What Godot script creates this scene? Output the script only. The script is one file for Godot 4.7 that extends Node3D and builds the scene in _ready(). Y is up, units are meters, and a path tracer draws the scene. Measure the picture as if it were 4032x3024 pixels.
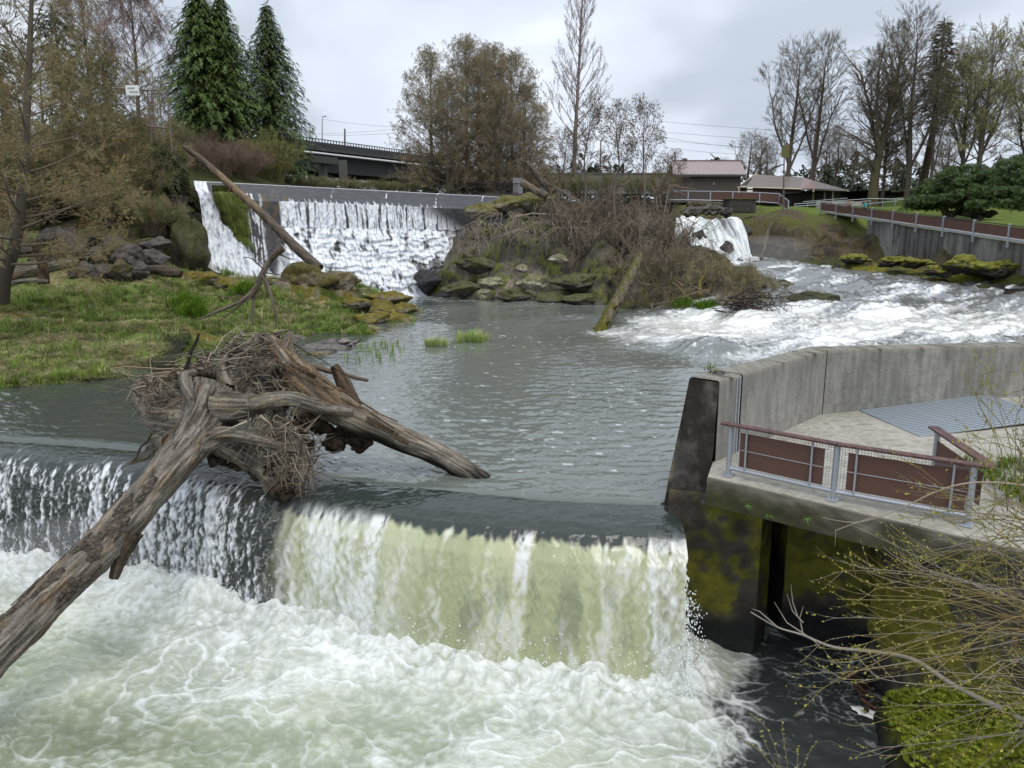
extends Node3D

# ---------------------------------------------------------------- helpers
class MB:
	var v := PackedVector3Array()
	var n := PackedVector3Array()
	var c := PackedColorArray()
	var u := PackedVector2Array()
	var i := PackedInt32Array()

	func vert(p: Vector3, nn: Vector3, cc: Color, uv := Vector2.ZERO) -> int:
		v.append(p)
		n.append(nn)
		c.append(cc)
		u.append(uv)
		return v.size() - 1

	func tri(a: int, b: int, d: int) -> void:
		i.append(a)
		i.append(b)
		i.append(d)

	func face(p: Array, cc: Color, out := Vector3.ZERO, us := 1.0) -> void:
		# a flat polygon (fan), turned towards out
		var g: Vector3 = (p[2] - p[0]).cross(p[1] - p[0]).normalized()
		var turn: bool = out != Vector3.ZERO and g.dot(out) < 0.0
		if turn:
			g = -g
		var ax := Vector3.UP if absf(g.y) < 0.8 else Vector3.RIGHT
		var e1: Vector3 = ax.cross(g).normalized()
		var e2: Vector3 = g.cross(e1)
		var s := v.size()
		for q in p:
			vert(q, g, cc, Vector2(q.dot(e1), q.dot(e2)) * us)
		for k in range(1, p.size() - 1):
			if turn:
				tri(s, s + k + 1, s + k)
			else:
				tri(s, s + k, s + k + 1)

	func box(t: Transform3D, s: Vector3, cc: Color, bev := 0.0) -> void:
		# a box of size s centred on t, with chamfered edges when bev > 0
		var h := s * 0.5
		if bev <= 0.0:
			for ax in 3:
				for sg in [-1.0, 1.0]:
					var o := Vector3.ZERO
					o[ax] = sg
					var b1 := Vector3.ZERO
					b1[(ax + 1) % 3] = h[(ax + 1) % 3]
					var b2 := Vector3.ZERO
					b2[(ax + 2) % 3] = h[(ax + 2) % 3]
					var m: Vector3 = o * h[ax]
					face([t * (m - b1 - b2), t * (m + b1 - b2), t * (m + b1 + b2), t * (m - b1 + b2)], cc, t.basis * o)
			return
		for ax in 3:
			var a1 := (ax + 1) % 3
			var a2 := (ax + 2) % 3
			for sg in [-1.0, 1.0]:
				var o := Vector3.ZERO
				o[ax] = sg
				var b1 := Vector3.ZERO
				b1[a1] = h[a1] - bev
				var b2 := Vector3.ZERO
				b2[a2] = h[a2] - bev
				var m: Vector3 = o * h[ax]
				face([t * (m - b1 - b2), t * (m + b1 - b2), t * (m + b1 + b2), t * (m - b1 + b2)], cc, t.basis * o)
				for sg2 in [-1.0, 1.0]:
					var q := Vector3.ZERO
					q[a1] = sg2
					var e1: Vector3 = o * h[ax] + q * (h[a1] - bev)
					var e2: Vector3 = o * (h[ax] - bev) + q * h[a1]
					face([t * (e1 - b2), t * (e1 + b2), t * (e2 + b2), t * (e2 - b2)], cc, t.basis * (o + q))
		for sx in [-1.0, 1.0]:
			for sy in [-1.0, 1.0]:
				for sz in [-1.0, 1.0]:
					var k := Vector3(sx, sy, sz)
					var cn := k * h
					face([t * (cn - Vector3(0, sy, sz) * bev), t * (cn - Vector3(sx, 0, sz) * bev), t * (cn - Vector3(sx, sy, 0) * bev)], cc, t.basis * k)

	func tube(p: PackedVector3Array, r: PackedFloat32Array, sides: int, c0: Color, c1: Color, cap := false) -> void:
		var m := p.size()
		var tt := (p[1] - p[0]).normalized()
		var uu := tt.cross(Vector3.UP if absf(tt.y) < 0.9 else Vector3.RIGHT).normalized()
		var s := v.size()
		var along := 0.0
		for k in m:
			if k > 0 and k < m - 1:
				tt = (p[k + 1] - p[k - 1]).normalized()
			elif k == m - 1:
				tt = (p[k] - p[k - 1]).normalized()
			if k > 0:
				along += p[k].distance_to(p[k - 1])
			uu = (uu - tt * uu.dot(tt)).normalized()
			var ww := tt.cross(uu)
			var cc := c0.lerp(c1, float(k) / (m - 1))
			for j in sides:
				var a := TAU * j / sides
				var nn := uu * cos(a) + ww * sin(a)
				v.append(p[k] + nn * r[k])
				n.append(nn)
				c.append(cc)
				u.append(Vector2(float(j) / sides, along))
		for k in m - 1:
			var b0 := s + k * sides
			for j in sides:
				var j2 := (j + 1) % sides
				i.append(b0 + j)
				i.append(b0 + sides + j)
				i.append(b0 + j2)
				i.append(b0 + j2)
				i.append(b0 + sides + j)
				i.append(b0 + sides + j2)
		if cap:
			for e in 2:
				var k: int = 0 if e == 0 else m - 1
				var nn: Vector3 = (p[0] - p[1]).normalized() if e == 0 else (p[m - 1] - p[m - 2]).normalized()
				var q := []
				for j in sides:
					q.append(v[s + k * sides + j])
				face(q, c0 if e == 0 else c1, nn)

	func stick(a: Vector3, b: Vector3, r0: float, r1: float, sides: int, c0: Color) -> void:
		tube(PackedVector3Array([a, b]), PackedFloat32Array([r0, r1]), sides, c0, c0, sides > 3)

	func mesh() -> ArrayMesh:
		var a := []
		a.resize(Mesh.ARRAY_MAX)
		a[Mesh.ARRAY_VERTEX] = v
		a[Mesh.ARRAY_NORMAL] = n
		a[Mesh.ARRAY_COLOR] = c
		a[Mesh.ARRAY_TEX_UV] = u
		a[Mesh.ARRAY_INDEX] = i
		var m := ArrayMesh.new()
		m.add_surface_from_arrays(Mesh.PRIMITIVE_TRIANGLES, a)
		return m

var rng := RandomNumberGenerator.new()
var M := {}
var T := {}
var n1 := FastNoiseLite.new()      # smooth noise
var n2 := FastNoiseLite.new()      # fractal noise
var nr := FastNoiseLite.new()      # ridged, for foam veins and bark
var nc := FastNoiseLite.new()      # cells, for rock facets
var gc := Color.WHITE              # colour of the vertex being made
var gh := false                    # whether that vertex is missing

func rf(a: float, b: float) -> float:
	return rng.randf_range(a, b)

func smooth(a: float, b: float, x: float) -> float:
	var t := clampf((x - a) / (b - a), 0.0, 1.0)
	return t * t * (3.0 - 2.0 * t)

func gray(x: float) -> Color:
	return Color(x, x, x)

func lin(r: float, g: float, b: float) -> Color:
	return Color(r / 255.0, g / 255.0, b / 255.0).srgb_to_linear()

func numbered(called: String) -> String:
	if not used.has(called):
		used[called] = 0
		return called
	used[called] += 1
	return "%s_%03d" % [called, used[called]]
var used := {}

func base(called: String, label: String, category: String, at := Vector3.ZERO, group := "") -> Node3D:
	var o := Node3D.new()
	o.name = numbered(called)
	o.position = at
	add_child(o)
	tag(o, label, category, group)
	return o

func tag(o: Node, label: String, category := "", group := "") -> Node:
	o.set_meta("label", label)
	if category != "":
		o.set_meta("category", category)
	if group != "":
		o.set_meta("group", group)
	return o

func part(called: String, mb, mat: Material, parent: Node = self) -> MeshInstance3D:
	var o := MeshInstance3D.new()
	o.name = numbered(called) if parent == self else called
	o.mesh = mb.mesh() if mb is MB else mb
	o.material_override = mat
	parent.add_child(o, true)
	return o

func struct(called: String, mb, mat: Material, label := "") -> MeshInstance3D:
	var o := part(called, mb, mat)
	o.set_meta("kind", "structure")
	if label != "":
		o.set_meta("label", label)
	return o

func stuff(o: Node) -> Node:
	o.set_meta("kind", "stuff")
	return o

func many(called: String, mesh: Mesh, mat: Material, where: Array, tint: Array, parent: Node = self) -> MultiMeshInstance3D:
	var mm := MultiMesh.new()
	mm.transform_format = MultiMesh.TRANSFORM_3D
	mm.use_colors = not tint.is_empty()
	mm.mesh = mesh
	mm.instance_count = where.size()
	for k in where.size():
		mm.set_instance_transform(k, where[k])
		if not tint.is_empty():
			mm.set_instance_color(k, tint[k])
	var o := MultiMeshInstance3D.new()
	o.name = numbered(called) if parent == self else called
	o.multimesh = mm
	o.material_override = mat
	parent.add_child(o, true)
	o.set_meta("kind", "stuff")
	return o

func copy(o: Node, at: Vector3, turn: float, size: Vector3, label: String) -> Node3D:
	var d: Node3D = o.duplicate()
	var stem: String = o.name
	if stem.length() > 4 and stem[stem.length() - 4] == "_" and stem.right(3).is_valid_int():
		stem = stem.left(stem.length() - 4)
	d.name = numbered(stem)
	add_child(d)
	d.transform = Transform3D(Basis(Vector3.UP, turn).scaled_local(size), at)
	d.set_meta("label", label)
	return d

# a surface over u in 0..nu, v in 0..nv; f(i, j) gives the place and sets gc and gh
func surf(nu: int, nv: int, f: Callable, flip := false, uvs := Vector2.ONE) -> MB:
	var mb := MB.new()
	var w := nu + 1
	var hole := PackedByteArray()
	hole.resize(w * (nv + 1))
	for j in nv + 1:
		for i in w:
			gh = false
			mb.v.append(f.call(i, j))
			mb.c.append(gc)
			mb.u.append(Vector2(float(i) / nu, float(j) / nv) * uvs)
			hole[j * w + i] = 1 if gh else 0
	mb.n.resize(mb.v.size())
	for j in nv + 1:
		for i in w:
			var du: Vector3 = mb.v[j * w + mini(i + 1, nu)] - mb.v[j * w + maxi(i - 1, 0)]
			var dv: Vector3 = mb.v[mini(j + 1, nv) * w + i] - mb.v[maxi(j - 1, 0) * w + i]
			var g := dv.cross(du).normalized()
			mb.n[j * w + i] = -g if flip else g
	for j in nv:
		for i in nu:
			var a := j * w + i
			if hole[a] + hole[a + 1] + hole[a + w] + hole[a + w + 1] > 0:
				continue
			if flip:
				mb.i.append_array(PackedInt32Array([a, a + w, a + 1, a + 1, a + w, a + w + 1]))
			else:
				mb.i.append_array(PackedInt32Array([a, a + 1, a + w, a + 1, a + w + 1, a + w]))
	return mb

# height from scattered points (inverse distance)
func idw(k: PackedVector3Array, x: float, z: float) -> float:
	var s := 0.0
	var h := 0.0
	for p in k:
		var dx := p.x - x
		var dz := p.z - z
		var q := dx * dx + dz * dz + 0.4
		var w := 1.0 / (q * sqrt(q))
		s += w
		h += w * p.y
	return h / s

func spline(k: PackedVector3Array, m: int) -> PackedVector3Array:
	# m + 1 points on a Catmull-Rom curve through k
	var out := PackedVector3Array()
	var last := k.size() - 1
	for a in m + 1:
		var t := float(a) / m * last
		var s := mini(int(t), last - 1)
		out.append(k[s].cubic_interpolate(k[s + 1], k[maxi(s - 1, 0)], k[mini(s + 2, last)], t - s))
	return out

func ramp(k: PackedFloat32Array, t: float) -> float:
	# piecewise linear over 0..1
	var x := clampf(t, 0.0, 1.0) * (k.size() - 1)
	var s := mini(int(x), k.size() - 2)
	return lerpf(k[s], k[s + 1], x - s)

# a log: a tube with grooves, knots and coloured wood; look(a, t, groove) sets gc
func log_mesh(path: PackedVector3Array, radii: PackedFloat32Array, seg: int, sides: int, rough: float, look: Callable, seed_: float, twist := 0.0) -> MB:
	var p := spline(path, seg)
	var mb := MB.new()
	var tt := (p[1] - p[0]).normalized()
	var uu := tt.cross(Vector3.UP if absf(tt.y) < 0.9 else Vector3.RIGHT).normalized()
	var w := sides + 1
	var along := 0.0
	for k in seg + 1:
		tt = (p[mini(k + 1, seg)] - p[maxi(k - 1, 0)]).normalized()
		if k > 0:
			along += p[k].distance_to(p[k - 1])
		uu = (uu - tt * uu.dot(tt)).normalized()
		var ww := tt.cross(uu)
		var r := ramp(radii, float(k) / seg)
		for j in w:
			var a := TAU * j / sides
			var ca := cos(a)
			var sa := sin(a)
			var g := nr.get_noise_3d(ca * 9.0 + seed_, sa * 9.0 + twist * along, along * 1.6 + seed_)
			var b := n2.get_noise_3d(ca * 3.0, sa * 3.0 + seed_, along * 2.0)
			var rr := r * (1.0 + rough * (0.40 * g + 1.2 * b))
			mb.v.append(p[k] + (uu * ca + ww * sa) * rr)
			look.call(uu * ca + ww * sa, float(k) / seg, g, b)
			mb.c.append(gc)
			mb.u.append(Vector2(float(j) / sides * ceilf(maxf(1.0, r * 4.0)), along * 0.7))
	mb.n.resize(mb.v.size())
	for k in seg + 1:
		for j in w:
			var du: Vector3 = mb.v[k * w + (j + 1 if j < sides else 1)] - mb.v[k * w + (j - 1 if j > 0 else sides - 1)]
			var dv: Vector3 = mb.v[mini(k + 1, seg) * w + j] - mb.v[maxi(k - 1, 0) * w + j]
			mb.n[k * w + j] = du.cross(dv).normalized()
	for k in seg:
		for j in sides:
			var a := k * w + j
			mb.i.append_array(PackedInt32Array([a, a + w, a + 1, a + 1, a + w, a + w + 1]))
	for e in 2:  # broken ends
		var k: int = 0 if e == 0 else seg
		var out: Vector3 = (p[0] - p[1]).normalized() if e == 0 else (p[seg] - p[seg - 1]).normalized()
		var r := ramp(radii, float(k) / seg)
		gc = lin(150, 125, 95)
		var mid := mb.vert(p[k] - out * r * 0.3, out, lin(95, 75, 55))
		var s := mb.v.size()
		for j in w:
			mb.vert(mb.v[k * w + j] + out * rf(-0.1, 0.15) * r, out, gc)
		for j in sides:
			if e == 0:
				mb.tri(mid, s + j, s + j + 1)
			else:
				mb.tri(mid, s + j + 1, s + j)
	return mb

func place_in_row(rows: Array, k: int) -> String:
	# which one of a row this is, counted from the left
	var before := 0
	for q in rows:
		if q[0] < rows[k][0]:
			before += 1
	if before == rows.size() - 1:
		return "rightmost"
	return ["leftmost", "second from the left", "third from the left", "fourth from the left", "fifth from the left", "sixth from the left", "seventh from the left", "eighth from the left", "ninth from the left", "tenth from the left", "eleventh from the left", "twelfth from the left", "thirteenth from the left", "fourteenth from the left", "fifteenth from the left", "sixteenth from the left"][before]

func crooked(a: Vector3, b: Vector3, m: int, wob: float) -> PackedVector3Array:
	var out := PackedVector3Array()
	var l := a.distance_to(b)
	for k in m + 1:
		var t := float(k) / m
		var q := a.lerp(b, t)
		if k > 0 and k < m:
			q += Vector3(rf(-1, 1), rf(-1, 1), rf(-1, 1)) * wob * l
		out.append(q)
	return out

func taper(m: int, r0: float, r1: float) -> PackedFloat32Array:
	var out := PackedFloat32Array()
	for k in m + 1:
		out.append(lerpf(r0, r1, float(k) / m))
	return out

func _ready() -> void:
	# ---- camera, sky, sun, exposure
	var cam := Camera3D.new()
	cam.name = "camera"
	cam.position = Vector3(0, 9.1, 0)
	cam.rotation_degrees = Vector3(-11.5, 0, 0)
	cam.fov = 54.0
	cam.near = 0.1
	cam.far = 4000.0
	add_child(cam)
	cam.current = true
	var env := Environment.new()
	env.background_mode = Environment.BG_SKY
	env.tonemap_mode = Environment.TONE_MAPPER_LINEAR
	env.tonemap_exposure = 1.36
	env.volumetric_fog_enabled = true
	env.volumetric_fog_density = 0.0
	env.sdfgi_enabled = true
	env.ssao_enabled = true
	env.ssil_enabled = true
	var sky := Sky.new()
	var pano := PanoramaSkyMaterial.new()
	pano.panorama = overcast()
	sky.sky_material = pano
	env.sky = sky
	var we := WorldEnvironment.new()
	we.name = "world_environment"
	we.environment = env
	add_child(we)
	var sun := DirectionalLight3D.new()
	sun.name = "sun"
	sun.light_energy = 0.5
	sun.light_color = Color(1.0, 0.97, 0.93)
	sun.light_angular_distance = 40.0
	sun.shadow_enabled = true
	sun.rotation_degrees = Vector3(-62, 25, 0)
	add_child(sun)
	rng.seed = 4711
	noises()
	materials()
	river()
	lower_falls()
	left_bank()
	island()
	upper_falls()
	right_side()
	plateau()
	fishway()
	big_driftwood()
	logs_and_rocks()
	park()
	bridge_and_far()
	trees()
	near_shrubs()
	grass()

func overcast() -> ImageTexture:
	var a := FastNoiseLite.new()
	a.seed = 12
	a.frequency = 0.9
	a.fractal_octaves = 5
	a.fractal_gain = 0.5
	var w := 768
	var h := 384
	var im := Image.create(w, h, false, Image.FORMAT_RGBAF)
	var dark := lin(170, 179, 192)
	var mid := lin(194, 202, 214)
	var pale := lin(214, 220, 229)
	for y in h:
		var el := (0.5 - (y + 0.5) / h) * PI
		for x in w:
			var az := (x + 0.5) / w * TAU
			if el < -0.1:
				im.set_pixel(x, y, Color(0.2, 0.21, 0.2))
				continue
			var d := Vector3(sin(az) * cos(el), sin(maxf(el, 0.0)), cos(az) * cos(el))
			var k := 1.0 / (d.y + 0.28)
			var q := a.get_noise_3d(d.x * k * 0.85, d.z * k * 0.85, 3.0) + 0.35 * a.get_noise_3d(d.x * 4.0, d.y * 9.0, d.z * 4.0)
			var t := clampf(0.5 + q * 1.15, 0.0, 1.0)
			var c := dark.lerp(mid, smooth(0.05, 0.5, t)).lerp(pale, smooth(0.5, 0.95, t))
			c = c * (1.0 + 0.45 * maxf(d.y, 0.0))
			c.a = 1.0
			im.set_pixel(x, y, c)
	return ImageTexture.create_from_image(im)

func noises() -> void:
	n1.seed = 3
	n1.frequency = 1.0
	n1.fractal_type = FastNoiseLite.FRACTAL_NONE
	n2.seed = 5
	n2.frequency = 0.5
	n2.fractal_octaves = 4
	nr.seed = 9
	nr.frequency = 0.5
	nr.fractal_type = FastNoiseLite.FRACTAL_RIDGED
	nr.fractal_octaves = 3
	nc.seed = 21
	nc.noise_type = FastNoiseLite.TYPE_CELLULAR
	nc.frequency = 0.5
	nc.cellular_return_type = FastNoiseLite.RETURN_DISTANCE2_SUB
	nc.fractal_type = FastNoiseLite.FRACTAL_NONE

# ---- computed textures
func noise_image(size: int, freq: float, kind: int, seed_: int, octaves := 5) -> Image:
	var f := FastNoiseLite.new()
	f.seed = seed_
	f.frequency = freq
	f.noise_type = FastNoiseLite.TYPE_SIMPLEX_SMOOTH
	f.fractal_type = kind
	f.fractal_octaves = octaves
	return f.get_seamless_image(size, size)

func grey_texture(im: Image, lo: float, hi: float) -> ImageTexture:
	var d := im.get_data()
	var out := PackedByteArray()
	out.resize(d.size())
	for k in d.size():
		out[k] = int(255.0 * lerpf(lo, hi, d[k] / 255.0))
	return ImageTexture.create_from_image(Image.create_from_data(im.get_width(), im.get_height(), false, Image.FORMAT_L8, out))

func normal_texture(im: Image, scale: float) -> ImageTexture:
	var q: Image = im.duplicate()
	q.convert(Image.FORMAT_RGBA8)
	q.bump_map_to_normal_map(scale)
	return ImageTexture.create_from_image(q)

func streaked(size: int, freq: float, seed_: int, squeeze: int) -> Image:
	# noise drawn out along v: wood grain, runs of damp on concrete
	var im := noise_image(size, freq, FastNoiseLite.FRACTAL_FBM, seed_)
	var q: Image = im.get_region(Rect2i(0, 0, size, size / squeeze))
	q.resize(size, size, Image.INTERPOLATE_CUBIC)
	var f := noise_image(size, freq * 2.0, FastNoiseLite.FRACTAL_FBM, seed_ + 1)
	var a := q.get_data()
	var b := f.get_data()
	for k in a.size():
		a[k] = (a[k] * 3 + b[k]) / 4
	return Image.create_from_data(size, size, false, Image.FORMAT_L8, a)

func mat(color: Color, rough: float, vc := false, spec := 0.5) -> StandardMaterial3D:
	var m := StandardMaterial3D.new()
	m.albedo_color = color
	m.roughness = rough
	m.metallic_specular = spec
	m.vertex_color_use_as_albedo = vc
	return m

func planar(m: StandardMaterial3D, albedo, normal, scale: float, depth := 1.0, world := true) -> StandardMaterial3D:
	m.uv1_triplanar = true
	m.uv1_world_triplanar = world
	m.uv1_scale = Vector3.ONE * scale
	if albedo:
		m.albedo_texture = albedo
	if normal:
		m.normal_enabled = true
		m.normal_texture = normal
		m.normal_scale = depth
	return m

func materials() -> void:
	var fine := noise_image(512, 0.012, FastNoiseLite.FRACTAL_FBM, 31)
	var ridged := noise_image(512, 0.008, FastNoiseLite.FRACTAL_RIDGED, 32)
	var grain := streaked(512, 0.02, 33, 8)
	var runs := streaked(512, 0.02, 37, 6)
	var ripple := noise_image(512, 0.011, FastNoiseLite.FRACTAL_FBM, 35, 3)
	T.fine = grey_texture(fine, 0.55, 1.0)
	T.fine_n = normal_texture(fine, 6.0)
	T.ridged = grey_texture(ridged, 0.3, 1.0)
	T.ridged_n = normal_texture(ridged, 5.0)
	T.grain = grey_texture(grain, 0.25, 1.0)
	T.grain_n = normal_texture(grain, 6.0)
	T.runs = grey_texture(runs, 0.68, 1.0)
	T.soft = grey_texture(fine, 0.82, 1.0)
	T.ripple_n = normal_texture(ripple, 5.0)
	M.rock = planar(mat(Color.WHITE, 0.85, true), T.fine, T.ridged_n, 0.35, 1.0)
	M.ground = planar(mat(Color.WHITE, 0.95, true, 0.3), T.fine, T.fine_n, 0.6, 1.0)
	M.lawn = planar(mat(Color.WHITE, 1.0, true, 0.2), T.fine, T.fine_n, 0.9, 0.8)
	M.pool = planar(mat(Color.WHITE, 0.07, true), null, T.ripple_n, 0.3, 0.32)
	M.pool.uv1_scale = Vector3(0.22, 0.3, 0.42)
	M.foam = planar(mat(Color.WHITE, 0.55, true), null, T.fine_n, 0.8, 0.14)
	M.fall = planar(mat(Color.WHITE, 0.16, true), null, T.ripple_n, 0.6, 0.25)
	M.white_water = mat(Color.WHITE, 0.5, true)
	M.wood = mat(Color.WHITE, 0.85, true, 0.3)
	M.wood.albedo_texture = T.grain
	M.wood.normal_enabled = true
	M.wood.normal_texture = T.grain_n
	M.wood.normal_scale = 1.0
	M.twig = mat(Color.WHITE, 0.85, true, 0.3)
	M.leaf = mat(Color.WHITE, 0.6, true, 0.4)
	M.leaf.backlight_enabled = true
	M.leaf.backlight = Color(0.25, 0.25, 0.2)
	M.grass = mat(Color.WHITE, 0.7, true, 0.3)
	M.grass.backlight_enabled = true
	M.grass.backlight = Color(0.8, 0.8, 0.6)
	M.concrete = planar(mat(Color.WHITE, 0.9, true, 0.4), T.runs, T.fine_n, 0.45, 0.6)
	M.deck = planar(mat(Color.WHITE, 0.92, true, 0.4), T.soft, T.fine_n, 0.7, 0.35)
	M.steel = mat(lin(168, 173, 180).linear_to_srgb(), 0.42)
	M.steel.metallic = 0.6
	M.panel = mat(Color(0.345, 0.24, 0.205), 0.7)
	M.rail_wood = planar(mat(Color(0.52, 0.37, 0.35), 0.7), T.grain, null, 1.2)
	M.plain = mat(Color.WHITE, 0.7, true)
	M.gloss = mat(Color.WHITE, 0.3, true)

# ---------------------------------------------------------------- water
var crest := PackedVector3Array()
var river_k := PackedVector3Array([
	Vector3(-18.72,3.1,-26.9), Vector3(-14.88,3.1,-29.44), Vector3(-11.17,3.1,-21.81), Vector3(-14.99,3.1,-21.3), Vector3(-8.24,3.1,-32.49), Vector3(-2.51,3.1,-19.05), Vector3(2.37,3.1,-19.05), Vector3(-5.22,3.1,-40.86), Vector3(-3.57,3.1,-54.76), Vector3(-6.09,3.1,-68.11), Vector3(4.53,3.1,-44.66), Vector3(6.92,3.1,-58.02),
	Vector3(3.38,3.1,-27.7), Vector3(7.05,3.12,-36.1), Vector3(10.89,3.2,-47.19), Vector3(10.41,3.67,-37), Vector3(14.2,3.32,-43), Vector3(16.83,3.78,-46), Vector3(18.62,4.36,-52), Vector3(20.96,4.51,-54), Vector3(22.32,4.45,-51), Vector3(20.68,4.95,-57), Vector3(23.15,5.69,-70), Vector3(24,6.28,-77),
	Vector3(29.03,5.46,-60), Vector3(39.14,5.23,-58), Vector3(31.99,3.95,-47), Vector3(23.71,3.86,-43), Vector3(24.34,4.54,-50), Vector3(25.37,3.67,-37), Vector3(18.22,3.62,-37), Vector3(26.24,5.89,-66), Vector3(10.89,3.12,-35.42), Vector3(5.99,3.1,-27.7), Vector3(4.32,3.1,-19.05), Vector3(2.88,3.1,-16.27), Vector3(36.56,4.85,-50), Vector3(28.53,3.67,-37)])

func lip_d(x: float) -> float:
	# how far the lower crest lies in front of the viewer
	for k in crest.size() - 1:
		if x <= crest[k + 1].x or k == crest.size() - 2:
			return -lerpf(crest[k].z, crest[k + 1].z, clampf((x - crest[k].x) / (crest[k + 1].x - crest[k].x), -0.5, 1.5))
	return 15.0

func foamy(x: float, z: float, f: float, s := 0.0) -> float:
	# lacy veins of foam, 0..1
	var wx := x + 0.9 * n2.get_noise_3d(x * 0.7 * f, z * 0.7 * f, 11.0 + s)
	var wz := z + 0.9 * n2.get_noise_3d(x * 0.7 * f, z * 0.7 * f, 27.0 + s)
	var a := 1.0 - absf(n1.get_noise_3d(wx * 0.55 * f, wz * 0.75 * f, s)) * 2.2
	var b := 1.0 - absf(n1.get_noise_3d(wx * 1.3 * f, wz * 1.7 * f, 5.0 + s)) * 2.0
	return clampf(0.55 * a + 0.35 * b + 0.45 * n2.get_noise_3d(x * f * 1.8, z * f * 1.8, 40.0 + s), 0.0, 1.0)

func river() -> void:
	crest = PackedVector3Array([Vector3(-21.65,3,-21.16), Vector3(-16.37,3.05,-20.42), Vector3(-12.68,3.05,-19.71), Vector3(-10.04,3.05,-18.97), Vector3(-7.45,3.05,-17.63), Vector3(-5,3.05,-16.59), Vector3(-2.09,3.05,-15.59), Vector3(0.91,3.05,-14.8), Vector3(3.07,3.05,-14.51), Vector3(3.91,3.05,-14.46)])
	var deep := Color(0.052, 0.063, 0.057)
	var mid := Color(0.132, 0.148, 0.135)
	var white := Color(0.74, 0.77, 0.79)
	var cream := Color(0.66, 0.655, 0.60)
	var nu := 560
	var nv := 330
	var f := func(i: int, j: int) -> Vector3:
		var d := 14.2 * pow(92.0 / 14.2, float(j) / nv)
		var x := lerpf(-0.82, 0.80, float(i) / nu) * d
		var lip := lip_d(x)
		gh = d < lip + 0.7 or (x > 3.4 and d < 16.15) or (x > 4.0 and d < 15.9 + (x - 4.2) * 1.02) or (x > 8.5 and d < 20.3 + (x - 8.5) * 0.15)
		if gh:
			gc = deep
			return Vector3(x, 2.4, -d)
		var y := idw(river_k, x, -d)
		var wild := smooth(3.12, 3.6, y)
		var calm := 0.5 + 0.5 * smooth(0.5, 3.0, d - lip)
		# the churned apron where the rapids run out into the pool
		var tx := x - 8.0
		var apron := smooth(13.0, 3.0, absf(d - 45.0 + 0.15 * tx)) * smooth(2.0, 9.5, x + 3.0 * n2.get_noise_2d(x * 0.4, d * 0.4)) * smooth(30.0, 42.0, d + 2.0 * n2.get_noise_2d(x * 0.5, d * 0.3))
		apron = maxf(apron, smooth(30.0, 38.0, d) * smooth(0.16, 0.3, x / d) * smooth(50.0, 43.0, d + 0.1 * x + 4.0 * n2.get_noise_2d(x * 0.2, d * 0.2)) * 0.75)
		var rough := maxf(wild, apron)
		var s := 0.017 * calm * (n1.get_noise_2d(x * 0.7 + 20.0, d * 1.9) + 0.7 * n1.get_noise_2d(x * 1.7, d * 4.2 + 9.0) + 0.55 * n1.get_noise_2d(x * 4.0, d * 7.5))
		if rough > 0.01:
			var big := n2.get_noise_2d((x * 0.8 + d * 0.6) * 0.35, (d * 0.8 - x * 0.6) * 0.7)
			s += wild * 0.36 * big + rough * 0.075 * n2.get_noise_2d((x * 0.8 + d * 0.6) * 1.2, (d * 0.8 - x * 0.6) * 2.6) + rough * 0.03 * n2.get_noise_2d(x * 7.0, d * 7.0)
		var fm := 0.0
		if rough > 0.02:
			# the flow runs from the upper right down to the left
			var fx := x * 0.80 + d * 0.60
			var fz := d * 0.80 - x * 0.60
			var big := n2.get_noise_2d(fx * 0.14 + 70.0, fz * 0.5)
			var streak := n2.get_noise_2d(fx * 0.35, fz * 2.4 + 20.0)
			var fine := n2.get_noise_2d(x * 4.0, d * 5.0)
			var w1 := 1.0 - absf(n1.get_noise_2d(fx * 0.9 + streak, fz * 1.6)) * 3.0
			var w2 := 1.0 - absf(n1.get_noise_2d(x * 2.2 + streak, d * 2.8 + 31.0)) * 2.6
			var web := clampf(0.6 * smooth(0.2, 0.95, w1) + 0.45 * smooth(0.2, 0.95, w2), 0.0, 1.0)
			fm = smooth(0.30, 1.0, 0.95 * apron + web * 0.55 * rough + wild * (1.7 * big + 1.0 * streak - 0.28 + 0.6 * smooth(66.0, 74.0, d)) * (1.0 - 0.6 * apron) + 0.35 * fine)
			fm *= smooth(0.0, 0.3, rough)
		# stray flecks on the pool
		var fl := n2.get_noise_2d(x * 2.2 + 7.0, d * 4.4)
		fm = maxf(fm, smooth(0.55, 0.66, fl + 0.30 * n2.get_noise_2d(x * 0.3, d * 0.2 + 55.0)) * 0.55 * smooth(1.0, 3.5, d - lip) * smooth(-9.0, -3.0, x))
		# foot of the falls
		fm = maxf(fm, smooth(62.0, 70.0, d) * smooth(2.0, -4.0, x) * smooth(0.3, 0.7, foamy(x, d, 1.0)))
		var water := mid.lerp(deep, smooth(-4.0, -10.0, x)).lerp(deep, smooth(2.5, 0.7, d - lip) * 0.8)
		water = water.lerp(Color(0.155, 0.165, 0.165), wild * 0.75)
		gc = water.lerp(white.lerp(cream, clampf(apron - 0.4 + 0.5 * n2.get_noise_2d(x * 0.6, d * 0.4), 0.0, 1.0)), fm)
		var sink := smooth(1.75, 0.8, d - lip) * 0.35
		return Vector3(x, y + s + fm * 0.05 * rough - sink, -d)
	struct("river_water", surf(nu, nv, f, true), M.pool, "dark rippled pool and white rapids of the river above the lower falls")

	# the boiling basin below
	var pale := Color(0.325, 0.355, 0.25)
	var murk := Color(0.195, 0.225, 0.14)
	var foam := Color(0.66, 0.69, 0.69)
	var black := Color(0.022, 0.027, 0.026)
	nu = 760
	nv = 460
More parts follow.
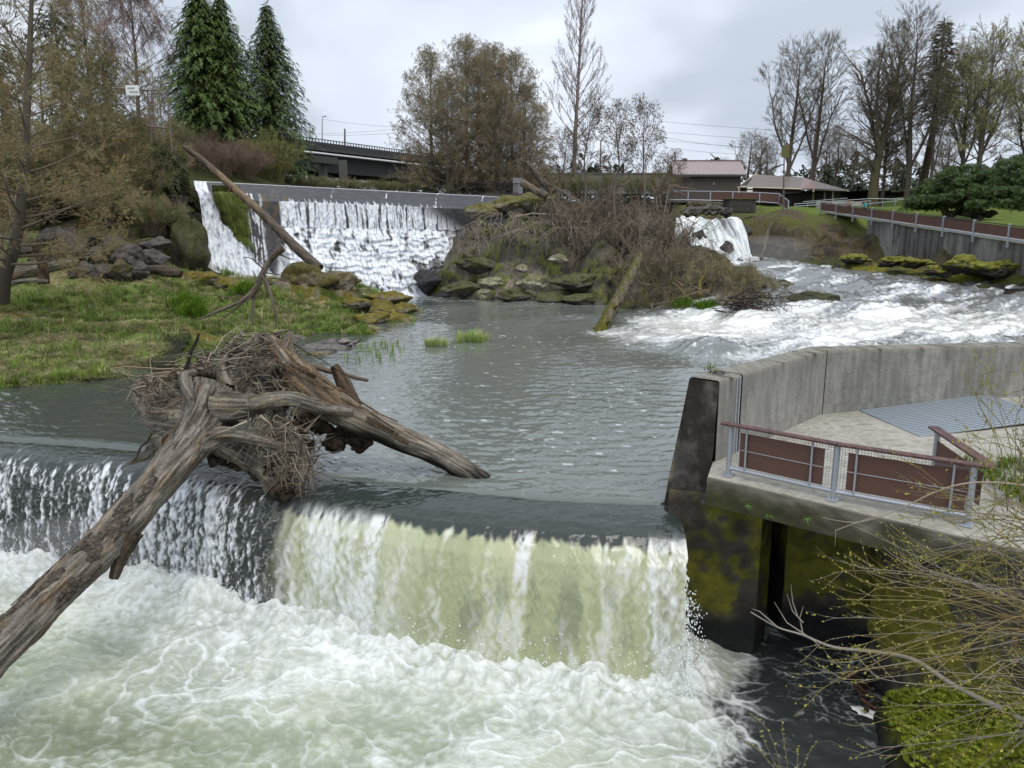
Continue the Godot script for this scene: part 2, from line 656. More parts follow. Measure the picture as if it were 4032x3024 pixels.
	var g := func(i: int, j: int) -> Vector3:
		var t := float(j) / nv
		var d := 7.5 * pow(23.0 / 7.5, t)
		var x := lerpf(-0.92, 0.84, float(i) / nu) * d
		var lip := lip_d(x)
		gh = d > lip + 0.8 and x < 3.6
		var toe := lip - d                      # distance in front of the fall
		var side := smooth(2.9, 5.7, x + 0.55 * (d - 12.6) * -0.9 + 0.9 * n2.get_noise_2d(x * 0.8, d * 0.8))
		var boil := smooth(3.0, 0.3, toe) * (1.0 - side) * smooth(5.0, 3.6, x)
		var wx := x + 0.8 * n2.get_noise_2d(x * 0.5, d * 0.5 + 11.0) + 0.12 * n2.get_noise_2d(x * 3.0, d * 3.0 + 15.0)
		var wz := d + 0.8 * n2.get_noise_2d(x * 0.5 + 50.0, d * 0.5 + 27.0) + 0.12 * n2.get_noise_2d(x * 3.0 + 40.0, d * 3.0)
		var swell := n2.get_noise_2d(x * 0.42 + 3.0, d * 0.55)
		var small := n2.get_noise_2d(x * 1.9, d * 2.2 + 30.0)
		var fine := n2.get_noise_2d(x * 7.0, d * 8.0 + 60.0)
		var patch := smooth(-0.3, 0.35, n2.get_noise_2d(x * 0.3 + 33.0, d * 0.45) + 0.4 * small)
		var w1 := smooth(0.5, 1.0, 1.0 - absf(n1.get_noise_2d(wx * 0.62, wz * 0.95)) * 3.4)
		var w2 := smooth(0.45, 1.0, 1.0 - absf(n1.get_noise_2d(wx * 1.5 + 40.0, wz * 2.1)) * 2.8)
		var w3 := smooth(0.30, 1.0, 1.0 - absf(n1.get_noise_2d(wx * 3.6, wz * 4.6 + 70.0)) * 2.4)
		var drift := n2.get_noise_2d((x + 0.35 * d) * 0.28 + 12.0, (d - 0.35 * x) * 0.85)
		var soft := smooth(0.02, 0.55, drift + 0.35 * small + 0.2 * fine)
		var web := clampf(0.85 * w1 * (0.3 + 0.7 * patch) + 0.45 * w2 * patch + 0.25 * w3 * (0.3 + 0.7 * patch) + 0.30 * soft + 0.30 * fine, 0.0, 1.0)
		var near := smooth(6.0, 0.5, toe) * (1.0 - side)
		var haze := smooth(-0.5, 0.5, swell + 0.5 * small + 0.5 * fine)
		var water := murk.lerp(pale, haze).lerp(foam * 0.80, 0.02 + 0.14 * patch + 0.32 * near)
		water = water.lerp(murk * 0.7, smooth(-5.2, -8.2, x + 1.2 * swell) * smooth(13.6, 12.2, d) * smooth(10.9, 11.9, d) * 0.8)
		gc = water.lerp(foam, clampf(web * (0.62 + 0.38 * near) + boil * (0.55 + 0.6 * fine + 0.5 * small), 0.0, 1.0))
		var quiet := smooth(0.30, 0.75, side)
		var dark_foam := clampf(0.8 * w1 * smooth(0.95, 0.3, side) + 0.5 * w2 * patch + 0.3 * w3 * patch + smooth(0.7, 0.15, side) * clampf(0.5 + 0.9 * fine + 0.5 * w3 + 0.5 * w2, 0.0, 1.1) - 0.1, 0.0, 0.85)
		gc = gc.lerp(black.lerp(foam * 0.85, dark_foam), smooth(0.05, 0.5, side))
		var y := (1.0 - side * 0.7) * (0.17 * swell + 0.038 * small + 0.010 * fine + 0.03 * w1 + 0.008 * w2)
		y += boil * (0.34 + 0.35 * smooth(-11.0, -7.0, x) * smooth(-1.5, -4.0, x) + 0.30 * n2.get_noise_2d(x * 1.1, d * 1.1 + 60.0) + 0.15 * n2.get_noise_2d(x * 4.0, d * 4.0) + 0.05 * fine)
		y += 0.02 * quiet * n1.get_noise_2d(x * 2.0, d * 2.0)
		return Vector3(x, y, -d)
	struct("basin_water", surf(nu, nv, g, true), M.foam, "churning pale green and white water below the lower falls")

func crest_at(s: float) -> Vector3:
	var t := s * (crest.size() - 1)
	var k := mini(int(t), crest.size() - 2)
	return crest[k].cubic_interpolate(crest[k + 1], crest[maxi(k - 1, 0)], crest[mini(k + 2, crest.size() - 1)], t - k)

func lower_falls() -> void:
	var nu := 900
	var nv := 150
	var off := PackedFloat32Array([-1.9, -1.35, -0.9, -0.5, -0.18, 0.08, 0.27, 0.40, 0.50, 0.58, 0.65, 0.70, 0.75, 0.79])
	var hgt := PackedFloat32Array([3.03, 3.085, 3.06, 2.99, 2.87, 2.66, 2.38, 2.05, 1.70, 1.34, 0.97, 0.58, 0.18, -0.35])
	var dark := Color(0.030, 0.036, 0.034)
	var f := func(i: int, j: int) -> Vector3:
		var s := lerpf(0.1, 0.945, float(i) / nu)
		var p := crest_at(s)
		var q := crest_at(s + 0.004) - crest_at(s - 0.004)
		var nn := Vector3(-q.z, 0, q.x).normalized()
		if nn.z < 0.0:
			nn = -nn
		var t := float(j) / nv
		var thin := smooth(0.58, 0.42, s)          # the shallow left part
		var o := ramp(off, t) * lerpf(1.0, 0.62, thin)
		var y := ramp(hgt, t)
		var x := p.x
		var fall := smooth(2.95, 2.3, y)
		var yy := y * (0.55 if thin < 0.5 else 0.32)
		var wav := 0.35 * n1.get_noise_2d(x * 0.8, y * 0.5)
		var a := n1.get_noise_3d((x + 0.10 * n1.get_noise_2d(x * 2.0, y * 2.5)) * 4.6, yy * 1.3, 1.0)
		var b := n1.get_noise_3d((x + 0.06 * n1.get_noise_2d(x * 4.0, y * 5.0 + 9.0)) * 11.5, yy * 2.6, 4.0)
		var c := n2.get_noise_3d(x * 13.0, y * 8.0, 8.0)
		var broad := n1.get_noise_2d(x * 0.75 + 40.0, y * 0.12)
		# left: white threads over a dark wall
		var threads := smooth(-0.12, 0.42, 0.55 * a + 0.6 * b + 0.55 * c + 0.62 * broad + 0.16 - 0.3 * smooth(0.44, 0.56, s) * smooth(0.62, 0.56, s))
		threads *= smooth(3.0, 2.86, y + 0.2 * b)
		var lace := 1.0 - absf(n1.get_noise_3d(x * 5.0 + 0.4 * a, y * 5.0, 31.0)) * 3.2
		threads = maxf(threads * clampf(0.75 + 0.9 * c, 0.25, 1.0), smooth(0.55, 1.0, lace) * 0.5 * fall * clampf(0.6 + 1.5 * c, 0.0, 1.0))
		var left := dark.lerp(Color(0.66, 0.69, 0.72), threads)
		# right: an unbroken green sheet with froth and clear windows
		var green := Color(0.31, 0.34, 0.20).lerp(Color(0.38, 0.41, 0.265), smooth(-0.4, 0.5, broad + 0.6 * a))
		green = green.lerp(Color(0.46, 0.45, 0.27), 0.3 * smooth(0.25, 0.6, n1.get_noise_2d(x * 1.1 + 17.0, y * 0.1)))
		var froth := 0.85 * smooth(0.25, 0.95, 0.5 * c + 0.45 * a + 0.75 * n1.get_noise_2d(x * 0.95 + 3.0, y * 0.22) + 0.1 * (3.0 - y))
		green = green.lerp(Color(0.60, 0.62, 0.59), froth * 0.8)
		var clear := smooth(0.18, 0.55, n1.get_noise_2d(x * 1.5 + 90.0, y * 0.35) + 0.55 * c + 0.25 * b) * smooth(2.4, 1.7, y) * smooth(0.4, 1.0, y)
		green = green.lerp(Color(0.10, 0.115, 0.10), clear * 0.38)
		var edge := 2.72 + 0.12 * wav + 0.10 * a + 0.06 * c
		var right := dark.lerp(green, smooth(edge + 0.05, edge - 0.08, y))
		# white water at both ends of the green sheet
		var burst := maxf(smooth(0.535, 0.575, s + 0.012 * a) * smooth(0.645, 0.60, s + 0.02 * a - 0.014 * (3.0 - y)), smooth(0.865, 0.88, s + 0.006 * c + 0.006 * a))
		right = right.lerp(Color(0.62, 0.645, 0.635), burst * smooth(2.95, 2.7, y) * clampf(0.55 + 0.5 * c + 0.45 * a + 0.3 * b, 0.0, 1.0))
		var blob := smooth(0.010, 0.004, absf(s - 0.628 - 0.002 * y)) + smooth(0.007, 0.003, absf(s - 0.752)) * smooth(1.3, 2.2, y)
		right = right.lerp(Color(0.62, 0.64, 0.63), clampf(blob, 0.0, 1.0) * smooth(2.9, 2.75, y) * smooth(-0.4, 0.3, c + 0.3 * b + 0.2))
		var k := smooth(0.525, 0.57, s + 0.01 * a)
		gc = left.lerp(right, k)
		var dent := fall * lerpf(1.0, 0.5, k) * (0.030 * a + 0.018 * b + 0.028 * c + 0.03 * burst * c + 0.025 * threads * (1.0 - k))
		dent += (1.0 - fall) * (0.03 * n1.get_noise_2d(x * 2.0, o * 2.0) + 0.025 * n2.get_noise_2d(x * 6.0, o * 1.6))
		gh = s > 0.936 + 0.007 * c + 0.005 * b + 0.004 * a and y < 2.55 or s > 0.94
		var pq := Vector3(x, y - (1.0 - fall) * 0.012, p.z) + nn * (o + dent)
		var dz := -pq.z
		pq.y += (1.0 - fall) * 0.013 * (n1.get_noise_2d(pq.x * 0.7 + 20.0, dz * 1.9) + 0.7 * n1.get_noise_2d(pq.x * 1.7, dz * 4.2 + 9.0) + 0.55 * n1.get_noise_2d(pq.x * 4.0, dz * 7.5))
		return pq
	struct("lower_waterfall", surf(nu, nv, f), M.fall, "wide low waterfall pouring over the crest, white threads left, green sheet right")
	# drops thrown up where the sheet lands
	var drop := SphereMesh.new()
	drop.radius = 0.010
	drop.height = 0.020
	drop.radial_segments = 6
	drop.rings = 3
	var where := []
	for k in 3400:
		var s := rf(0.14, 0.93) if k < 2600 else rf(0.915, 0.945)
		var p := crest_at(s)
		var y := 0.15 + (0.95 if k < 2600 else 2.0) * pow(rng.randf(), 2.2)
		where.append(Transform3D(Basis().scaled(Vector3.ONE * rf(0.4, 1.5) * Vector3(1, rf(0.8, 2.0), 1)), Vector3(p.x + rf(-0.1, 0.1), y, p.z + rf(0.45, 1.5))))
	var o := many("splash_drops", drop, mat(Color(0.9, 0.92, 0.93), 0.3), where, [])
	for q in [[Vector3(-9.19,0.9,-18), Vector3(11.0, 2.4, 2.6), 0.10], [Vector3(-3.15,0.7,-15.41), Vector3(8.0, 1.8, 2.2), 0.07], [Vector3(25.49,6.99,-76), Vector3(9.0, 3.4, 5.0), 0.04]]:
		var fv := FogVolume.new()
		fv.name = numbered("spray_mist")
		fv.shape = RenderingServer.FOG_VOLUME_SHAPE_ELLIPSOID
		fv.size = q[1]
		fv.position = q[0]
		var fm := FogMaterial.new()
		fm.density = q[2]
		fm.albedo = Color(0.95, 0.96, 0.97)
		fm.edge_fade = 0.8
		fv.material = fm
		add_child(fv)
		fv.set_meta("kind", "stuff")
		tag(fv, "faint white spray mist hanging at the foot of a waterfall", "mist", "mist at the falls")
	tag(o, "white drops splashing up where the lower waterfall lands", "spray")

# ---------------------------------------------------------------- banks and rock
var left_k := PackedVector3Array([
	Vector3(-28.19,1.6,-31.78), Vector3(-20.81,1.6,-29.74), Vector3(-16.38,1.6,-32.23), Vector3(-10.09,1.8,-35.27), Vector3(-7.02,1.8,-44.06), Vector3(-5.39,1.8,-59.87), Vector3(-7.17,1.8,-80.09), Vector3(-32.2,1.6,-31.78), Vector3(-9.14,3.29,-66), Vector3(-11.43,2.29,-70), Vector3(-14.51,0.81,-68), Vector3(-8.91,1.2,-46.79), Vector3(-7.83,1.4,-53.58), Vector3(-10.15,1.2,-42.06), Vector3(-6.47,1.4,-59.52), Vector3(-3.54,1.2,-53.8), Vector3(-5.5,1.2,-42.78), Vector3(-12.37,1.4,-36.08), Vector3(-14.45,1.4,-35.03),
	Vector3(-24.42,3.25,-27.66), Vector3(-19.55,3.25,-28.18), Vector3(-17.21,3.25,-29.35), Vector3(-14.86,3.25,-31.04), Vector3(-13.63,3.25,-32.81), Vector3(-18.58,3.25,-28.89), Vector3(-16.13,3.25,-30.12), Vector3(-22.07,3.25,-28), Vector3(-18.65,3.4,-29.64), Vector3(-16.67,3.4,-31.19), Vector3(-20.12,3.4,-29.07), Vector3(-14.89,3.4,-33.39), Vector3(-22.71,3.4,-28.88), Vector3(-21.3,3.5,-30.86), Vector3(-18.46,3.5,-31.97), Vector3(-16.32,3.5,-33.8), Vector3(-9.51,3.28,-36.81), Vector3(-9.04,3.28,-39.3), Vector3(-9.8,3.25,-35.31), Vector3(-8.66,3.25,-41.61), Vector3(-9.98,3.4,-39.66), Vector3(-11.52,3.15,-33.85), Vector3(-9.64,3.12,-36.37), Vector3(-8.65,3.12,-39.71), Vector3(-8.35,3.12,-44.1), Vector3(-7.64,3.14,-48.39), Vector3(-6.85,3.2,-50.97), Vector3(-8.1,3.3,-58.88),
	Vector3(-21.26,3.68,-34), Vector3(-17.99,3.77,-36), Vector3(-27.59,3.68,-34), Vector3(-23.44,4.24,-42), Vector3(-26.44,4.23,-41), Vector3(-20.08,4.24,-42), Vector3(-28.34,5.19,-46), Vector3(-36.79,5.19,-46), Vector3(-24.1,5.83,-49), Vector3(-32.39,6.92,-51), Vector3(-27.14,6.77,-51), Vector3(-18.05,4.01,-44), Vector3(-21.21,4.63,-49), Vector3(-20.25,4.68,-52),
	Vector3(-22.45,5.47,-57), Vector3(-19.69,5.22,-57), Vector3(-16.09,4.43,-48), Vector3(-16.07,5.31,-52), Vector3(-15.57,6.52,-55), Vector3(-14.17,6.21,-56), Vector3(-13.05,5.91,-57), Vector3(-11.36,4.77,-57), Vector3(-9.46,4.34,-56), Vector3(-8.48,4.01,-54), Vector3(-11.49,4.06,-46), Vector3(-12.1,3.46,-42), Vector3(-9.79,3.59,-41), Vector3(-9.04,3.89,-45), Vector3(-13.84,3.59,-41), Vector3(-13.93,3.2,-37),
	Vector3(-42.01,9.72,-58), Vector3(-35.9,9.04,-57), Vector3(-32.61,10.1,-60), Vector3(-29.05,9.75,-60), Vector3(-25.65,9.04,-59.5), Vector3(-24.93,6.25,-58.5), Vector3(-28.44,11.62,-63), Vector3(-26.87,12.56,-63.5), Vector3(-27.69,13.19,-66), Vector3(-33.61,12.88,-66), Vector3(-39.11,12.4,-64), Vector3(-47.88,12.4,-64), Vector3(-33.88,16.3,-74), Vector3(-41.98,15.29,-72), Vector3(-55.54,15.7,-72), Vector3(-33.4,15.97,-80), Vector3(-29.21,14.88,-84),
	Vector3(-24.15,3.74,-63), Vector3(-21.42,3.27,-64), Vector3(-18.86,3.08,-66), Vector3(-25.08,3.87,-61.5)])

var left_w := PackedVector3Array([Vector3(-32.17,3.1,-28.37), Vector3(-19.93,3.1,-28.72), Vector3(-17.54,3.1,-29.91), Vector3(-15.14,3.1,-31.62), Vector3(-14.06,3.1,-32.83), Vector3(-11.54,3.1,-33.89), Vector3(-9.43,3.1,-35.54), Vector3(-8.42,3.1,-39.19), Vector3(-8.3,3.1,-43.85), Vector3(-7.55,3.1,-47.75), Vector3(-6.99,3.1,-51.29), Vector3(-6.63,3.1,-53.55)])

func left_y(x: float, z: float) -> float:
	var y := idw(left_k, x, z)
	if x > left_w[-1].x:
		return y - 5.0 * smooth(0.0, 1.0, x - left_w[-1].x) if z > left_w[-1].z - 12.0 else y
	for k in left_w.size() - 1:
		if x >= left_w[k].x and x <= left_w[k + 1].x:
			var dw := lerpf(left_w[k].z, left_w[k + 1].z, (x - left_w[k].x) / (left_w[k + 1].x - left_w[k].x))
			y -= 5.0 * smooth(-0.3, 3.0, z - dw)
	return y

func left_bank() -> void:
	var nu := 300
	var nv := 260
	var soil := Color(0.16, 0.135, 0.08)
	var green := Color(0.19, 0.25, 0.07)
	var straw := Color(0.36, 0.30, 0.16)
	var moss := Color(0.16, 0.14, 0.016)
	var rust := Color(0.16, 0.085, 0.018)
	var stone := Color(0.085, 0.080, 0.078)
	var gravel := Color(0.22, 0.20, 0.19)
	var gbar: Vector3 = Vector3(-9.58,3.1,-40.01)
	var knob: Vector3 = Vector3(-14.18,6.04,-56)
	var f := func(i: int, j: int) -> Vector3:
		var d := 25.0 * pow(84.0 / 25.0, float(j) / nv)
		var x := lerpf(-0.86, -0.06, float(i) / nu) * d
		var y := left_y(x, -d)
		var a := n2.get_noise_2d(x * 0.45, d * 0.45)
		var b := n2.get_noise_2d(x * 1.6 + 50.0, d * 1.6)
		var steep := smooth(5.6, 7.4, y)
		var ledge := smooth(0.9, 0.2, absf(d - 41.0 - a * 3.0)) * smooth(-4.0, -8.0, x)
		var crag := nc.get_noise_2d(x * 1.5, d * 1.5 + y * 1.5)
		gh = x > -26.5 + (d - 64.0) * 1.459 - 0.6 and d > 62.5 or y < 2.45
		gc = green.lerp(straw, smooth(0.05, 0.5, a + 0.3 * b)).lerp(soil, smooth(0.0, 0.5, b - 0.1))
		gc = gc.lerp(rust.lerp(moss, smooth(-0.2, 0.3, b)), ledge * 0.8)
		gc = gc.lerp(soil.lerp(Color(0.12, 0.075, 0.04), smooth(-0.2, 0.3, a)).lerp(green, smooth(0.1, 0.4, b)), steep)
		var kn := smooth(9.5, 4.0, Vector2(x - knob.x, (d + knob.z) * 0.8).length()) * smooth(3.6, 5.0, y)
		var rocky := maxf(kn, smooth(6.5, 3.0, Vector2(x + 6.5, d - 53.0).length()))
		gc = gc.lerp(moss.lerp(Color(0.26, 0.22, 0.17), smooth(-0.05, 0.35, b + 0.3 * a)).lerp(Color(0.07, 0.09, 0.015), smooth(0.1, 0.4, -a)), rocky)
		var gb := smooth(4.0, 2.2, Vector2((x - gbar.x) * 0.75, d + gbar.z).length())
		gc = gc.lerp(gravel.lerp(stone, smooth(-0.1, 0.3, b)), gb)
		gc = gc.lerp(Color(0.045, 0.04, 0.03), smooth(3.25, 3.05, y) * (1.0 - gb))
		var cliff := smooth(-21.0, -23.6, x + 0.12 * (d - 58.0)) * smooth(-29.0, -26.0, x) * smooth(56.0, 58.5, d)
		gc = gc.lerp(Color(0.06, 0.052, 0.04).lerp(Color(0.05, 0.06, 0.012), smooth(-0.1, 0.3, b)), cliff)
		y += 0.10 * a + (0.05 + 0.18 * steep) * b + (0.45 * rocky + 0.5 * cliff) * (crag - 0.35) * (0.5 + 0.9 * kn)
		return Vector3(x + steep * b * 0.6, y, -d)
	struct("left_bank", surf(nu, nv, f, true), M.ground, "grassy left bank with mossy rock ledges rising to a brown slope")
	# the little stream that drops through the grass in two steps
	var way := PackedVector3Array([Vector3(-20.7,4.28,-62), Vector3(-22.18,4.8,-58), Vector3(-21.41,4.64,-52.5), Vector3(-20.46,4.25,-47.5), Vector3(-19.36,3.9,-44), Vector3(-19.24,3.51,-43.2), Vector3(-17.17,3.55,-38.6), Vector3(-16.29,3.31,-35.6), Vector3(-14.97,3.28,-31.5)])
	var g := func(i: int, j: int) -> Vector3:
		var p := spline(way, 80)[j]
		var w := lerpf(1.9, 0.55, smooth(0.0, 0.45, j / 80.0)) + 0.25 * n1.get_noise_1d(j * 0.23)
		var k := smooth(0.55, 0.6, j / 80.0) * smooth(0.68, 0.62, j / 80.0)
		gc = Color(0.022, 0.024, 0.02).lerp(Color(0.6, 0.62, 0.65), k * smooth(-0.2, 0.3, n2.get_noise_2d(i * 1.1, j * 0.3)))
		var q := p + Vector3((i / 14.0 - 0.5) * w * 2.0, 0.16 + 0.03 * n1.get_noise_2d(i * 0.6, j * 0.5), 0)
		return q
	struct("stream_water", surf(14, 80, g, true), M.pool, "narrow dark stream dropping through the grass of the left bank")
	# plunge pool under the left arm of the upper fall
	var h := func(i: int, j: int) -> Vector3:
		var p: Vector3 = Vector3(-21.95,5.15,-62.5)
		var x := p.x + lerpf(-3.2, 9.0, i / 40.0)
		var z := p.z + lerpf(4.5, -4.0, j / 30.0)
		var fm := smooth(0.3, 0.8, foamy(x, z, 1.3) + 0.4 * smooth(-60.5, -63.0, z))
		gc = Color(0.03, 0.034, 0.034).lerp(Color(0.72, 0.75, 0.77), fm)
		return Vector3(x, 5.1 + 0.06 * n2.get_noise_2d(x, z), z)
	struct("plunge_pool_water", surf(40, 30, h, true), M.foam, "foaming plunge pool at the foot of the left arm of the upper fall")

var isle_k := PackedVector3Array([
	Vector3(-9.74,0.6,-90.22), Vector3(-3.37,0.6,-83.18), Vector3(3.53,0.6,-77.57), Vector3(9.06,0.6,-75.86), Vector3(13.18,0.6,-67.98), Vector3(12.06,2.86,-46), Vector3(15.19,2.86,-46), Vector3(18.45,3.54,-48), Vector3(21.22,4.59,-53), Vector3(23.57,5.33,-62), Vector3(23.6,5.27,-70), Vector3(23.37,6.24,-78), Vector3(18.98,7.52,-84), Vector3(-6.68,0.5,-74.3), Vector3(-0.24,0.5,-64.01), Vector3(5.45,0.5,-61.17), Vector3(10.46,0.5,-57.35), Vector3(13.88,0.5,-53.96), Vector3(-2.44,0.5,-70.53), Vector3(3,0.5,-65.53), Vector3(8.48,0.5,-61.17), Vector3(16, 0.8, -44), Vector3(20, 1.5, -48), Vector3(22, 2.0, -56), Vector3(24, 3.0, -66), Vector3(26, 4.0, -76), Vector3(-7, 0.5, -62),
	Vector3(-5.99,3.2,-69.38), Vector3(-2.62,3.2,-64.73), Vector3(3.5,3.2,-60.65), Vector3(7.05,3.2,-59.16), Vector3(10.19,3.2,-56.38), Vector3(11.43,3.2,-50.97), Vector3(13.35,3.2,-49.91), Vector3(15.84,3.25,-50),
	Vector3(-5.16,4.64,-70), Vector3(-5.68,6.48,-71.5), Vector3(-4.54,8.19,-71), Vector3(-5.31,9.67,-73), Vector3(-3.41,11,-75), Vector3(-0.24,5.49,-66), Vector3(-0.66,7.22,-68), Vector3(-0.26,9.45,-71), Vector3(0.63,11.4,-75), Vector3(3.36,12.22,-76), Vector3(3.64,5.24,-63.5), Vector3(3.73,7.28,-65.5), Vector3(3.89,10.04,-69), Vector3(5.92,12.27,-74), Vector3(7.29,4.62,-61.5), Vector3(7.35,6.81,-62.5), Vector3(7.59,9.03,-65), Vector3(9.07,11.94,-71),
	Vector3(9.85,5.52,-59), Vector3(10.31,7.44,-60), Vector3(11.31,9.6,-64), Vector3(13.14,11.49,-70), Vector3(12.78,5.36,-56), Vector3(13.25,7.3,-58.5), Vector3(14.85,8.48,-62.5), Vector3(14.75,4.27,-53), Vector3(15.47,6.04,-56), Vector3(16.36,7.19,-60), Vector3(16.89,3.99,-52.5), Vector3(17.92,5.43,-55), Vector3(18.56,6,-58), Vector3(18.33,4.15,-52.5), Vector3(18.2,6.83,-62), Vector3(16.74,8.24,-67)])

var isle_w := PackedVector3Array([Vector3(-10.2,3.1,-73.73), Vector3(-6.09,3.1,-70.56), Vector3(-2.66,3.1,-65.83), Vector3(3.56,3.1,-61.68), Vector3(7.17,3.1,-60.16), Vector3(10.36,3.1,-57.34), Vector3(11.62,3.1,-51.84), Vector3(13.44,3.1,-50.23), Vector3(16.29,3.25,-49.5), Vector3(18.51,3.73,-49)])

func isle_y(x: float, z: float) -> float:
	var y := idw(isle_k, x, z)
	for k in isle_w.size() - 1:
		if x >= isle_w[k].x and x <= isle_w[k + 1].x:
			var dw := lerpf(isle_w[k].z, isle_w[k + 1].z, (x - isle_w[k].x) / (isle_w[k + 1].x - isle_w[k].x))
			y -= 5.0 * smooth(-0.6, 3.0, z - dw)
	return y

func island() -> void:
	var nu := 300
	var nv := 220
	var dirt := Color(0.155, 0.135, 0.105)
	var dark := Color(0.042, 0.038, 0.036)
	var moss := Color(0.13, 0.155, 0.012)
	var olive := Color(0.13, 0.11, 0.035)
	var pale := Color(0.33, 0.29, 0.235)
	var r1: Vector3 = Vector3(-1.44,4.92,-65.5)
	var r2: Vector3 = Vector3(1.73,4.99,-64.5)
	var r3: Vector3 = Vector3(-0.27,11.2,-74)
	var f := func(i: int, j: int) -> Vector3:
		var d := 44.5 * pow(86.0 / 44.5, float(j) / nv)
		var x := lerpf(-0.115, 0.42, float(i) / nu) * d
		var y := isle_y(x, -d)
		var a := n2.get_noise_3d(x * 0.5, y * 0.5, d * 0.5)
		var b := n2.get_noise_3d(x * 1.7, y * 1.7, d * 1.7)
		var crag := nc.get_noise_2d(x * 0.55 + a, d * 0.35)
		gc = dirt.lerp(dark, smooth(-0.15, 0.35, a)).lerp(moss, smooth(0.0, 0.22, b + 0.55 * a - 0.02) * smooth(13.0, 8.0, x) * 0.9)
		gc = gc.lerp(olive, smooth(4.0, 9.0, x + 2.0 * a) * smooth(-0.2, 0.25, b) * 0.7)
		for q in [r1, r2, r3]:
			var e := Vector2((x - q.x) * (0.55 if q != r3 else 0.3), (y - q.y) * 1.2 - 0.32 * (x - q.x))
			gc = gc.lerp(pale.lerp(moss, smooth(0.0, 0.25, b)), smooth(1.1, 0.75, e.length() + 0.5 * a))
		gc = gc.lerp(Color(0.03, 0.027, 0.025), smooth(3.9, 3.3, y + 0.4 * a))
		gh = y < 2.75
		y += 0.55 * (crag - 0.3) + 0.34 * a + 0.2 * b + 0.10 * n2.get_noise_2d(x * 4.0, d * 4.0)
		return Vector3(x + 0.5 * b, y, -d + 0.7 * b)
	struct("island_rock", surf(nu, nv, f, true), M.rock, "mossy rock island between the two falls")

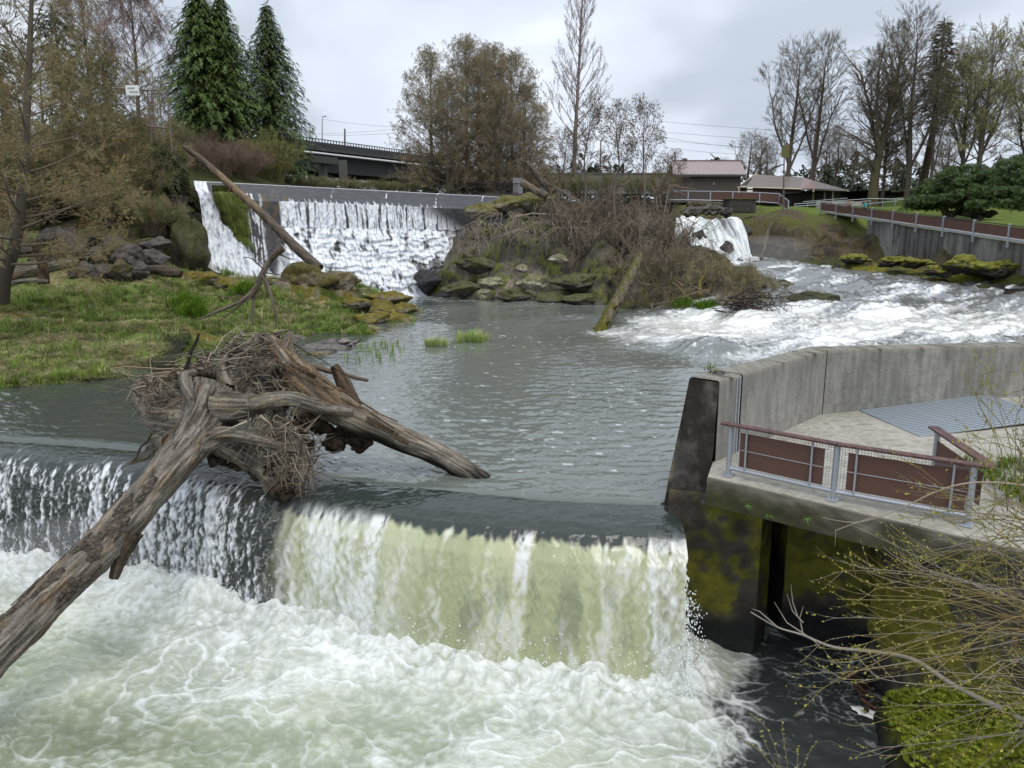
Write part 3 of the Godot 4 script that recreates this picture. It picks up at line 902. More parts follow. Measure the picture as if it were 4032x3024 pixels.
func upper_falls() -> void:
	var l: Vector3 = Vector3(-26.09,13.14,-64)
	var r: Vector3 = Vector3(1.09,12.56,-83)
	var along := (r - l)
	along.y = 0
	along = along.normalized()
	var nn := Vector3(-along.z, 0, along.x)
	var nu := 620
	var nv := 320
	var wet := Color(0.036, 0.036, 0.042)
	var band := Color(0.062, 0.066, 0.078)
	var white := Color(0.72, 0.75, 0.79)
	var f := func(i: int, j: int) -> Vector3:
		var s := float(i) / nu
		var t := float(j) / nv
		var p := l.lerp(r, s)
		var y0 := p.y
		var m := s * 33.0                                    # metres along the crest
		var a := n1.get_noise_2d(m * 1.5, 3.0)
		var left := smooth(0.205, 0.185, s)
		var bottom := lerpf(2.9, 5.0, left)
		var y: float
		var o: float
		var w := 0.0
		if t < 0.14:
			var k := t / 0.14
			o = -0.35 + 0.95 * k * k + 0.3 * k
			y = y0 - 1.45 * pow(k, 1.5)
			var joint := smooth(0.0026, 0.0010, absf(fposmod(s + 0.035 + 0.030 * k, 0.163) - 0.08))
			gc = (band * 0.55).lerp(Color(0.06, 0.064, 0.075), smooth(-0.3, 0.5, n2.get_noise_2d(m * 1.5, y * 6.0)) * 0.7)
			gc = gc.lerp(Color(0.45, 0.47, 0.5), smooth(0.14, 0.05, k))
			w = joint * smooth(-0.25, 0.2, n2.get_noise_2d(m * 3.0, y * 3.0 + s * 50.0)) * smooth(0.15, 0.5, s)
			w = maxf(w, smooth(0.90, 1.05, k + 0.18 * n1.get_noise_2d(m * 3.3, 1.0)) * smooth(0.2, 0.24, s) * smooth(0.75, 0.6, s) * smooth(-0.3, 0.3, n1.get_noise_2d(m * 7.0, 2.0)))
		elif t < 0.38:
			var k := (t - 0.14) / 0.24
			o = 0.9 + 0.25 * k
			y = y0 - 1.45 - 2.15 * k
			var q := n1.get_noise_2d(m * 2.2 + 0.10 * n2.get_noise_2d(m * 3.0, y * 3.0), y * 0.15) * 0.75 + n1.get_noise_2d(m * 6.0, y * 0.35) * 0.5 + n2.get_noise_2d(m * 9.0, y * 3.0) * 0.4
			var on := smooth(0.196, 0.205, s) * smooth(0.80, 0.66, s + 0.12 * (1.0 - k))
			w = smooth(-0.55, 0.10, q + 0.10 + 0.12 * k) * on
			gc = wet
		else:
			var k := (t - 0.38) / 0.62
			y = lerpf(y0 - 3.6, bottom, k)
			var ledge := n2.get_noise_2d(m * 0.42, y * 0.8) + 0.45 * n1.get_noise_2d(m * 0.8 + 9.0, y * 1.9)
			o = 1.15 + lerpf(3.6, 0.9, left) * k + (0.40 * ledge * smooth(0.0, 0.15, k) + 0.25 * a) * (1.0 - left)
			gc = wet.lerp(Color(0.055, 0.05, 0.048), smooth(-0.2, 0.3, n2.get_noise_2d(m * 2.0, y * 2.0)))
			var tread := smooth(-0.1, 0.3, n2.get_noise_2d(m * 0.42, (y + 0.35) * 0.8) - n2.get_noise_2d(m * 0.42, (y - 0.35) * 0.8))
			var th := n1.get_noise_2d(m * 2.2 + 0.5 * n2.get_noise_2d(m * 1.2, y * 1.2), y * 0.7) * 0.5 + n2.get_noise_2d(m * 5.0, y * 2.4) * 0.75 + n1.get_noise_2d(m * 0.55 + 30.0, y * 0.35) * 0.7
			var bare := smooth(0.56, 0.60, s + 0.008 * a) * smooth(0.35, 0.55, k)          # the dark columns at the right
			var lace := 1.0 - absf(n1.get_noise_2d(m * 2.4 + th, y * 1.3)) * 3.0
			w = smooth(-0.55, 0.15, th + 0.35 * tread + 0.20 - 0.85 * bare - 0.5 * smooth(0.35, 0.6, n2.get_noise_2d(m * 0.5 + 11.0, y * 0.5)))
			w = maxf(w, smooth(0.45, 0.9, lace) * 0.75 * bare)
			w *= smooth(0.190, 0.212, s + 0.03 * k + 0.004 * a) * smooth(0.735, 0.715, s - 0.012 * a + 0.02 * (1.0 - k))
			w *= smooth(0.0, 0.18, y - 2.7) * 1.0
			w = maxf(w, smooth(0.86, 1.0, k) * smooth(0.21, 0.25, s) * smooth(0.60, 0.56, s) * 0.9)
		var e := 0.0
		if s < 0.24 and t >= 0.1:
			# left arm: a gushing chute that spreads, then threads on a dark wall
			var low := clampf((y0 - y) / 8.0, 0.0, 1.0)
			var reach := 0.024 + 0.135 * pow(low, 1.7)
			var c := n2.get_noise_2d(m * 2.6, y * 1.1)
			var gush := smooth(reach + 0.014, reach - 0.012, s + 0.02 * c)
			var th := n1.get_noise_2d(m * 3.6, y * 0.4) + 0.7 * n2.get_noise_2d(m * 6.0, y * 3.0)
			var thr := smooth(0.02, 0.3, th) * smooth(0.098, 0.106, s) * smooth(0.160, 0.146, s)
			w = maxf(w, maxf(gush * smooth(-0.75, 0.1, c + 0.3 * th + 0.2), thr * 0.85))
			e = gush * (0.3 + 1.6 * low * low)
			if s > 0.155 and t < 0.3:
				gc = gc.lerp(Color(0.075, 0.055, 0.02), smooth(0.0, 0.4, n2.get_noise_2d(m * 2.0, y * 1.5) + 0.1))
		elif s < 0.03:
			w = 1.0
		w = clampf(w, 0.0, 1.0)
		var c2 := n2.get_noise_2d(m * 6.5 + 90.0 + 0.6 * n1.get_noise_2d(m, y * 1.5), y * 1.5)
		var foam_ := white.lerp(Color(0.42, 0.45, 0.51), smooth(0.0, 0.45, c2 + 0.4 * n1.get_noise_2d(m * 6.0, y * 2.0)))
		gc = gc.lerp(foam_, w)
		var dent := (0.10 * n2.get_noise_2d(m * 1.3, y * 0.9) + w * 0.09 * c2) * smooth(0.1, 0.2, t)
		var q2 := p + nn * (o + dent + e)
		q2.y = y + dent * 0.3
		return q2
	struct("upper_waterfall", surf(nu, nv, f), M.white_water, "white upper waterfall stepping down below the dark dam crest")
	# mossy buttress left of the middle of the dam
	var g := func(i: int, j: int) -> Vector3:
		var s := lerpf(0.036, 0.104, i / 40.0)
		var t := j / 70.0
		var p := l.lerp(r, s)
		var y := p.y - 0.35 - 6.6 * t
		var bulge := sin(PI * clampf(i / 40.0, 0.02, 0.98))
		var c := n2.get_noise_3d(p.x * 1.6, y * 1.2, 2.0)
		gc = Color(0.055, 0.075, 0.012).lerp(Color(0.05, 0.04, 0.015), smooth(-0.1, 0.35, c + 0.2 * (t - 0.5)))
		return Vector3(p.x, y, p.z) + nn * (0.5 + (0.9 + 0.5 * t) * pow(bulge, 0.6) + 0.35 * c)
	var bt := part("moss_buttress", surf(40, 70, g), M.ground)
	tag(bt, "green moss covered buttress on the dam between two arms of white water", "mossy rock")
	var blade := MB.new()
	for k in 10:
		var an := rf(-0.6, 0.6)
		var p := PackedVector3Array([Vector3(rf(-0.1, 0.1), 0, 0), Vector3(an * 0.25, 0.1, 0.25), Vector3(an * 0.4, -0.1, 0.42), Vector3(an * 0.45, -0.5, 0.48)])
		blade.tube(p, PackedFloat32Array([0.018, 0.02, 0.014, 0.004]), 3, Color.WHITE, Color.WHITE)
	var where := []
	var tint := []
	var turn := Basis(Vector3.UP, atan2(nn.x, nn.z))
	for k in 420:
		var s := rf(0.04, 0.104)
		var t := pow(rng.randf(), 1.3)
		var p := l.lerp(r, s) + nn * (1.2 + rf(-0.1, 0.35))
		p.y += -1.0 - 4.0 * t * smooth(0.03, 0.09, s)
		where.append(Transform3D(turn * Basis(Vector3.UP, rf(-0.7, 0.7)).scaled(Vector3.ONE * rf(0.7, 1.4)), p))
		tint.append(Color(0.10, 0.16, 0.02).lerp(Color(0.16, 0.17, 0.04), rng.randf()) * rf(0.6, 1.2))
	tag(many("hanging_grass", blade.mesh(), M.leaf, where, tint), "bright green grass hanging down over the mossy dam buttress", "grass")

	# the right-hand fall beside the island
	var a0: Vector3 = Vector3(18.58,10.55,-87)
	var a1: Vector3 = Vector3(25.19,10.33,-86)
	var b0: Vector3 = Vector3(15.85,6.31,-76)
	var b1: Vector3 = Vector3(25.36,5.31,-75)
	var h := func(i: int, j: int) -> Vector3:
		var s := i / 200.0
		var t := j / 130.0
		var p := a0.lerp(a1, s)
		var q := b0.lerp(b1, s)
		var x := lerpf(p.x, q.x, t)
		var z := lerpf(p.z, q.z, t)
		var drop := smooth(0.03, 0.95, t) * 0.6 + 0.4 * smooth(0.1, 0.62, t)
		var y := lerpf(p.y + 0.05 + 0.25 * n1.get_noise_2d(s * 7.0, 3.0), q.y - 0.1, clampf(drop + 0.07 * n2.get_noise_2d(s * 6.0, t * 3.0) * smooth(0.0, 0.2, t), 0.0, 1.0))
		var c := n2.get_noise_2d(x * 1.4, t * 4.0)
		var st := n1.get_noise_2d((x - t * 2.0) * 1.8, t * 2.0)
		var dark := smooth(0.55, 0.62, s - 0.2 * t) * smooth(0.84, 0.77, s - 0.08 * t + 0.02 * c) * smooth(0.42, 0.25, t + 0.16 * c + 0.12 * st) * smooth(0.02, 0.07, t)
		gc = Color(0.70, 0.73, 0.75).lerp(Color(0.36, 0.39, 0.37), smooth(-0.1, 0.5, st + c + 0.5 * n2.get_noise_2d(x * 4.0, t * 9.0)) * smooth(1.1, 0.1, t) * 0.9)
		gc = gc.lerp(Color(0.085, 0.085, 0.092).lerp(Color(0.3, 0.31, 0.31), smooth(0.1, 0.5, st)), dark * 0.95)
		var wild := smooth(0.2, 0.6, t)
		return Vector3(x, y + wild * (0.45 * c + 0.30 * n2.get_noise_2d(x * 2.8, t * 7.0) + 0.18 * n2.get_noise_2d(x * 3.0, t * 14.0) + 0.45 * smooth(-0.5, 0.5, n1.get_noise_2d(x * 0.7, t * 5.0))) - smooth(0.93, 1.0, s) * 0.9 * t, z + 0.5 * c + 0.35 * st)
	struct("right_waterfall", surf(200, 130, h), M.white_water, "white waterfall rushing down to the right of the island")

var right_k := PackedVector3Array([
	Vector3(14, 1, -50), Vector3(20, 1, -50), Vector3(26, 1, -49), Vector3(32, 1, -48), Vector3(38, 1, -46), Vector3(44, 1, -45), Vector3(18, 1.5, -58), Vector3(24, 1.5, -55), Vector3(30, 1.5, -52), Vector3(16, 2, -66), Vector3(21, 2.5, -64), Vector3(12, 2, -60),
	Vector3(23.41,5.07,-72), Vector3(24.61,4.97,-68), Vector3(26.22,5.33,-62), Vector3(29.36,5.22,-57), Vector3(32.22,4.92,-53), Vector3(36.56,4.85,-50), Vector3(26.58,5.63,-79), Vector3(27.59,5.85,-74), Vector3(28.64,6.32,-69), Vector3(30.88,6.06,-64), Vector3(31.93,5.79,-58), Vector3(36.45,5.43,-54), Vector3(41.1,5.31,-52),
	Vector3(31.09,7.06,-69), Vector3(33.76,6.84,-66), Vector3(36.48,6.77,-60.5), Vector3(37.99,6.35,-56.5), Vector3(34.69,6.37,-60.5), Vector3(35.52,5.98,-57), Vector3(36.09,6.77,-76), Vector3(36.8,7.22,-68), Vector3(39.08,7.36,-59), Vector3(27.33,6.8,-83), Vector3(28.78,6.64,-80), Vector3(32.35,6.97,-77), Vector3(34.72,6.68,-76),
	Vector3(27.65,9.01,-86), Vector3(29.7,8.77,-83), Vector3(33.07,8.32,-79), Vector3(35.53,7.73,-78), Vector3(26.67,10.6,-90), Vector3(28.8,11.02,-90), Vector3(31.15,11,-89), Vector3(32.56,10.02,-85.5), Vector3(34.22,9.55,-82), Vector3(36.67,9.4,-80), Vector3(32.7,11.7,-92), Vector3(21.27,10.7,-90), Vector3(23.97,10.7,-90), Vector3(17.49,10.6,-90), Vector3(16.59,10.39,-94),
	Vector3(38.5, 10.2, -79), Vector3(38.5, 9.2, -67), Vector3(38.5, 8.3, -57), Vector3(38.5, 7.9, -51), Vector3(38.5, 11.2, -91), Vector3(45, 9.6, -66), Vector3(46, 8.6, -56),
	Vector3(53.01,12.32,-105), Vector3(64.21,12.41,-108), Vector3(72.77,12.47,-110), Vector3(48.07,12.35,-108), Vector3(37.31,12.32,-105), Vector3(31.89,12.72,-108), Vector3(23.24,12.77,-104), Vector3(33.41,13.54,-118), Vector3(48.11,13.51,-125), Vector3(69.34,14.75,-130), Vector3(85.78,14.75,-130), Vector3(92.71,13.89,-120), Vector3(50.14,10.15,-80), Vector3(58.28,9.94,-78)])

func right_y(x: float, z: float) -> float:
	return idw(right_k, x, z)

func right_side() -> void:
	var nu := 280
	var nv := 240
	var lawn := Color(0.155, 0.215, 0.04)
	var moss := Color(0.20, 0.20, 0.015)
	var brown := Color(0.125, 0.10, 0.065)
	var dark := Color(0.040, 0.036, 0.034)
	var f := func(i: int, j: int) -> Vector3:
		var d := 47.0 * pow(150.0 / 47.0, float(j) / nv)
		var x := lerpf(0.17, 0.88, float(i) / nu) * d
		gh = d > 145.0 and x < 0.0
		var y := right_y(x, -d)
		var a := n2.get_noise_3d(x * 0.4, y * 0.5, d * 0.4)
		var b := n2.get_noise_3d(x * 1.5, y * 1.5, d * 1.5)
		var park := smooth(36.9, 38.2, x) if d < 92.0 else smooth(88.0, 93.0, d) * smooth(31.0, 35.0, x)
		var high := smooth(9.4, 10.3, y + 0.3 * a)
		var low := smooth(7.6, 6.6, y) * (1.0 - park)
		var crag := nc.get_noise_2d(x * 0.5 + a, d * 0.4)
		gh = gh or y < 4.4
		gc = brown.lerp(dark, smooth(-0.1, 0.3, a + b)).lerp(Color(0.10, 0.075, 0.02), smooth(0.05, 0.3, b) * 0.8)
		gc = gc.lerp(Color(0.13, 0.14, 0.035).lerp(brown, smooth(-0.1, 0.35, a)), high * (1.0 - park) * 0.9)
		gc = gc.lerp(moss.lerp(Color(0.07, 0.085, 0.02), smooth(-0.2, 0.2, a)).lerp(dark, smooth(0.1, 0.35, b)), low)
		gc = gc.lerp(lawn.lerp(Color(0.14, 0.19, 0.035), smooth(-0.3, 0.4, a)), park)
		gc = gc.lerp(dark * 0.8, smooth(0.35, 0.0, y - 5.75) * (1.0 - park))
		y += (1.0 - park) * ((0.9 * (crag - 0.35) + 0.4 * a) * (1.0 - 0.8 * high) + 0.2 * b) + park * 0.05 * a
		return Vector3(x + (1.0 - park) * b * 0.5 * (1.0 - high), y, -d)
	struct("right_bank", surf(nu, nv, f, true), M.ground, "rock and moss of the right bank with the park lawn above")

func plateau() -> void:
	var f := func(i: int, j: int) -> Vector3:
		var d := 60.0 * pow(2600.0 / 60.0, j / 120.0)
		var x := lerpf(-1.15, 1.15, i / 160.0) * d
		var crestline := 64.0 + (x + 26.0) * 0.69
		gh = d < crestline + 1.6 and x > -27.5 or (x > 0.8 and d < 86.0) or (x > 8.0 and d < 93.0) or (x <= -27.5 and d < 66.0)
		var y := 12.3 + 3.0 * smooth(10.0, 60.0, x) + 0.5 * n2.get_noise_2d(x * 0.05, d * 0.05)
		y += 5.0 * smooth(-12.0, -32.0, x + 0.05 * d) * smooth(62.0, 80.0, d) * smooth(300.0, 140.0, d)
		y += 16.0 * smooth(350.0, 1500.0, d) * (0.7 + 0.6 * n2.get_noise_2d(x * 0.003, 4.0))
		gc = Color(0.07, 0.062, 0.035).lerp(Color(0.075, 0.09, 0.03), smooth(-0.2, 0.3, n2.get_noise_2d(x * 0.1, d * 0.1)))
		gc = gc.lerp(Color(0.03, 0.045, 0.022), smooth(250.0, 400.0, d))
		return Vector3(x, y, -d)
	struct("far_ground", surf(160, 120, f, true), M.ground, "brown and green ground beyond the dam")

# ---------------------------------------------------------------- concrete structure at the right
func wall_run(pa: Vector3, pb: Vector3, thick: Vector3, thick_b: Vector3, y0a: float, y0b: float, ytop: float, look: Callable, nx: int, ny: int) -> MB:
	# inner face, top and outer face of a wall from pa to pb (plan), coloured by look(point)
	var f := func(i: int, j: int) -> Vector3:
		var s := float(i) / nx
		var p := pa.lerp(pb, s)
		var th := thick.lerp(thick_b, s)
		var y0 := lerpf(y0a, y0b, s)
		var k := float(j) / ny
		var q: Vector3
		var bev := 0.035
		if k <= 0.5:
			q = Vector3(p.x, lerpf(y0, ytop - bev, k / 0.5), p.z)
		elif k < 0.56:
			q = p + th * 0.06
			q.y = ytop
		elif k < 0.62:
			q = p + th * 0.94
			q.y = ytop
		else:
			q = p + th
			q.y = lerpf(ytop - bev, 1.5, (k - 0.62) / 0.38)
		q.y += 0.006 * n2.get_noise_2d(q.x * 3.0, q.z * 3.0)
		look.call(q, k)
		return q
	return surf(nx, ny, f)

func fishway() -> void:
	var ca := Color(0.29, 0.283, 0.255)
	var plain_look := func(q: Vector3, k: float) -> void:
		var b := n2.get_noise_3d(q.x * 0.8, q.y * 0.35, q.z * 0.8)
		var c := n2.get_noise_3d(q.x * 4.0, q.y * 1.0, q.z * 4.0)
		gc = ca.lerp(Color(0.38, 0.37, 0.335), smooth(-0.2, 0.4, b + 0.5 * c))
		gc = gc.lerp(Color(0.10, 0.095, 0.07), smooth(5.0, 5.9, q.y) * smooth(0.0, 0.45, c + 0.5 * b) * 0.6)
		if k > 0.49 and k < 0.7:
			gc = gc.lerp(Color(0.26, 0.245, 0.20), 0.6).lerp(Color(0.08, 0.075, 0.05), smooth(0.1, 0.4, c))
		if k >= 0.7:
			gc = Color(0.10, 0.095, 0.08)
	var root := base("concrete_wall", "tall grey concrete wall with an angled bend beside the rapids, mossy at its near end", "wall", Vector3.ZERO)
	var a := Vector3(4.44, 0, -15.80)
	var j := Vector3(8.50, 0, -20.08)
	var r := Vector3(24.0, 0, -22.3)
	var ta := Vector3(-0.53, 0, -0.50)
	var tj := Vector3(-0.26, 0, -0.62)
	var tr := Vector3(-0.05, 0, -0.72)
	var a2 := a.lerp(j, 0.175)
	part("wall_panel", wall_run(a, a2 - Vector3(0.02, 0, -0.02), ta, ta.lerp(tj, 0.17), 3.4, 3.4, 5.95, plain_look, 14, 60), M.concrete, root)
	part("wall_panel", wall_run(a2 + Vector3(0.02, 0, -0.02), j - Vector3(0.01, 0, 0), ta.lerp(tj, 0.18), tj, 3.4, 3.4, 5.95, plain_look, 60, 60), M.concrete, root)
	var k1 := j.lerp(r, 0.49)
	part("wall_panel", wall_run(j + Vector3(0.012, 0, 0), k1 - Vector3(0.012, 0, 0), tj, tr, 3.6, 3.9, 5.95, plain_look, 80, 60), M.concrete, root)
	part("wall_panel", wall_run(k1 + Vector3(0.012, 0, 0), r, tr, tr, 3.9, 4.2, 5.95, plain_look, 60, 60), M.concrete, root)
	# steel slot in the wall for a gate
	var mb := MB.new()
	var sl := a.lerp(j, 0.13)
	var inw := Vector3(0.728, 0, 0.686)
	var tw := (j - a).normalized()
	mb.box(Transform3D(Basis(tw, Vector3.UP, tw.cross(Vector3.UP)), Vector3(sl.x, 4.95, sl.z) + inw * 0.01), Vector3(0.05, 1.94, 0.05), Color.WHITE)
	mb.box(Transform3D(Basis(tw, Vector3.UP, tw.cross(Vector3.UP)), Vector3(sl.x, 4.95, sl.z) + inw * 0.01 + tw * 0.13), Vector3(0.05, 1.94, 0.05), Color.WHITE)
	part("gate_guide", mb, M.steel, root)
	# the near end face, dark with moss, battered outward to the pier below
	var e0 := a
	var e1 := a + ta
	var fe := func(i: int, jj: int) -> Vector3:
		var s := i / 30.0
		var k := jj / 110.0
		var p := e0.lerp(e1, s)
		var y := lerpf(5.92, -0.6, k)
		var lean := clampf((5.9 - y) / 5.0, 0.0, 1.3)
		p += Vector3(-0.55 * lean * s - 0.30 * lean, 0, 0.30 * lean)
		var b := n2.get_noise_3d(p.x * 1.5, y * 1.1, p.z * 1.5)
		var c := n2.get_noise_3d(p.x * 6.0, y * 6.0, p.z * 6.0)
		var e := smooth(0.85, 1.0, s)
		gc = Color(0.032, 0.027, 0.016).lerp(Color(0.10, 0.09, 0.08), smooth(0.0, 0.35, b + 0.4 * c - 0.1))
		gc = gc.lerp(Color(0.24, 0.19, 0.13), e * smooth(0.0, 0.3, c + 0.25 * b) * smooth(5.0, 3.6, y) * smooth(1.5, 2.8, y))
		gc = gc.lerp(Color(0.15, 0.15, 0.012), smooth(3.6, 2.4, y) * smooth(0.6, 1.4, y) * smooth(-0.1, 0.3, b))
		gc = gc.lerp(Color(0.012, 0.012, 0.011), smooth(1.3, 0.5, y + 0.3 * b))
		return Vector3(p.x, y, p.z) + Vector3(-0.6, 0, 0.6).normalized() * (0.05 * b + 0.03 * c)
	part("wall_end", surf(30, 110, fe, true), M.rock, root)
	var mb_s := MB.new()   # left flank of the pier, towards the pool
	var fs := func(i: int, jj: int) -> Vector3:
		var s := i / 24.0
		var k := jj / 90.0
		var p := e1.lerp(e1 + Vector3(2.1, 0, -2.0), s)
		var y := lerpf(5.90, -0.6, k)
		var lean := clampf((5.9 - y) / 5.0, 0.0, 1.3)
		p += Vector3(-0.55 * lean - 0.30 * lean, 0, (0.30 * lean) * (1.0 - s))
		var b := n2.get_noise_3d(p.x * 1.5, y * 1.1, p.z * 1.5)
		gc = Color(0.05, 0.045, 0.035).lerp(Color(0.14, 0.12, 0.09), smooth(0.0, 0.4, b))
		return Vector3(p.x, y, p.z)
	part("wall_flank", surf(24, 90, fs, true), M.rock, root)

	# deck slab
	var slab := base("concrete_deck", "grey concrete deck with steel gratings behind the brown railing", "deck", Vector3.ZERO)
	var ft := [Vector3(4.02, 4.15, -14.78), Vector3(7.85, 4.15, -11.35)]
	var fd := func(i: int, jj: int) -> Vector3:
		# top sheet from the front edge to the foot of the wall
		var s := i / 90.0
		var k := jj / 60.0
		var p := (ft[0] as Vector3).lerp(Vector3(8.2, 4.15, -11.0), minf(s / 0.42, 1.0))
		if s > 0.42:
			p = Vector3(8.2, 4.15, -11.0).lerp(Vector3(24.0, 5.0, -17.5), (s - 0.42) / 0.58)
		var q := Vector3(4.40, 4.15, -15.82).lerp(Vector3(8.5, 4.17, -20.1), minf(s / 0.42, 1.0))
		if s > 0.42:
			q = Vector3(8.5, 4.17, -20.1).lerp(Vector3(24.0, 5.0, -22.3), (s - 0.42) / 0.58)
		p = p.lerp(q, k)
		var b := n2.get_noise_2d(p.x * 1.2, p.z * 1.2)
		var c := n2.get_noise_2d(p.x * 6.0, p.z * 6.0)
		gc = Color(0.34, 0.33, 0.285).lerp(Color(0.41, 0.395, 0.345), smooth(-0.3, 0.3, b)).lerp(Color(0.14, 0.125, 0.09), 0.6 * smooth(0.35, 0.65, c + 0.4 * b + 0.3 * smooth(0.1, 0.0, k)))
		p.y += 0.006 * b
		return p
	part("deck_top", surf(90, 60, fd, true), M.deck, slab)
	var ff := func(i: int, jj: int) -> Vector3:
		var s := i / 80.0
		var k := jj / 24.0
		var p := (ft[0] as Vector3).lerp(Vector3(8.2, 4.15, -11.0), s)
		var y := lerpf(4.145, 3.58, maxf(0.0, (k - 0.1) / 0.9))
		var b := n2.get_noise_3d(p.x * 2.0, y * 3.0, p.z * 2.0)
		gc = Color(0.13, 0.115, 0.075).lerp(Color(0.26, 0.24, 0.19), smooth(0.5, 0.1, k + 0.5 * b)).lerp(Color(0.06, 0.06, 0.015), smooth(0.35, 0.9, k + 0.7 * b) * 0.8)
		p += Vector3(-0.667, 0, 0.745) * (0.03 * smooth(0.0, 0.1, k) + 0.03 * b)
		return Vector3(p.x, y, p.z)
	part("deck_edge", surf(80, 24, ff), M.rock, slab)
	# front pier with the slot, and the recessed wall to its right
	var pr := base("concrete_pier", "dark mossy concrete pier and recessed wall under the deck, with a black slot", "pier", Vector3.ZERO)
	var moss_look := func(p: Vector3, wetline: float) -> void:
		var b := n2.get_noise_3d(p.x * 1.1, p.y * 1.1, p.z * 1.1)
		var c := n2.get_noise_3d(p.x * 4.0, p.y * 4.0, p.z * 4.0)
		gc = Color(0.09, 0.072, 0.052).lerp(Color(0.19, 0.17, 0.15), smooth(-0.05, 0.35, b + 0.3 * c))
		gc = gc.lerp(Color(0.20, 0.19, 0.012), smooth(-0.2, 0.15, b + 0.5 * c + 0.22 - 0.26 * absf(p.y - 1.9)) * smooth(0.6, 1.1, p.y + 0.3 * b))
		gc = gc.lerp(Color(0.010, 0.010, 0.009), smooth(wetline + 0.35, wetline - 0.3, p.y + 0.3 * b))
	var face_dir := Vector3(-0.667, 0, 0.745)
	var along := Vector3(0.745, 0, 0.667)
	var c0 := Vector3(4.02, 0, -14.84)
	var grid_face := func(p0: Vector3, p1: Vector3, y0: float, y1: float, wet: float, rough: float) -> MB:
		var ni := maxi(4, int(p0.distance_to(p1) * 22.0))
		var nj := maxi(4, int((y1 - y0) * 22.0))
		var fq := func(i: int, jj: int) -> Vector3:
			var p := p0.lerp(p1, float(i) / ni)
			p.y = lerpf(y1, y0, float(jj) / nj)
			moss_look.call(p, wet)
			var out := (p1 - p0).cross(Vector3.UP).normalized()
			return p - out * rough * (n2.get_noise_3d(p.x * 2.5, p.y * 2.5, p.z * 2.5) + 0.4 * n2.get_noise_3d(p.x * 9.0, p.y * 9.0, p.z * 9.0))
		return surf(ni, nj, fq)
	# front face from the battered end to the slot
	var s0 := Vector3(5.28, 0, -15.0)
	part("pier_face", grid_face.call(Vector3(3.42, 0, -15.6), s0, -0.6, 3.6, 0.9, 0.05), M.rock, pr)
	part("slot_jamb", grid_face.call(s0, s0 + Vector3(0.42, 0, -0.55), -0.6, 3.6, 0.7, 0.02), M.rock, pr)
	var s1 := s0 + Vector3(0.42, 0, -0.55)
	part("slot_jamb", grid_face.call(s1, s1 + Vector3(0.0, 0, -1.6), -0.6, 3.6, 2.0, 0.02), M.rock, pr)
	var w0 := s1 + Vector3(0.48, 0, -0.35)
	part("slot_jamb", grid_face.call(w0 + Vector3(0.0, 0, -1.6), w0, -0.6, 3.0, 2.0, 0.02), M.rock, pr)
	part("recessed_wall", grid_face.call(w0, Vector3(8.05, 0, -15.1), -0.6, 3.6, 0.75, 0.09), M.rock, pr)
	var shelf := MB.new()
	shelf.box(Transform3D(Basis(along, Vector3.UP, -face_dir), w0 + Vector3(-0.02, 3.18, -0.1)), Vector3(0.22, 0.75, 0.3), Color(0.05, 0.045, 0.035), 0.02)
	part("slot_corbel", shelf, M.rock, pr)
	var back := MB.new()
	back.box(Transform3D(Basis(), Vector3(6.6, 1.4, -18.2)), Vector3(3.2, 4.3, 0.3), Color(0.02, 0.02, 0.018))
	part("slot_back", back, M.rock, pr)
	part("side_wall", grid_face.call(Vector3(8.05, 0, -15.1), Vector3(7.35, 0, -14.2), -0.6, 3.8, 0.5, 0.08), M.rock, pr)
	part("side_wall", grid_face.call(Vector3(7.35, 0, -14.2), Vector3(7.9, 0, -10.2), -0.6, 3.9, 0.3, 0.12), M.rock, pr)
	var soffit := MB.new()
	soffit.face([Vector3(3.9, 3.585, -14.8), Vector3(8.2, 3.585, -11.0), Vector3(10.6, 3.585, -15.5), Vector3(5.5, 3.585, -19.0)], Color(0.07, 0.065, 0.055), Vector3.DOWN)
	part("deck_soffit", soffit, M.rock, slab)

	# gratings let into the deck
	var bars := func(o: Vector3, ex: Vector3, ey: Vector3, n: int, rr: float) -> MB:
		var m := MB.new()
		for k in n + 1:
			var p := o + ey * (float(k) / n)
			m.box(Transform3D(Basis(ex.normalized(), Vector3.UP, ex.normalized().cross(Vector3.UP)), p + ex * 0.5), Vector3(ex.length(), 0.03, rr), Color.WHITE)
		for k in [0.0, 0.33, 0.66, 1.0]:
			m.box(Transform3D(Basis(ey.normalized(), Vector3.UP, ey.normalized().cross(Vector3.UP)), o + ex * k + ey * 0.5 + Vector3(0, -0.006, 0)), Vector3(ey.length(), 0.03, 0.03), Color.WHITE)
		return m
	var gm := mat(lin(150, 160, 168).linear_to_srgb(), 0.45)
	gm.metallic = 0.35
	var pit := mat(Color(0.05, 0.055, 0.06), 0.9)
	var o1: Vector3 = Vector3(9.8,4.22,-17.53)
	var ex1: Vector3 = Vector3(13.61,4.52,-18.16)
	var ey1: Vector3 = Vector3(9.58,4.22,-20.4)
	var gr := base("steel_grating", "large blue grey steel grating of parallel bars in the deck below the wall", "grating", Vector3.ZERO)
	var gy := Vector3(0, 0.03, 0)
	part("grating_bars", bars.call(o1 + gy, ex1 - o1, ey1 - o1, 22, 0.075), gm, gr).set_meta("kind", "stuff")
	var pb := MB.new()
	pb.face([o1 + gy * 0.4, ex1 + gy * 0.4, ex1 + ey1 - o1 + gy * 0.4, ey1 + gy * 0.4], Color.WHITE, Vector3.UP)
	part("grating_bed", pb, pit, gr)
	var o2: Vector3 = Vector3(8.88,4.17,-17.46)
	var ex2: Vector3 = Vector3(9.57,4.17,-16.83)
	var ey2: Vector3 = Vector3(9.49,4.17,-18.31)
	var g2 := base("drain_grating", "small rectangular drain grating in the deck just behind the railing", "grating", Vector3.ZERO)
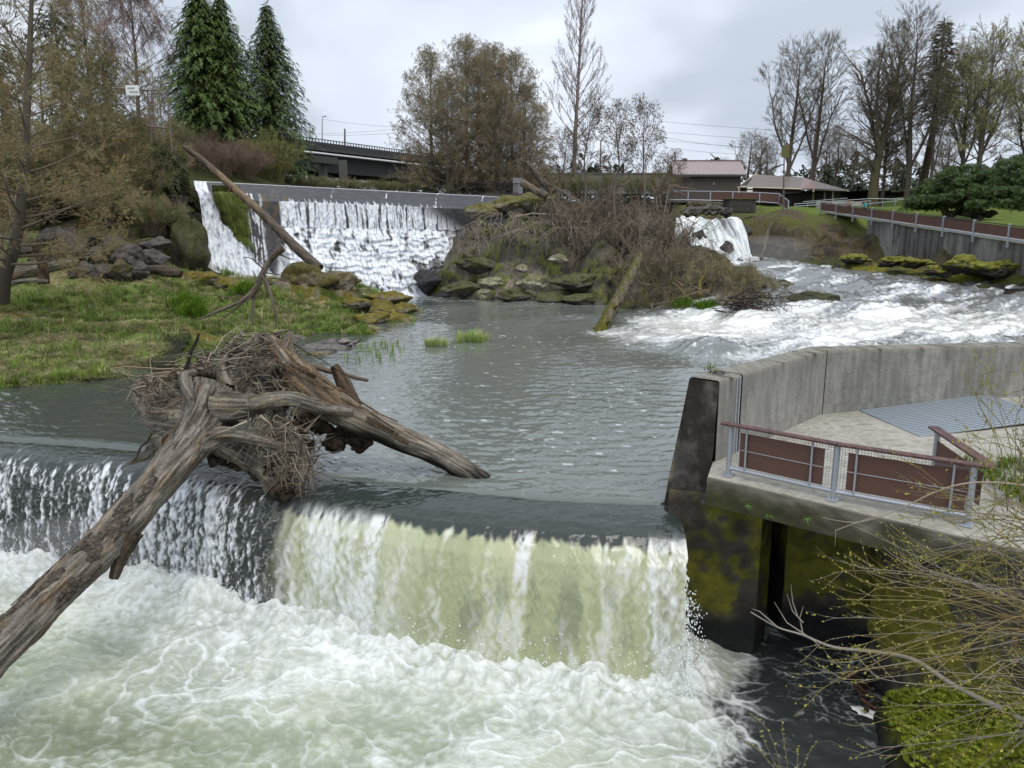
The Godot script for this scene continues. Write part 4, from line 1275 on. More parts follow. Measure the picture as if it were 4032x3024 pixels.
	part("drain_bed", pb_quad(o2 + gy * 0.5, ex2 - o2, ey2 - o2), mat(Color(0.27, 0.28, 0.29), 0.6), g2)
	for k in 9:
		var m := MB.new()
		var dir := (ey2 - o2)
		var p := o2 + (ex2 - o2) * (k / 8.0) + gy * 0.6
		m.box(Transform3D(Basis(dir.normalized(), Vector3.UP, dir.normalized().cross(Vector3.UP)), p + dir * 0.5), Vector3(dir.length(), 0.02, 0.025), Color.WHITE)
		part("drain_bar", m, M.steel, g2)
	# mossy bank at the near right, with the grassy verge above it
	var nk := PackedVector3Array([Vector3(7.28,-1.2,-15.34), Vector3(7.69,-1.2,-16.85), Vector3(6.94,-1.2,-13.2), Vector3(6.83,1.24,-12.7), Vector3(7.12,2.3,-12), Vector3(6.66,1.44,-11.4), Vector3(6.41,1.61,-10), Vector3(7.4,-0.6,-14.78), Vector3(7.31,-0.6,-13.52), Vector3(7.03,-0.6,-12.19), Vector3(6.78,-0.6,-11.06), Vector3(7.33,0.1,-13.79), Vector3(7.08,0.1,-12.54), Vector3(6.82,0.1,-11.31), Vector3(6.58,0.1,-10.26), Vector3(6.88,1.89,-12.4), Vector3(6.8,2,-11.2), Vector3(7.1,3.19,-11.3), Vector3(6.84,3.02,-10.2), Vector3(6.45,2.21,-9.6), Vector3(6.57,3.32,-8.8), Vector3(6.35,3.11,-8), Vector3(7.32,3.93,-10.6), Vector3(7.16,4.39,-9), Vector3(8.3, 4.0, -10.9), Vector3(9.4, 4.25, -12.6), Vector3(11.0, 4.4, -14.6), Vector3(12.5, 4.4, -12.0), Vector3(10.5, 4.2, -10.5)])
	var fg := func(i: int, jj: int) -> Vector3:
		var d := 6.2 * pow(17.0 / 6.2, jj / 110.0)
		var x := lerpf(0.44, 1.02, i / 110.0) * d
		var y := idw(nk, x, -d)
		y = bank_drop(x, d, y)
		var b := n2.get_noise_3d(x * 1.3, y * 1.3, d * 1.3)
		var c := n2.get_noise_3d(x * 4.5, y * 4.5, d * 4.5)
		gh = y < -0.25 or d > 11.2 and x < 7.95 + (d - 11.2) * 0.74 and y > 3.25 
		gc = Color(0.27, 0.29, 0.02).lerp(Color(0.10, 0.115, 0.014), smooth(-0.15, 0.35, b + 0.6 * c)).lerp(Color(0.10, 0.08, 0.05), smooth(0.25, 0.5, c - b))
		gc = gc.lerp(Color(0.16, 0.25, 0.025).lerp(Color(0.12, 0.10, 0.06), smooth(0.0, 0.4, b + 0.4 * c)), smooth(3.8, 4.1, y))
		gc = gc.lerp(Color(0.02, 0.02, 0.016), smooth(0.5, 0.1, y + 0.2 * b))
		return Vector3(x + 0.15 * c, y + 0.22 * b + 0.12 * c, -d)
	struct("near_bank", surf(110, 110, fg, true), M.ground, "mossy near right bank below the willow twigs")
	var sprig := MB.new()
	for k in 9:
		var az := k * 2.4
		var o := Vector3(cos(az) * 0.6, 0.7, sin(az) * 0.6)
		sprig.face([Vector3.ZERO, o * 0.5 + Vector3(-o.z, 0, o.x) * 0.16, o, o * 0.5 - Vector3(-o.z, 0, o.x) * 0.16], Color.WHITE, Vector3.UP)
	var mw := []
	var mt := []
	for k in 11000:
		var d := rf(7.0, 13.3)
		var x := d * rf(0.47, 0.80)
		var y := idw(nk, x, -d)
		y = bank_drop(x, d, y)
		var b := n2.get_noise_3d(x * 1.3, y * 1.3, d * 1.3)
		if y < 0.25 or y > 3.9 or b > 0.3:
			continue
		mw.append(Transform3D(Basis(Vector3.UP, rf(0, TAU)).scaled_local(Vector3.ONE * rf(0.05, 0.13)), Vector3(x, y + 0.22 * b + 0.05, -d)))
		mt.append(Color(0.36, 0.40, 0.03).lerp(Color(0.17, 0.21, 0.02), rng.randf()) * rf(0.7, 1.2))
	tag(many("bank_moss", sprig.mesh(), M.leaf, mw, mt), "bright yellow green moss covering the near right bank", "moss")

	railing()

func bank_drop(x: float, d: float, y: float) -> float:
	# the near bank ends at the water along a line that runs away to the right
	var edge := lerpf(6.75, 7.15, smooth(11.0, 14.0, d)) + 0.25 * n1.get_noise_1d(d * 1.3)
	return minf(y, lerpf(y, 0.15 + 1.25 * (x - edge), smooth(2.2, 0.6, x - edge)))

func pb_quad(o: Vector3, ex: Vector3, ey: Vector3) -> MB:
	var m := MB.new()
	m.face([o, o + ex, o + ex + ey, o + ey], Color.WHITE, Vector3.UP)
	return m

func railing() -> void:
	var y0 := 4.15
	var b0 := Vector3(4.46, y0, -14.86)
	var b1 := Vector3(6.02, y0, -13.42)
	var b2 := Vector3(7.80, y0, -12.18)
	var o := base("railing", "brown and silver railing with two brown panels along the deck edge", "railing", b0)
	var sh := -b0
	var post := func(p: Vector3) -> void:
		var m := MB.new()
		m.tube(PackedVector3Array([p + sh, p + sh + Vector3(0, 1.05, 0)]), PackedFloat32Array([0.055, 0.055]), 12, Color.WHITE, Color.WHITE, true)
		var ps := part("post", m, M.steel, o)
		var f := MB.new()
		f.box(Transform3D(Basis(Vector3.UP, 0.8), p + sh + Vector3(0, 0.014, 0)), Vector3(0.26, 0.022, 0.2), Color.WHITE, 0.004)
		for sx in [-1, 1]:
			for sz in [-1, 1]:
				f.tube(PackedVector3Array([p + sh + Basis(Vector3.UP, 0.8) * Vector3(sx * 0.1, 0.02, sz * 0.07), p + sh + Basis(Vector3.UP, 0.8) * Vector3(sx * 0.1, 0.05, sz * 0.07)]), PackedFloat32Array([0.012, 0.012]), 6, Color.WHITE, Color.WHITE, true)
		part("base_plate", f, M.steel, ps)
	for p in [b0, b1, b2]:
		post.call(p)
	var board := func(p: Vector3, q: Vector3, w: float) -> void:
		var d := (q - p).normalized()
		var m := MB.new()
		m.box(Transform3D(Basis(d, Vector3.UP, d.cross(Vector3.UP)), (p + q) * 0.5 + sh), Vector3(p.distance_to(q), 0.045, w), Color.WHITE, 0.008)
		part("top_rail", m, M.rail_wood, o)
	var up := Vector3(0, 1.085, 0)
	board.call(b0 - (b1 - b0) * 0.09 + up, b1 + up - (b2 - b1) * 0.002, 0.19)
	board.call(b1 + up + (b2 - b1) * 0.002, b2 + (b2 - b1) * 0.12 + up, 0.19)
	for s in 2:
		var p: Vector3 = b0 if s == 0 else b1
		var q: Vector3 = b1 if s == 0 else b2
		var d := (q - p).normalized()
		var nn := d.cross(Vector3.UP).normalized()
		if nn.z > 0.0:
			nn = -nn
		var l := p.distance_to(q)
		var fr := Basis(d, Vector3.UP, d.cross(Vector3.UP))
		var m := MB.new()
		m.tube(PackedVector3Array([p + sh + Vector3(0, 0.17, 0), q + sh + Vector3(0, 0.17, 0)]), PackedFloat32Array([0.045, 0.045]), 10, Color.WHITE, Color.WHITE, true)
		part("bottom_rail", m, M.steel, o)
		m = MB.new()
		for k in 40:   # woven wire
			var t := (k + 0.5) / 40.0
			m.stick(p + d * l * t + nn * 0.05 + sh + Vector3(0, 0.2, 0), p + d * l * t + nn * 0.05 + sh + Vector3(0, 1.04, 0), 0.0045, 0.0045, 3, Color.WHITE)
		for k in 17:
			var h := 0.2 + 0.84 * k / 16.0
			m.stick(p + nn * 0.045 + sh + Vector3(0, h, 0), q + nn * 0.045 + sh + Vector3(0, h, 0), 0.0045, 0.0045, 3, Color.WHITE)
		part("wire_mesh", m, M.steel, o).set_meta("kind", "stuff")
		var pa := 0.10 if s == 0 else 0.09
		var pb := 0.89 if s == 0 else 0.97
		for half in 2:
			m = MB.new()
			var h0 := 0.235 + half * 0.36
			m.box(Transform3D(fr, p + d * l * (pa + pb) * 0.5 + nn * 0.02 + sh + Vector3(0, h0 + 0.176, 0)), Vector3(l * (pb - pa), 0.352, 0.012), Color.WHITE)
			part("brown_panel", m, M.panel, o)
		for t in [pa + 0.07, pb - 0.10]:
			m = MB.new()
			m.tube(PackedVector3Array([p + d * l * t - nn * 0.03 + sh + Vector3(0, 0.19, 0), p + d * l * t - nn * 0.03 + sh + Vector3(0, 1.06, 0)]), PackedFloat32Array([0.022, 0.022]), 8, Color.WHITE, Color.WHITE)
			part("baluster", m, M.steel, o)
		m = MB.new()
		m.stick(p + d * l * pa - nn * 0.012 + sh + Vector3(0, 0.591, 0), p + d * l * pb - nn * 0.012 + sh + Vector3(0, 0.591, 0), 0.006, 0.006, 4, Color.WHITE)
		part("tie_wire", m, M.steel, o)
	# the short return at its right end
	var o2 := base("short_railing", "short brown topped railing piece running back from the end of the deck railing", "railing", b2)
	var t0 := Vector3(7.98, 5.262, -12.0)
	var t1 := Vector3(8.40, 5.262, -14.55)
	var d2 := (t1 - t0).normalized()
	var m2 := MB.new()
	m2.box(Transform3D(Basis(d2, Vector3.UP, d2.cross(Vector3.UP)), (t0 + t1) * 0.5 - b2), Vector3(t0.distance_to(t1), 0.045, 0.2), Color.WHITE, 0.008)
	part("top_rail", m2, M.rail_wood, o2)
	m2 = MB.new()
	m2.tube(PackedVector3Array([t1 - b2 - d2 * 0.25 - Vector3(0, 1.1, 0), t1 - b2 - d2 * 0.25]), PackedFloat32Array([0.055, 0.055]), 10, Color.WHITE, Color.WHITE, true)
	part("post", m2, M.steel, o2)
	m2 = MB.new()
	m2.box(Transform3D(Basis(d2, Vector3.UP, d2.cross(Vector3.UP)), (t0 + t1) * 0.5 - b2 - Vector3(0, 0.5, 0)), Vector3(t0.distance_to(t1) * 0.78, 0.6, 0.012), Color.WHITE)
	part("brown_panel", m2, M.panel, o2)
	# the little plant and iron ring on the wall's end
	var ring := TorusMesh.new()
	ring.inner_radius = 0.11
	ring.outer_radius = 0.135
	ring.rings = 20
	ring.ring_segments = 6
	var rg := MeshInstance3D.new()
	rg.name = "iron_ring"
	rg.mesh = ring
	rg.material_override = mat(Color(0.16, 0.11, 0.09), 0.8)
	rg.position = Vector3(4.62, 5.985, -16.55)
	add_child(rg)
	tag(rg, "rusty iron ring lying on top of the concrete wall's near end", "ring")
	var pl := base("small_plant", "tiny green plant growing on top of the wall beside the iron ring", "plant", Vector3(4.5, 5.93, -16.75))
	m2 = MB.new()
	for k in 16:
		var an := rf(0, TAU)
		var tip := Vector3(cos(an) * rf(0.05, 0.2), rf(0.05, 0.25), sin(an) * rf(0.05, 0.2))
		m2.stick(Vector3.ZERO, tip, 0.006, 0.003, 3, Color(0.07, 0.09, 0.02))
		for q in 3:
			var c := tip * rf(0.5, 1.0)
			var e := Vector3(rf(-1, 1), rf(-0.2, 1), rf(-1, 1)).normalized() * 0.045
			m2.face([c, c + e + Vector3(0.02, 0, 0), c + e * 1.6, c + e - Vector3(0.02, 0, 0)], Color(0.12, 0.17, 0.03))
	part("leaves", m2, M.leaf, pl)

# ---------------------------------------------------------------- driftwood, rocks
func wood_look(light: Color, dark: Color, accent: Color, moss: float) -> Callable:
	return func(nn: Vector3, t: float, g: float, b: float) -> void:
		var pt := n2.get_noise_3d(nn.x * 1.6 + t * 2.0, nn.y * 1.6 + t * 7.0, nn.z * 1.6)
		gc = light.lerp(dark, smooth(-0.1, 0.6, -g * 0.40 + 0.45 * b + 0.9 * pt + 0.08)).lerp(dark * 0.4, smooth(0.62, 0.9, g) * 0.8)
		gc = gc.lerp(accent, smooth(0.12, 0.42, b + 0.25 * n1.get_noise_3d(nn.x * 2.0, nn.y * 2.0 + t * 9.0, nn.z * 2.0)) * 0.5)
		if moss > 0.0:
			gc = gc.lerp(Color(0.085, 0.085, 0.014), moss * smooth(-0.1, 0.3, b + 0.25 * nn.y))

func big_driftwood() -> void:
	var o := base("driftwood_tree", "huge grey fallen tree, its torn root plate lodged on the lower fall's crest", "fallen tree", Vector3(-6.93,4.74,-17.5))
	var sh: Vector3 = -o.position
	var grey := Color(0.40, 0.36, 0.305)
	var tan_ := Color(0.42, 0.30, 0.17)
	var dark := Color(0.125, 0.108, 0.09)
	var look := wood_look(grey, dark, tan_, 0.0)
	var mv := func(k: PackedVector3Array) -> PackedVector3Array:
		var q := PackedVector3Array()
		for p in k:
			q.append(p + sh)
		return q
	# the trunk that leans down to the lower left, swelling at the roots
	part("trunk", log_mesh(mv.call(PackedVector3Array([Vector3(-7.16,5.11,-17.9), Vector3(-7.38,4.48,-17.2), Vector3(-7.74,3.83,-16.4), Vector3(-8.38,2.83,-14.8), Vector3(-8.98,2.09,-13.4), Vector3(-9.49,1.46,-12.2), Vector3(-9.86,1.01,-11.4)])), PackedFloat32Array([0.80, 0.56, 0.44, 0.395, 0.38, 0.37, 0.37, 0.36, 0.36]), 170, 64, 0.13, look, 3.0, 0.5), M.wood, o)
	# peeling plates of old bark along the trunk
	for k in 26:
		var t := rf(0.18, 0.85)
		var path := PackedVector3Array([Vector3(-7.38,4.48,-17.2), Vector3(-8.38,2.83,-14.8), Vector3(-8.98,2.09,-13.4), Vector3(-9.49,1.46,-12.2)])
		var p: Vector3 = spline(path, 60)[int(t * 60)]
		var q: Vector3 = spline(path, 60)[mini(60, int(t * 60) + 1)]
		var d := (q - p).normalized()
		var ang := rf(-1.4, 1.6)
		var side := d.cross(Vector3.UP).normalized()
		var upv := side.cross(d)
		var out := (upv * cos(ang) + side * sin(ang) * -1.0).normalized()
		var len := rf(0.25, 0.8)
		var wid := rf(0.06, 0.16)
		var fb := func(i: int, j: int) -> Vector3:
			var u := i / 10.0 - 0.5
			var v := j / 5.0 - 0.5
			var wv := wid * (1.0 - absf(u) * 1.2 + 0.5 * n2.get_noise_2d(u * 4.0 + k * 7.0, v * 2.0))
			gc = Color(0.105, 0.085, 0.068).lerp(Color(0.24, 0.20, 0.16), smooth(-0.3, 0.4, n2.get_noise_2d(u * 5.0 + k, v * 9.0)))
			var cross := out.cross(d)
			return p + sh + d * u * len + cross * v * wv * 2.0 + out * (0.395 + 0.02 * (1.0 - 4.0 * v * v) - 0.18 * v * v * wv + 0.015 * n2.get_noise_2d(u * 6.0, v * 6.0 + k))
		part("bark_plate", surf(10, 5, fb), M.wood, o)
	# split stub hanging under the trunk
	part("broken_stub", log_mesh(mv.call(PackedVector3Array([Vector3(-7.99,2.89,-14.9), Vector3(-8.15,2.46,-14.7), Vector3(-8.26,2.03,-14.5)])), PackedFloat32Array([0.24, 0.15, 0.08]), 24, 18, 0.25, wood_look(Color(0.16, 0.13, 0.10), Color(0.05, 0.04, 0.03), tan_, 0.0), 8.0), M.wood, o)
	# roots that flare out of the trunk
	var roots := [
		[[Vector3(-7.18,4.79,-17.3), Vector3(-7.6,5.31,-17.5), Vector3(-7.77,5.68,-17.6), Vector3(-7.58,5.76,-17.8)], [0.36, 0.20, 0.15, 0.08]],
		[[Vector3(-7.53,4.66,-17.6), Vector3(-8.7,4.57,-18.2), Vector3(-9.2,4.88,-18.4), Vector3(-9.3,5.29,-18.4), Vector3(-9.11,5.44,-18.4)], [0.48, 0.42, 0.26, 0.14, 0.05]],
		[[Vector3(-6.98,4.99,-17.4), Vector3(-6.12,5.04,-17.3), Vector3(-5.32,5.2,-17.4), Vector3(-4.62,4.95,-17.6), Vector3(-3.91,4.76,-17.9)], [0.42, 0.25, 0.17, 0.15, 0.10]],
		[[Vector3(-7.28,4.23,-16.9), Vector3(-6.62,4.45,-16.9), Vector3(-5.87,4.34,-16.9), Vector3(-5.09,4,-17.1)], [0.30, 0.18, 0.12, 0.05]],
		[[Vector3(-7.17,4.99,-17.9), Vector3(-6.77,5.49,-18.3), Vector3(-6.55,6.02,-18.6), Vector3(-6.35,6.55,-18.8)], [0.52, 0.42, 0.30, 0.06]],
		[[Vector3(-6.7,5.16,-18.2), Vector3(-5.95,5.8,-18.5), Vector3(-5.64,6.24,-18.7), Vector3(-5.55,6.63,-18.8)], [0.40, 0.34, 0.20, 0.04]],
		[[Vector3(-7.86,4.2,-17), Vector3(-8.56,4.09,-17.8), Vector3(-9.24,3.55,-18.4), Vector3(-9.89,3.21,-18.7)], [0.30, 0.22, 0.12, 0.05]],
		[[Vector3(-6.99,4.34,-17.3), Vector3(-6.37,3.73,-17.6), Vector3(-5.63,3.3,-17.3), Vector3(-5.26,2.87,-16.9)], [0.36, 0.34, 0.30, 0.10]],
		[[Vector3(-5.66,4.69,-17.7), Vector3(-5.17,4.08,-17.4), Vector3(-4.97,3.57,-17.2), Vector3(-5.11,3.06,-17)], [0.22, 0.20, 0.16, 0.05]],
		[[Vector3(-6.71,5.17,-17.6), Vector3(-7,5.79,-17.9), Vector3(-6.91,6.16,-18.1)], [0.26, 0.14, 0.04]],
		[[Vector3(-5.3,4.62,-18), Vector3(-5.18,5.25,-18.3), Vector3(-5.81,5.7,-18.4), Vector3(-6.23,5.84,-18.3)], [0.16, 0.12, 0.09, 0.03]],
	]
	for k in roots.size():
		var pts := PackedVector3Array()
		for p in roots[k][0]:
			pts.append(p + sh)
		part("root", log_mesh(pts, PackedFloat32Array(roots[k][1]), 46, 30, 0.24, wood_look(grey, dark, tan_, 0.05), 5.0 + k * 3.7, 1.5), M.wood, o)
	# the second stem that dips into the pool at the right
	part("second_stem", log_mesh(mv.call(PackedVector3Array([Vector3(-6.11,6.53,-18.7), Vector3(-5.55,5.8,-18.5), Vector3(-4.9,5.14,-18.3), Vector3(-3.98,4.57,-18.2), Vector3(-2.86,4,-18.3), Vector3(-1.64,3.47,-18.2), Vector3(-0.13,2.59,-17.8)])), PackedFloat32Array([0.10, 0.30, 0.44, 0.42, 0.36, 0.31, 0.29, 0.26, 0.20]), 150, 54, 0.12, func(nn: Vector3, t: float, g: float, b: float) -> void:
		gc = Color(0.46, 0.41, 0.34).lerp(Color(0.36, 0.26, 0.155), smooth(0.62, 0.45, t + 0.3 * b) * smooth(-0.3, 0.3, b + 0.2))
		gc = gc.lerp(Color(0.075, 0.055, 0.038), smooth(-0.15, 0.45, -g * 0.8 + 0.35 * b))
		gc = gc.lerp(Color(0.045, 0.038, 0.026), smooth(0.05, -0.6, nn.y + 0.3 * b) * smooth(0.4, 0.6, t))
		gc = gc.lerp(Color(0.08, 0.085, 0.012), smooth(0.3, 0.0, absf(t - 0.62) * 4.0) * smooth(0.1, -0.3, nn.y) * smooth(-0.2, 0.2, b))
		gc = gc.lerp(Color(0.035, 0.03, 0.024), smooth(0.88, 0.95, t + 0.05 * g)), 12.0, 0.4), M.wood, o)
	# splinters and slabs torn along the second stem
	for k in 22:
		var a: Vector3 = (Vector3(-5.28,5.53,-18.1)).lerp(Vector3(-2.79,4.35,-17.9), rng.randf())
		a += Vector3(0, rf(-0.35, 0.42), rf(-0.1, 0.2))
		var d := (Vector3(-2.79,4.35,-17.9) - Vector3(-5.27,5.64,-18.1)).normalized().rotated(Vector3.FORWARD, rf(-0.16, 0.16))
		var m := MB.new()
		var l := rf(0.35, 1.3)
		var c := Color(0.44, 0.31, 0.17).lerp(Color(0.16, 0.115, 0.075), rng.randf())
		m.box(Transform3D(Basis(d, d.cross(Vector3(rf(-0.3, 0.3), 0.3, 1)).normalized(), Vector3(0, 0, 1)).orthonormalized(), a + sh), Vector3(l, rf(0.03, 0.10), rf(0.03, 0.08)), c, 0.012)
		part("splinter", m, M.wood, o)
	for k in 30:
		var t := rng.randf()
		var a: Vector3 = (Vector3(-9.26,5.2,-18.3)).lerp(Vector3(-5.86,6.49,-18.7), t) if k < 20 else (Vector3(-5.9,3.26,-17.1)).lerp(Vector3(-4.89,3.06,-17), t)
		var d := Vector3(rf(-0.5, 0.5), 1.0 if k < 20 else rf(-1.0, 0.4), rf(-0.2, 0.3)).normalized()
		var l := rf(0.18, 0.5)
		var wd := rf(0.04, 0.14)
		var sd := d.cross(Vector3(rf(-0.3, 0.3), 0.1, 1)).normalized() * wd
		var th := sd.cross(d).normalized() * 0.02
		var cc := Color(0.42, 0.34, 0.24).lerp(Color(0.15, 0.11, 0.08), rng.randf())
		var m := MB.new()
		var p := a + sh - d * 0.1
		m.face([p - sd + th, p + sd + th, p + sd * 0.7 + d * l * 0.7 + th, p + sd * rf(-0.4, 0.4) + d * l, p - sd * 0.8 + d * l * rf(0.5, 0.8) + th], cc, th)
		m.face([p - sd - th, p + sd - th, p + sd * 0.7 + d * l * 0.7 - th, p + d * l, p - sd * 0.8 + d * l * 0.6 - th], cc * 0.8, -th)
		part("splinter", m, M.wood, o)
	# broken snag standing up behind the stem
	part("root", log_mesh(mv.call(PackedVector3Array([Vector3(-4.07,4.64,-18.9), Vector3(-4.31,5.25,-18.9), Vector3(-4.53,5.73,-18.9)])), PackedFloat32Array([0.22, 0.18, 0.11]), 30, 20, 0.2, wood_look(Color(0.20, 0.145, 0.095), dark, tan_, 0.0), 33.0), M.wood, o)
	# fine roots, dead grass and twigs caught in the plate
	var m2 := MB.new()
	for k in 1250:
		var h := rng.randf()
		var c: Vector3
		if h < 0.42:
			c = (Vector3(-7.34,5.74,-18.2)).lerp(Vector3(-5.35,5.7,-18.4), rng.randf()) + Vector3(rf(-0.6, 0.3), rf(-0.55, 0.5), rf(-0.5, 0.5))
		elif h < 0.7:
			c = (Vector3(-5.98,4.68,-17.3)).lerp(Vector3(-4.85,3.74,-17.4), rng.randf()) + Vector3(rf(-0.4, 0.4), rf(-0.6, 0.45), rf(-0.35, 0.35))
		elif h < 0.85:
			c = Vector3(-8.65,5.16,-18.2) + Vector3(rf(-0.55, 0.9), rf(-0.25, 0.3), rf(-0.4, 0.4))
		else:
			c = Vector3(-6.3,6.31,-18.6) + Vector3(rf(-0.8, 0.6), rf(-0.5, 0.25), rf(-0.4, 0.5))
		var l := 0.12 + 0.95 * pow(rng.randf(), 1.8)
		var d := Vector3(rf(-1, 1), rf(-1.5, 0.6), rf(-0.5, 0.7)).normalized()
		if rng.randf() < 0.3:
			d = Vector3(rf(-1, 1), rf(-0.2, 0.25), rf(-0.6, 0.6)).normalized()
		var col := Color(0.36, 0.315, 0.255).lerp(Color(0.055, 0.044, 0.034), pow(rng.randf(), 0.7))
		m2.tube(PackedVector3Array([c + sh, c + sh + d * l * 0.5 + Vector3(rf(-1, 1), rf(-1, 1), rf(-1, 1)) * 0.08, c + sh + d * l + Vector3(rf(-1, 1), -0.3, rf(-1, 1)) * 0.12]), PackedFloat32Array([0.008 + 0.035 * pow(rng.randf(), 3.0), 0.012, 0.004]), 4, col, col * 0.9)
	for k in 1500:   # hair-like strands
		var c: Vector3 = (Vector3(-8.88,5.16,-18.2)).lerp(Vector3(-5.05,5.09,-18), rng.randf()) + Vector3(rf(-0.3, 0.3), rf(-0.9, 0.8) * 0.6, rf(-0.6, 0.7))
		if rng.randf() < 0.35:
			c = (Vector3(-5.94,4.82,-17.2)).lerp(Vector3(-4.99,3.29,-17), rng.randf()) + Vector3(rf(-0.4, 0.4), rf(-0.3, 0.3), rf(-0.3, 0.3))
		var d := Vector3(rf(-0.7, 0.7), rf(-1, 0.1), rf(-0.3, 0.6)).normalized() * rf(0.12, 0.42)
		var col := Color(0.33, 0.285, 0.21).lerp(Color(0.14, 0.11, 0.08), rng.randf())
		m2.stick(c + sh, c + sh + d, 0.006, 0.003, 3, col)
	stuff(part("root_tangle", m2, M.twig, o))
	# clods of peat and rotten wood that fill the plate
	for k in 24:
		var c: Vector3 = [Vector3(-7.16,3.73,-17.6), Vector3(-6.61,3.56,-17.6), Vector3(-6.14,3.36,-17.5), Vector3(-4.32,4.04,-18.6), Vector3(-3.86,3.8,-18.6), Vector3(-4.5,3.82,-18.3), Vector3(-5.97,5.15,-18.8), Vector3(-6.71,4.97,-18.5), Vector3(-5,4.03,-17.6), Vector3(-6.55,5.65,-18.7), Vector3(-5.81,4.81,-18.2), Vector3(-7.07,5.31,-18.6), Vector3(-5.59,4.11,-17.7), Vector3(-5.19,3.62,-17.4), Vector3(-8.53,4.88,-18.4), Vector3(-5.7,3.45,-17.2), Vector3(-6.41,6.09,-18.9), Vector3(-5.71,6.09,-18.9), Vector3(-5.11,4.59,-18.1), Vector3(-4.85,4.28,-18.4), Vector3(-5.41,3.1,-16.9), Vector3(-7.76,5.43,-18.6), Vector3(-5.21,4.37,-17.6), Vector3(-4.73,4.97,-18.5)][k]
		var rad := rf(0.3, 0.5)
		part("clod", lump(rad, Vector3(1.1, 0.9, 0.9), 100.0 + k * 5.0, Color(0.085, 0.062, 0.042), Color(0.022, 0.017, 0.013), 0.7), M.ground, o).position = c + sh
	# loose sticks caught on the plate: things of their own
	var loose := [
		["pale thin stick lying slantwise across the top of the root plate", Vector3(-6.7,6.11,-17.9), Vector3(-5.96,6.46,-18.1), 0.035, Color(0.34, 0.28, 0.2)],
		["dark upright stick with a pale broken tip standing on the root plate", Vector3(-8.1,5.34,-17.9), Vector3(-7.57,6.67,-18.1), 0.06, Color(0.075, 0.06, 0.05)],
		["long thin rod reaching right from the top of the root plate", Vector3(-6.15,6.63,-18.2), Vector3(-4.78,6.74,-18.6), 0.018, Color(0.22, 0.18, 0.13)],
		["bent rod hanging down to the right behind the root plate", Vector3(-5.6,6.43,-18.6), Vector3(-4.13,5.45,-18.8), 0.015, Color(0.07, 0.055, 0.045)],
		["short grey plank end poking out left of the plate's top", Vector3(-7.01,6.16,-18.3), Vector3(-6.55,6.22,-18.3), 0.06, Color(0.13, 0.11, 0.09)],
		["pale floating branch behind the broken snag in the pool", Vector3(-5.7,5.44,-20.5), Vector3(-3.93,5.09,-20.2), 0.085, Color(0.30, 0.235, 0.16)],
		["slim grey branch dangling over the left fall beside the trunk", Vector3(-9.57,3.37,-18.2), Vector3(-8.9,4.41,-18.6), 0.035, Color(0.15, 0.12, 0.10)],
		["black twig sticking out over the water below the roots", Vector3(-5.45,2.81,-16.6), Vector3(-4.86,3.15,-16.9), 0.02, Color(0.03, 0.025, 0.02)],
	]
	for q in loose:
		var t := base("driftwood_stick", q[0], "stick", q[1])
		var m := MB.new()
		m.tube(crooked(Vector3.ZERO, q[2] - q[1], 6, 0.025), taper(6, q[3], q[3] * 0.55), 7, q[4], q[4] * 1.1, true)
		part("stem", m, M.wood, t)
	# raft of thin sticks floating against the left of the plate
	for k in 34:
		var p: Vector3 = (Vector3(-9.39,5.11,-19.3)).lerp(Vector3(-7.17,5.48,-19.6), rng.randf()) + Vector3(rf(-0.5, 0.3), rf(-0.1, 0.32), rf(-0.6, 0.5))
		var l := rf(0.7, 2.1)
		var dir := Vector3(rf(-1.0, -0.6), rf(-0.12, 0.12), rf(-0.35, 0.35)).normalized()
		var m := MB.new()
		var c := Color(0.30, 0.23, 0.16).lerp(Color(0.10, 0.075, 0.055), rng.randf())
		m.tube(crooked(Vector3.ZERO, dir * l, 5, 0.035), taper(5, rf(0.014, 0.04), 0.008), 5, c, c)
		var st := part("raft_stick", m, M.twig)
		st.position = p + Vector3(0.5, 0, 0)
		tag(st, "thin driftwood stick in the raft of sticks left of the root plate", "stick", "sticks rafted against the root plate")

func lump(rad: float, shape: Vector3, seed_: float, c0: Color, c1: Color, rough: float, moss := Color(0, 0, 0, 0), nu := 44, nv := 28) -> MB:
	# a rock: a sphere pushed in and out by cells and noise
	var f := func(i: int, j: int) -> Vector3:
		var a := TAU * (i % nu) / nu
		var e := PI * (float(j) / nv - 0.5)
		var d := Vector3(cos(a) * cos(e), sin(e), sin(a) * cos(e))
		var q := d * 1.3 + Vector3.ONE * seed_
		var k := nc.get_noise_3d(q.x * 1.4, q.y * 1.4, q.z * 1.4)
		var b := n2.get_noise_3d(q.x * 2.0, q.y * 2.0, q.z * 2.0)
		# flat facets: clip against a few planes
		var r := 1.0
		for m in 11:
			var pn := Vector3(sin(seed_ + m * 2.4), sin(seed_ * 1.7 + m * 1.3) * 0.9, cos(seed_ * 0.6 + m * 2.9)).normalized()
			var dp := d.dot(pn)
			if dp > 0.1:
				r = minf(r, (0.60 + 0.22 * fposmod(seed_ * 0.37 + m * 0.61, 1.0)) / dp)
		r = r * (1.0 + rough * (0.34 * (k - 0.3) + 0.24 * b + 0.10 * n2.get_noise_3d(q.x * 6.0, q.y * 6.0, q.z * 6.0)))
		gc = c0.lerp(c1, smooth(-0.15, 0.3, b + 0.3 * n2.get_noise_3d(q.x * 6.0, q.y * 6.0, q.z * 6.0)))
		if moss.a > 0.0:
			gc = gc.lerp(Color(moss.r, moss.g, moss.b), smooth(-0.25, 0.3, d.y + 1.3 * b) * moss.a)
		return d * shape * rad * r
	return surf(nu, nv, f)

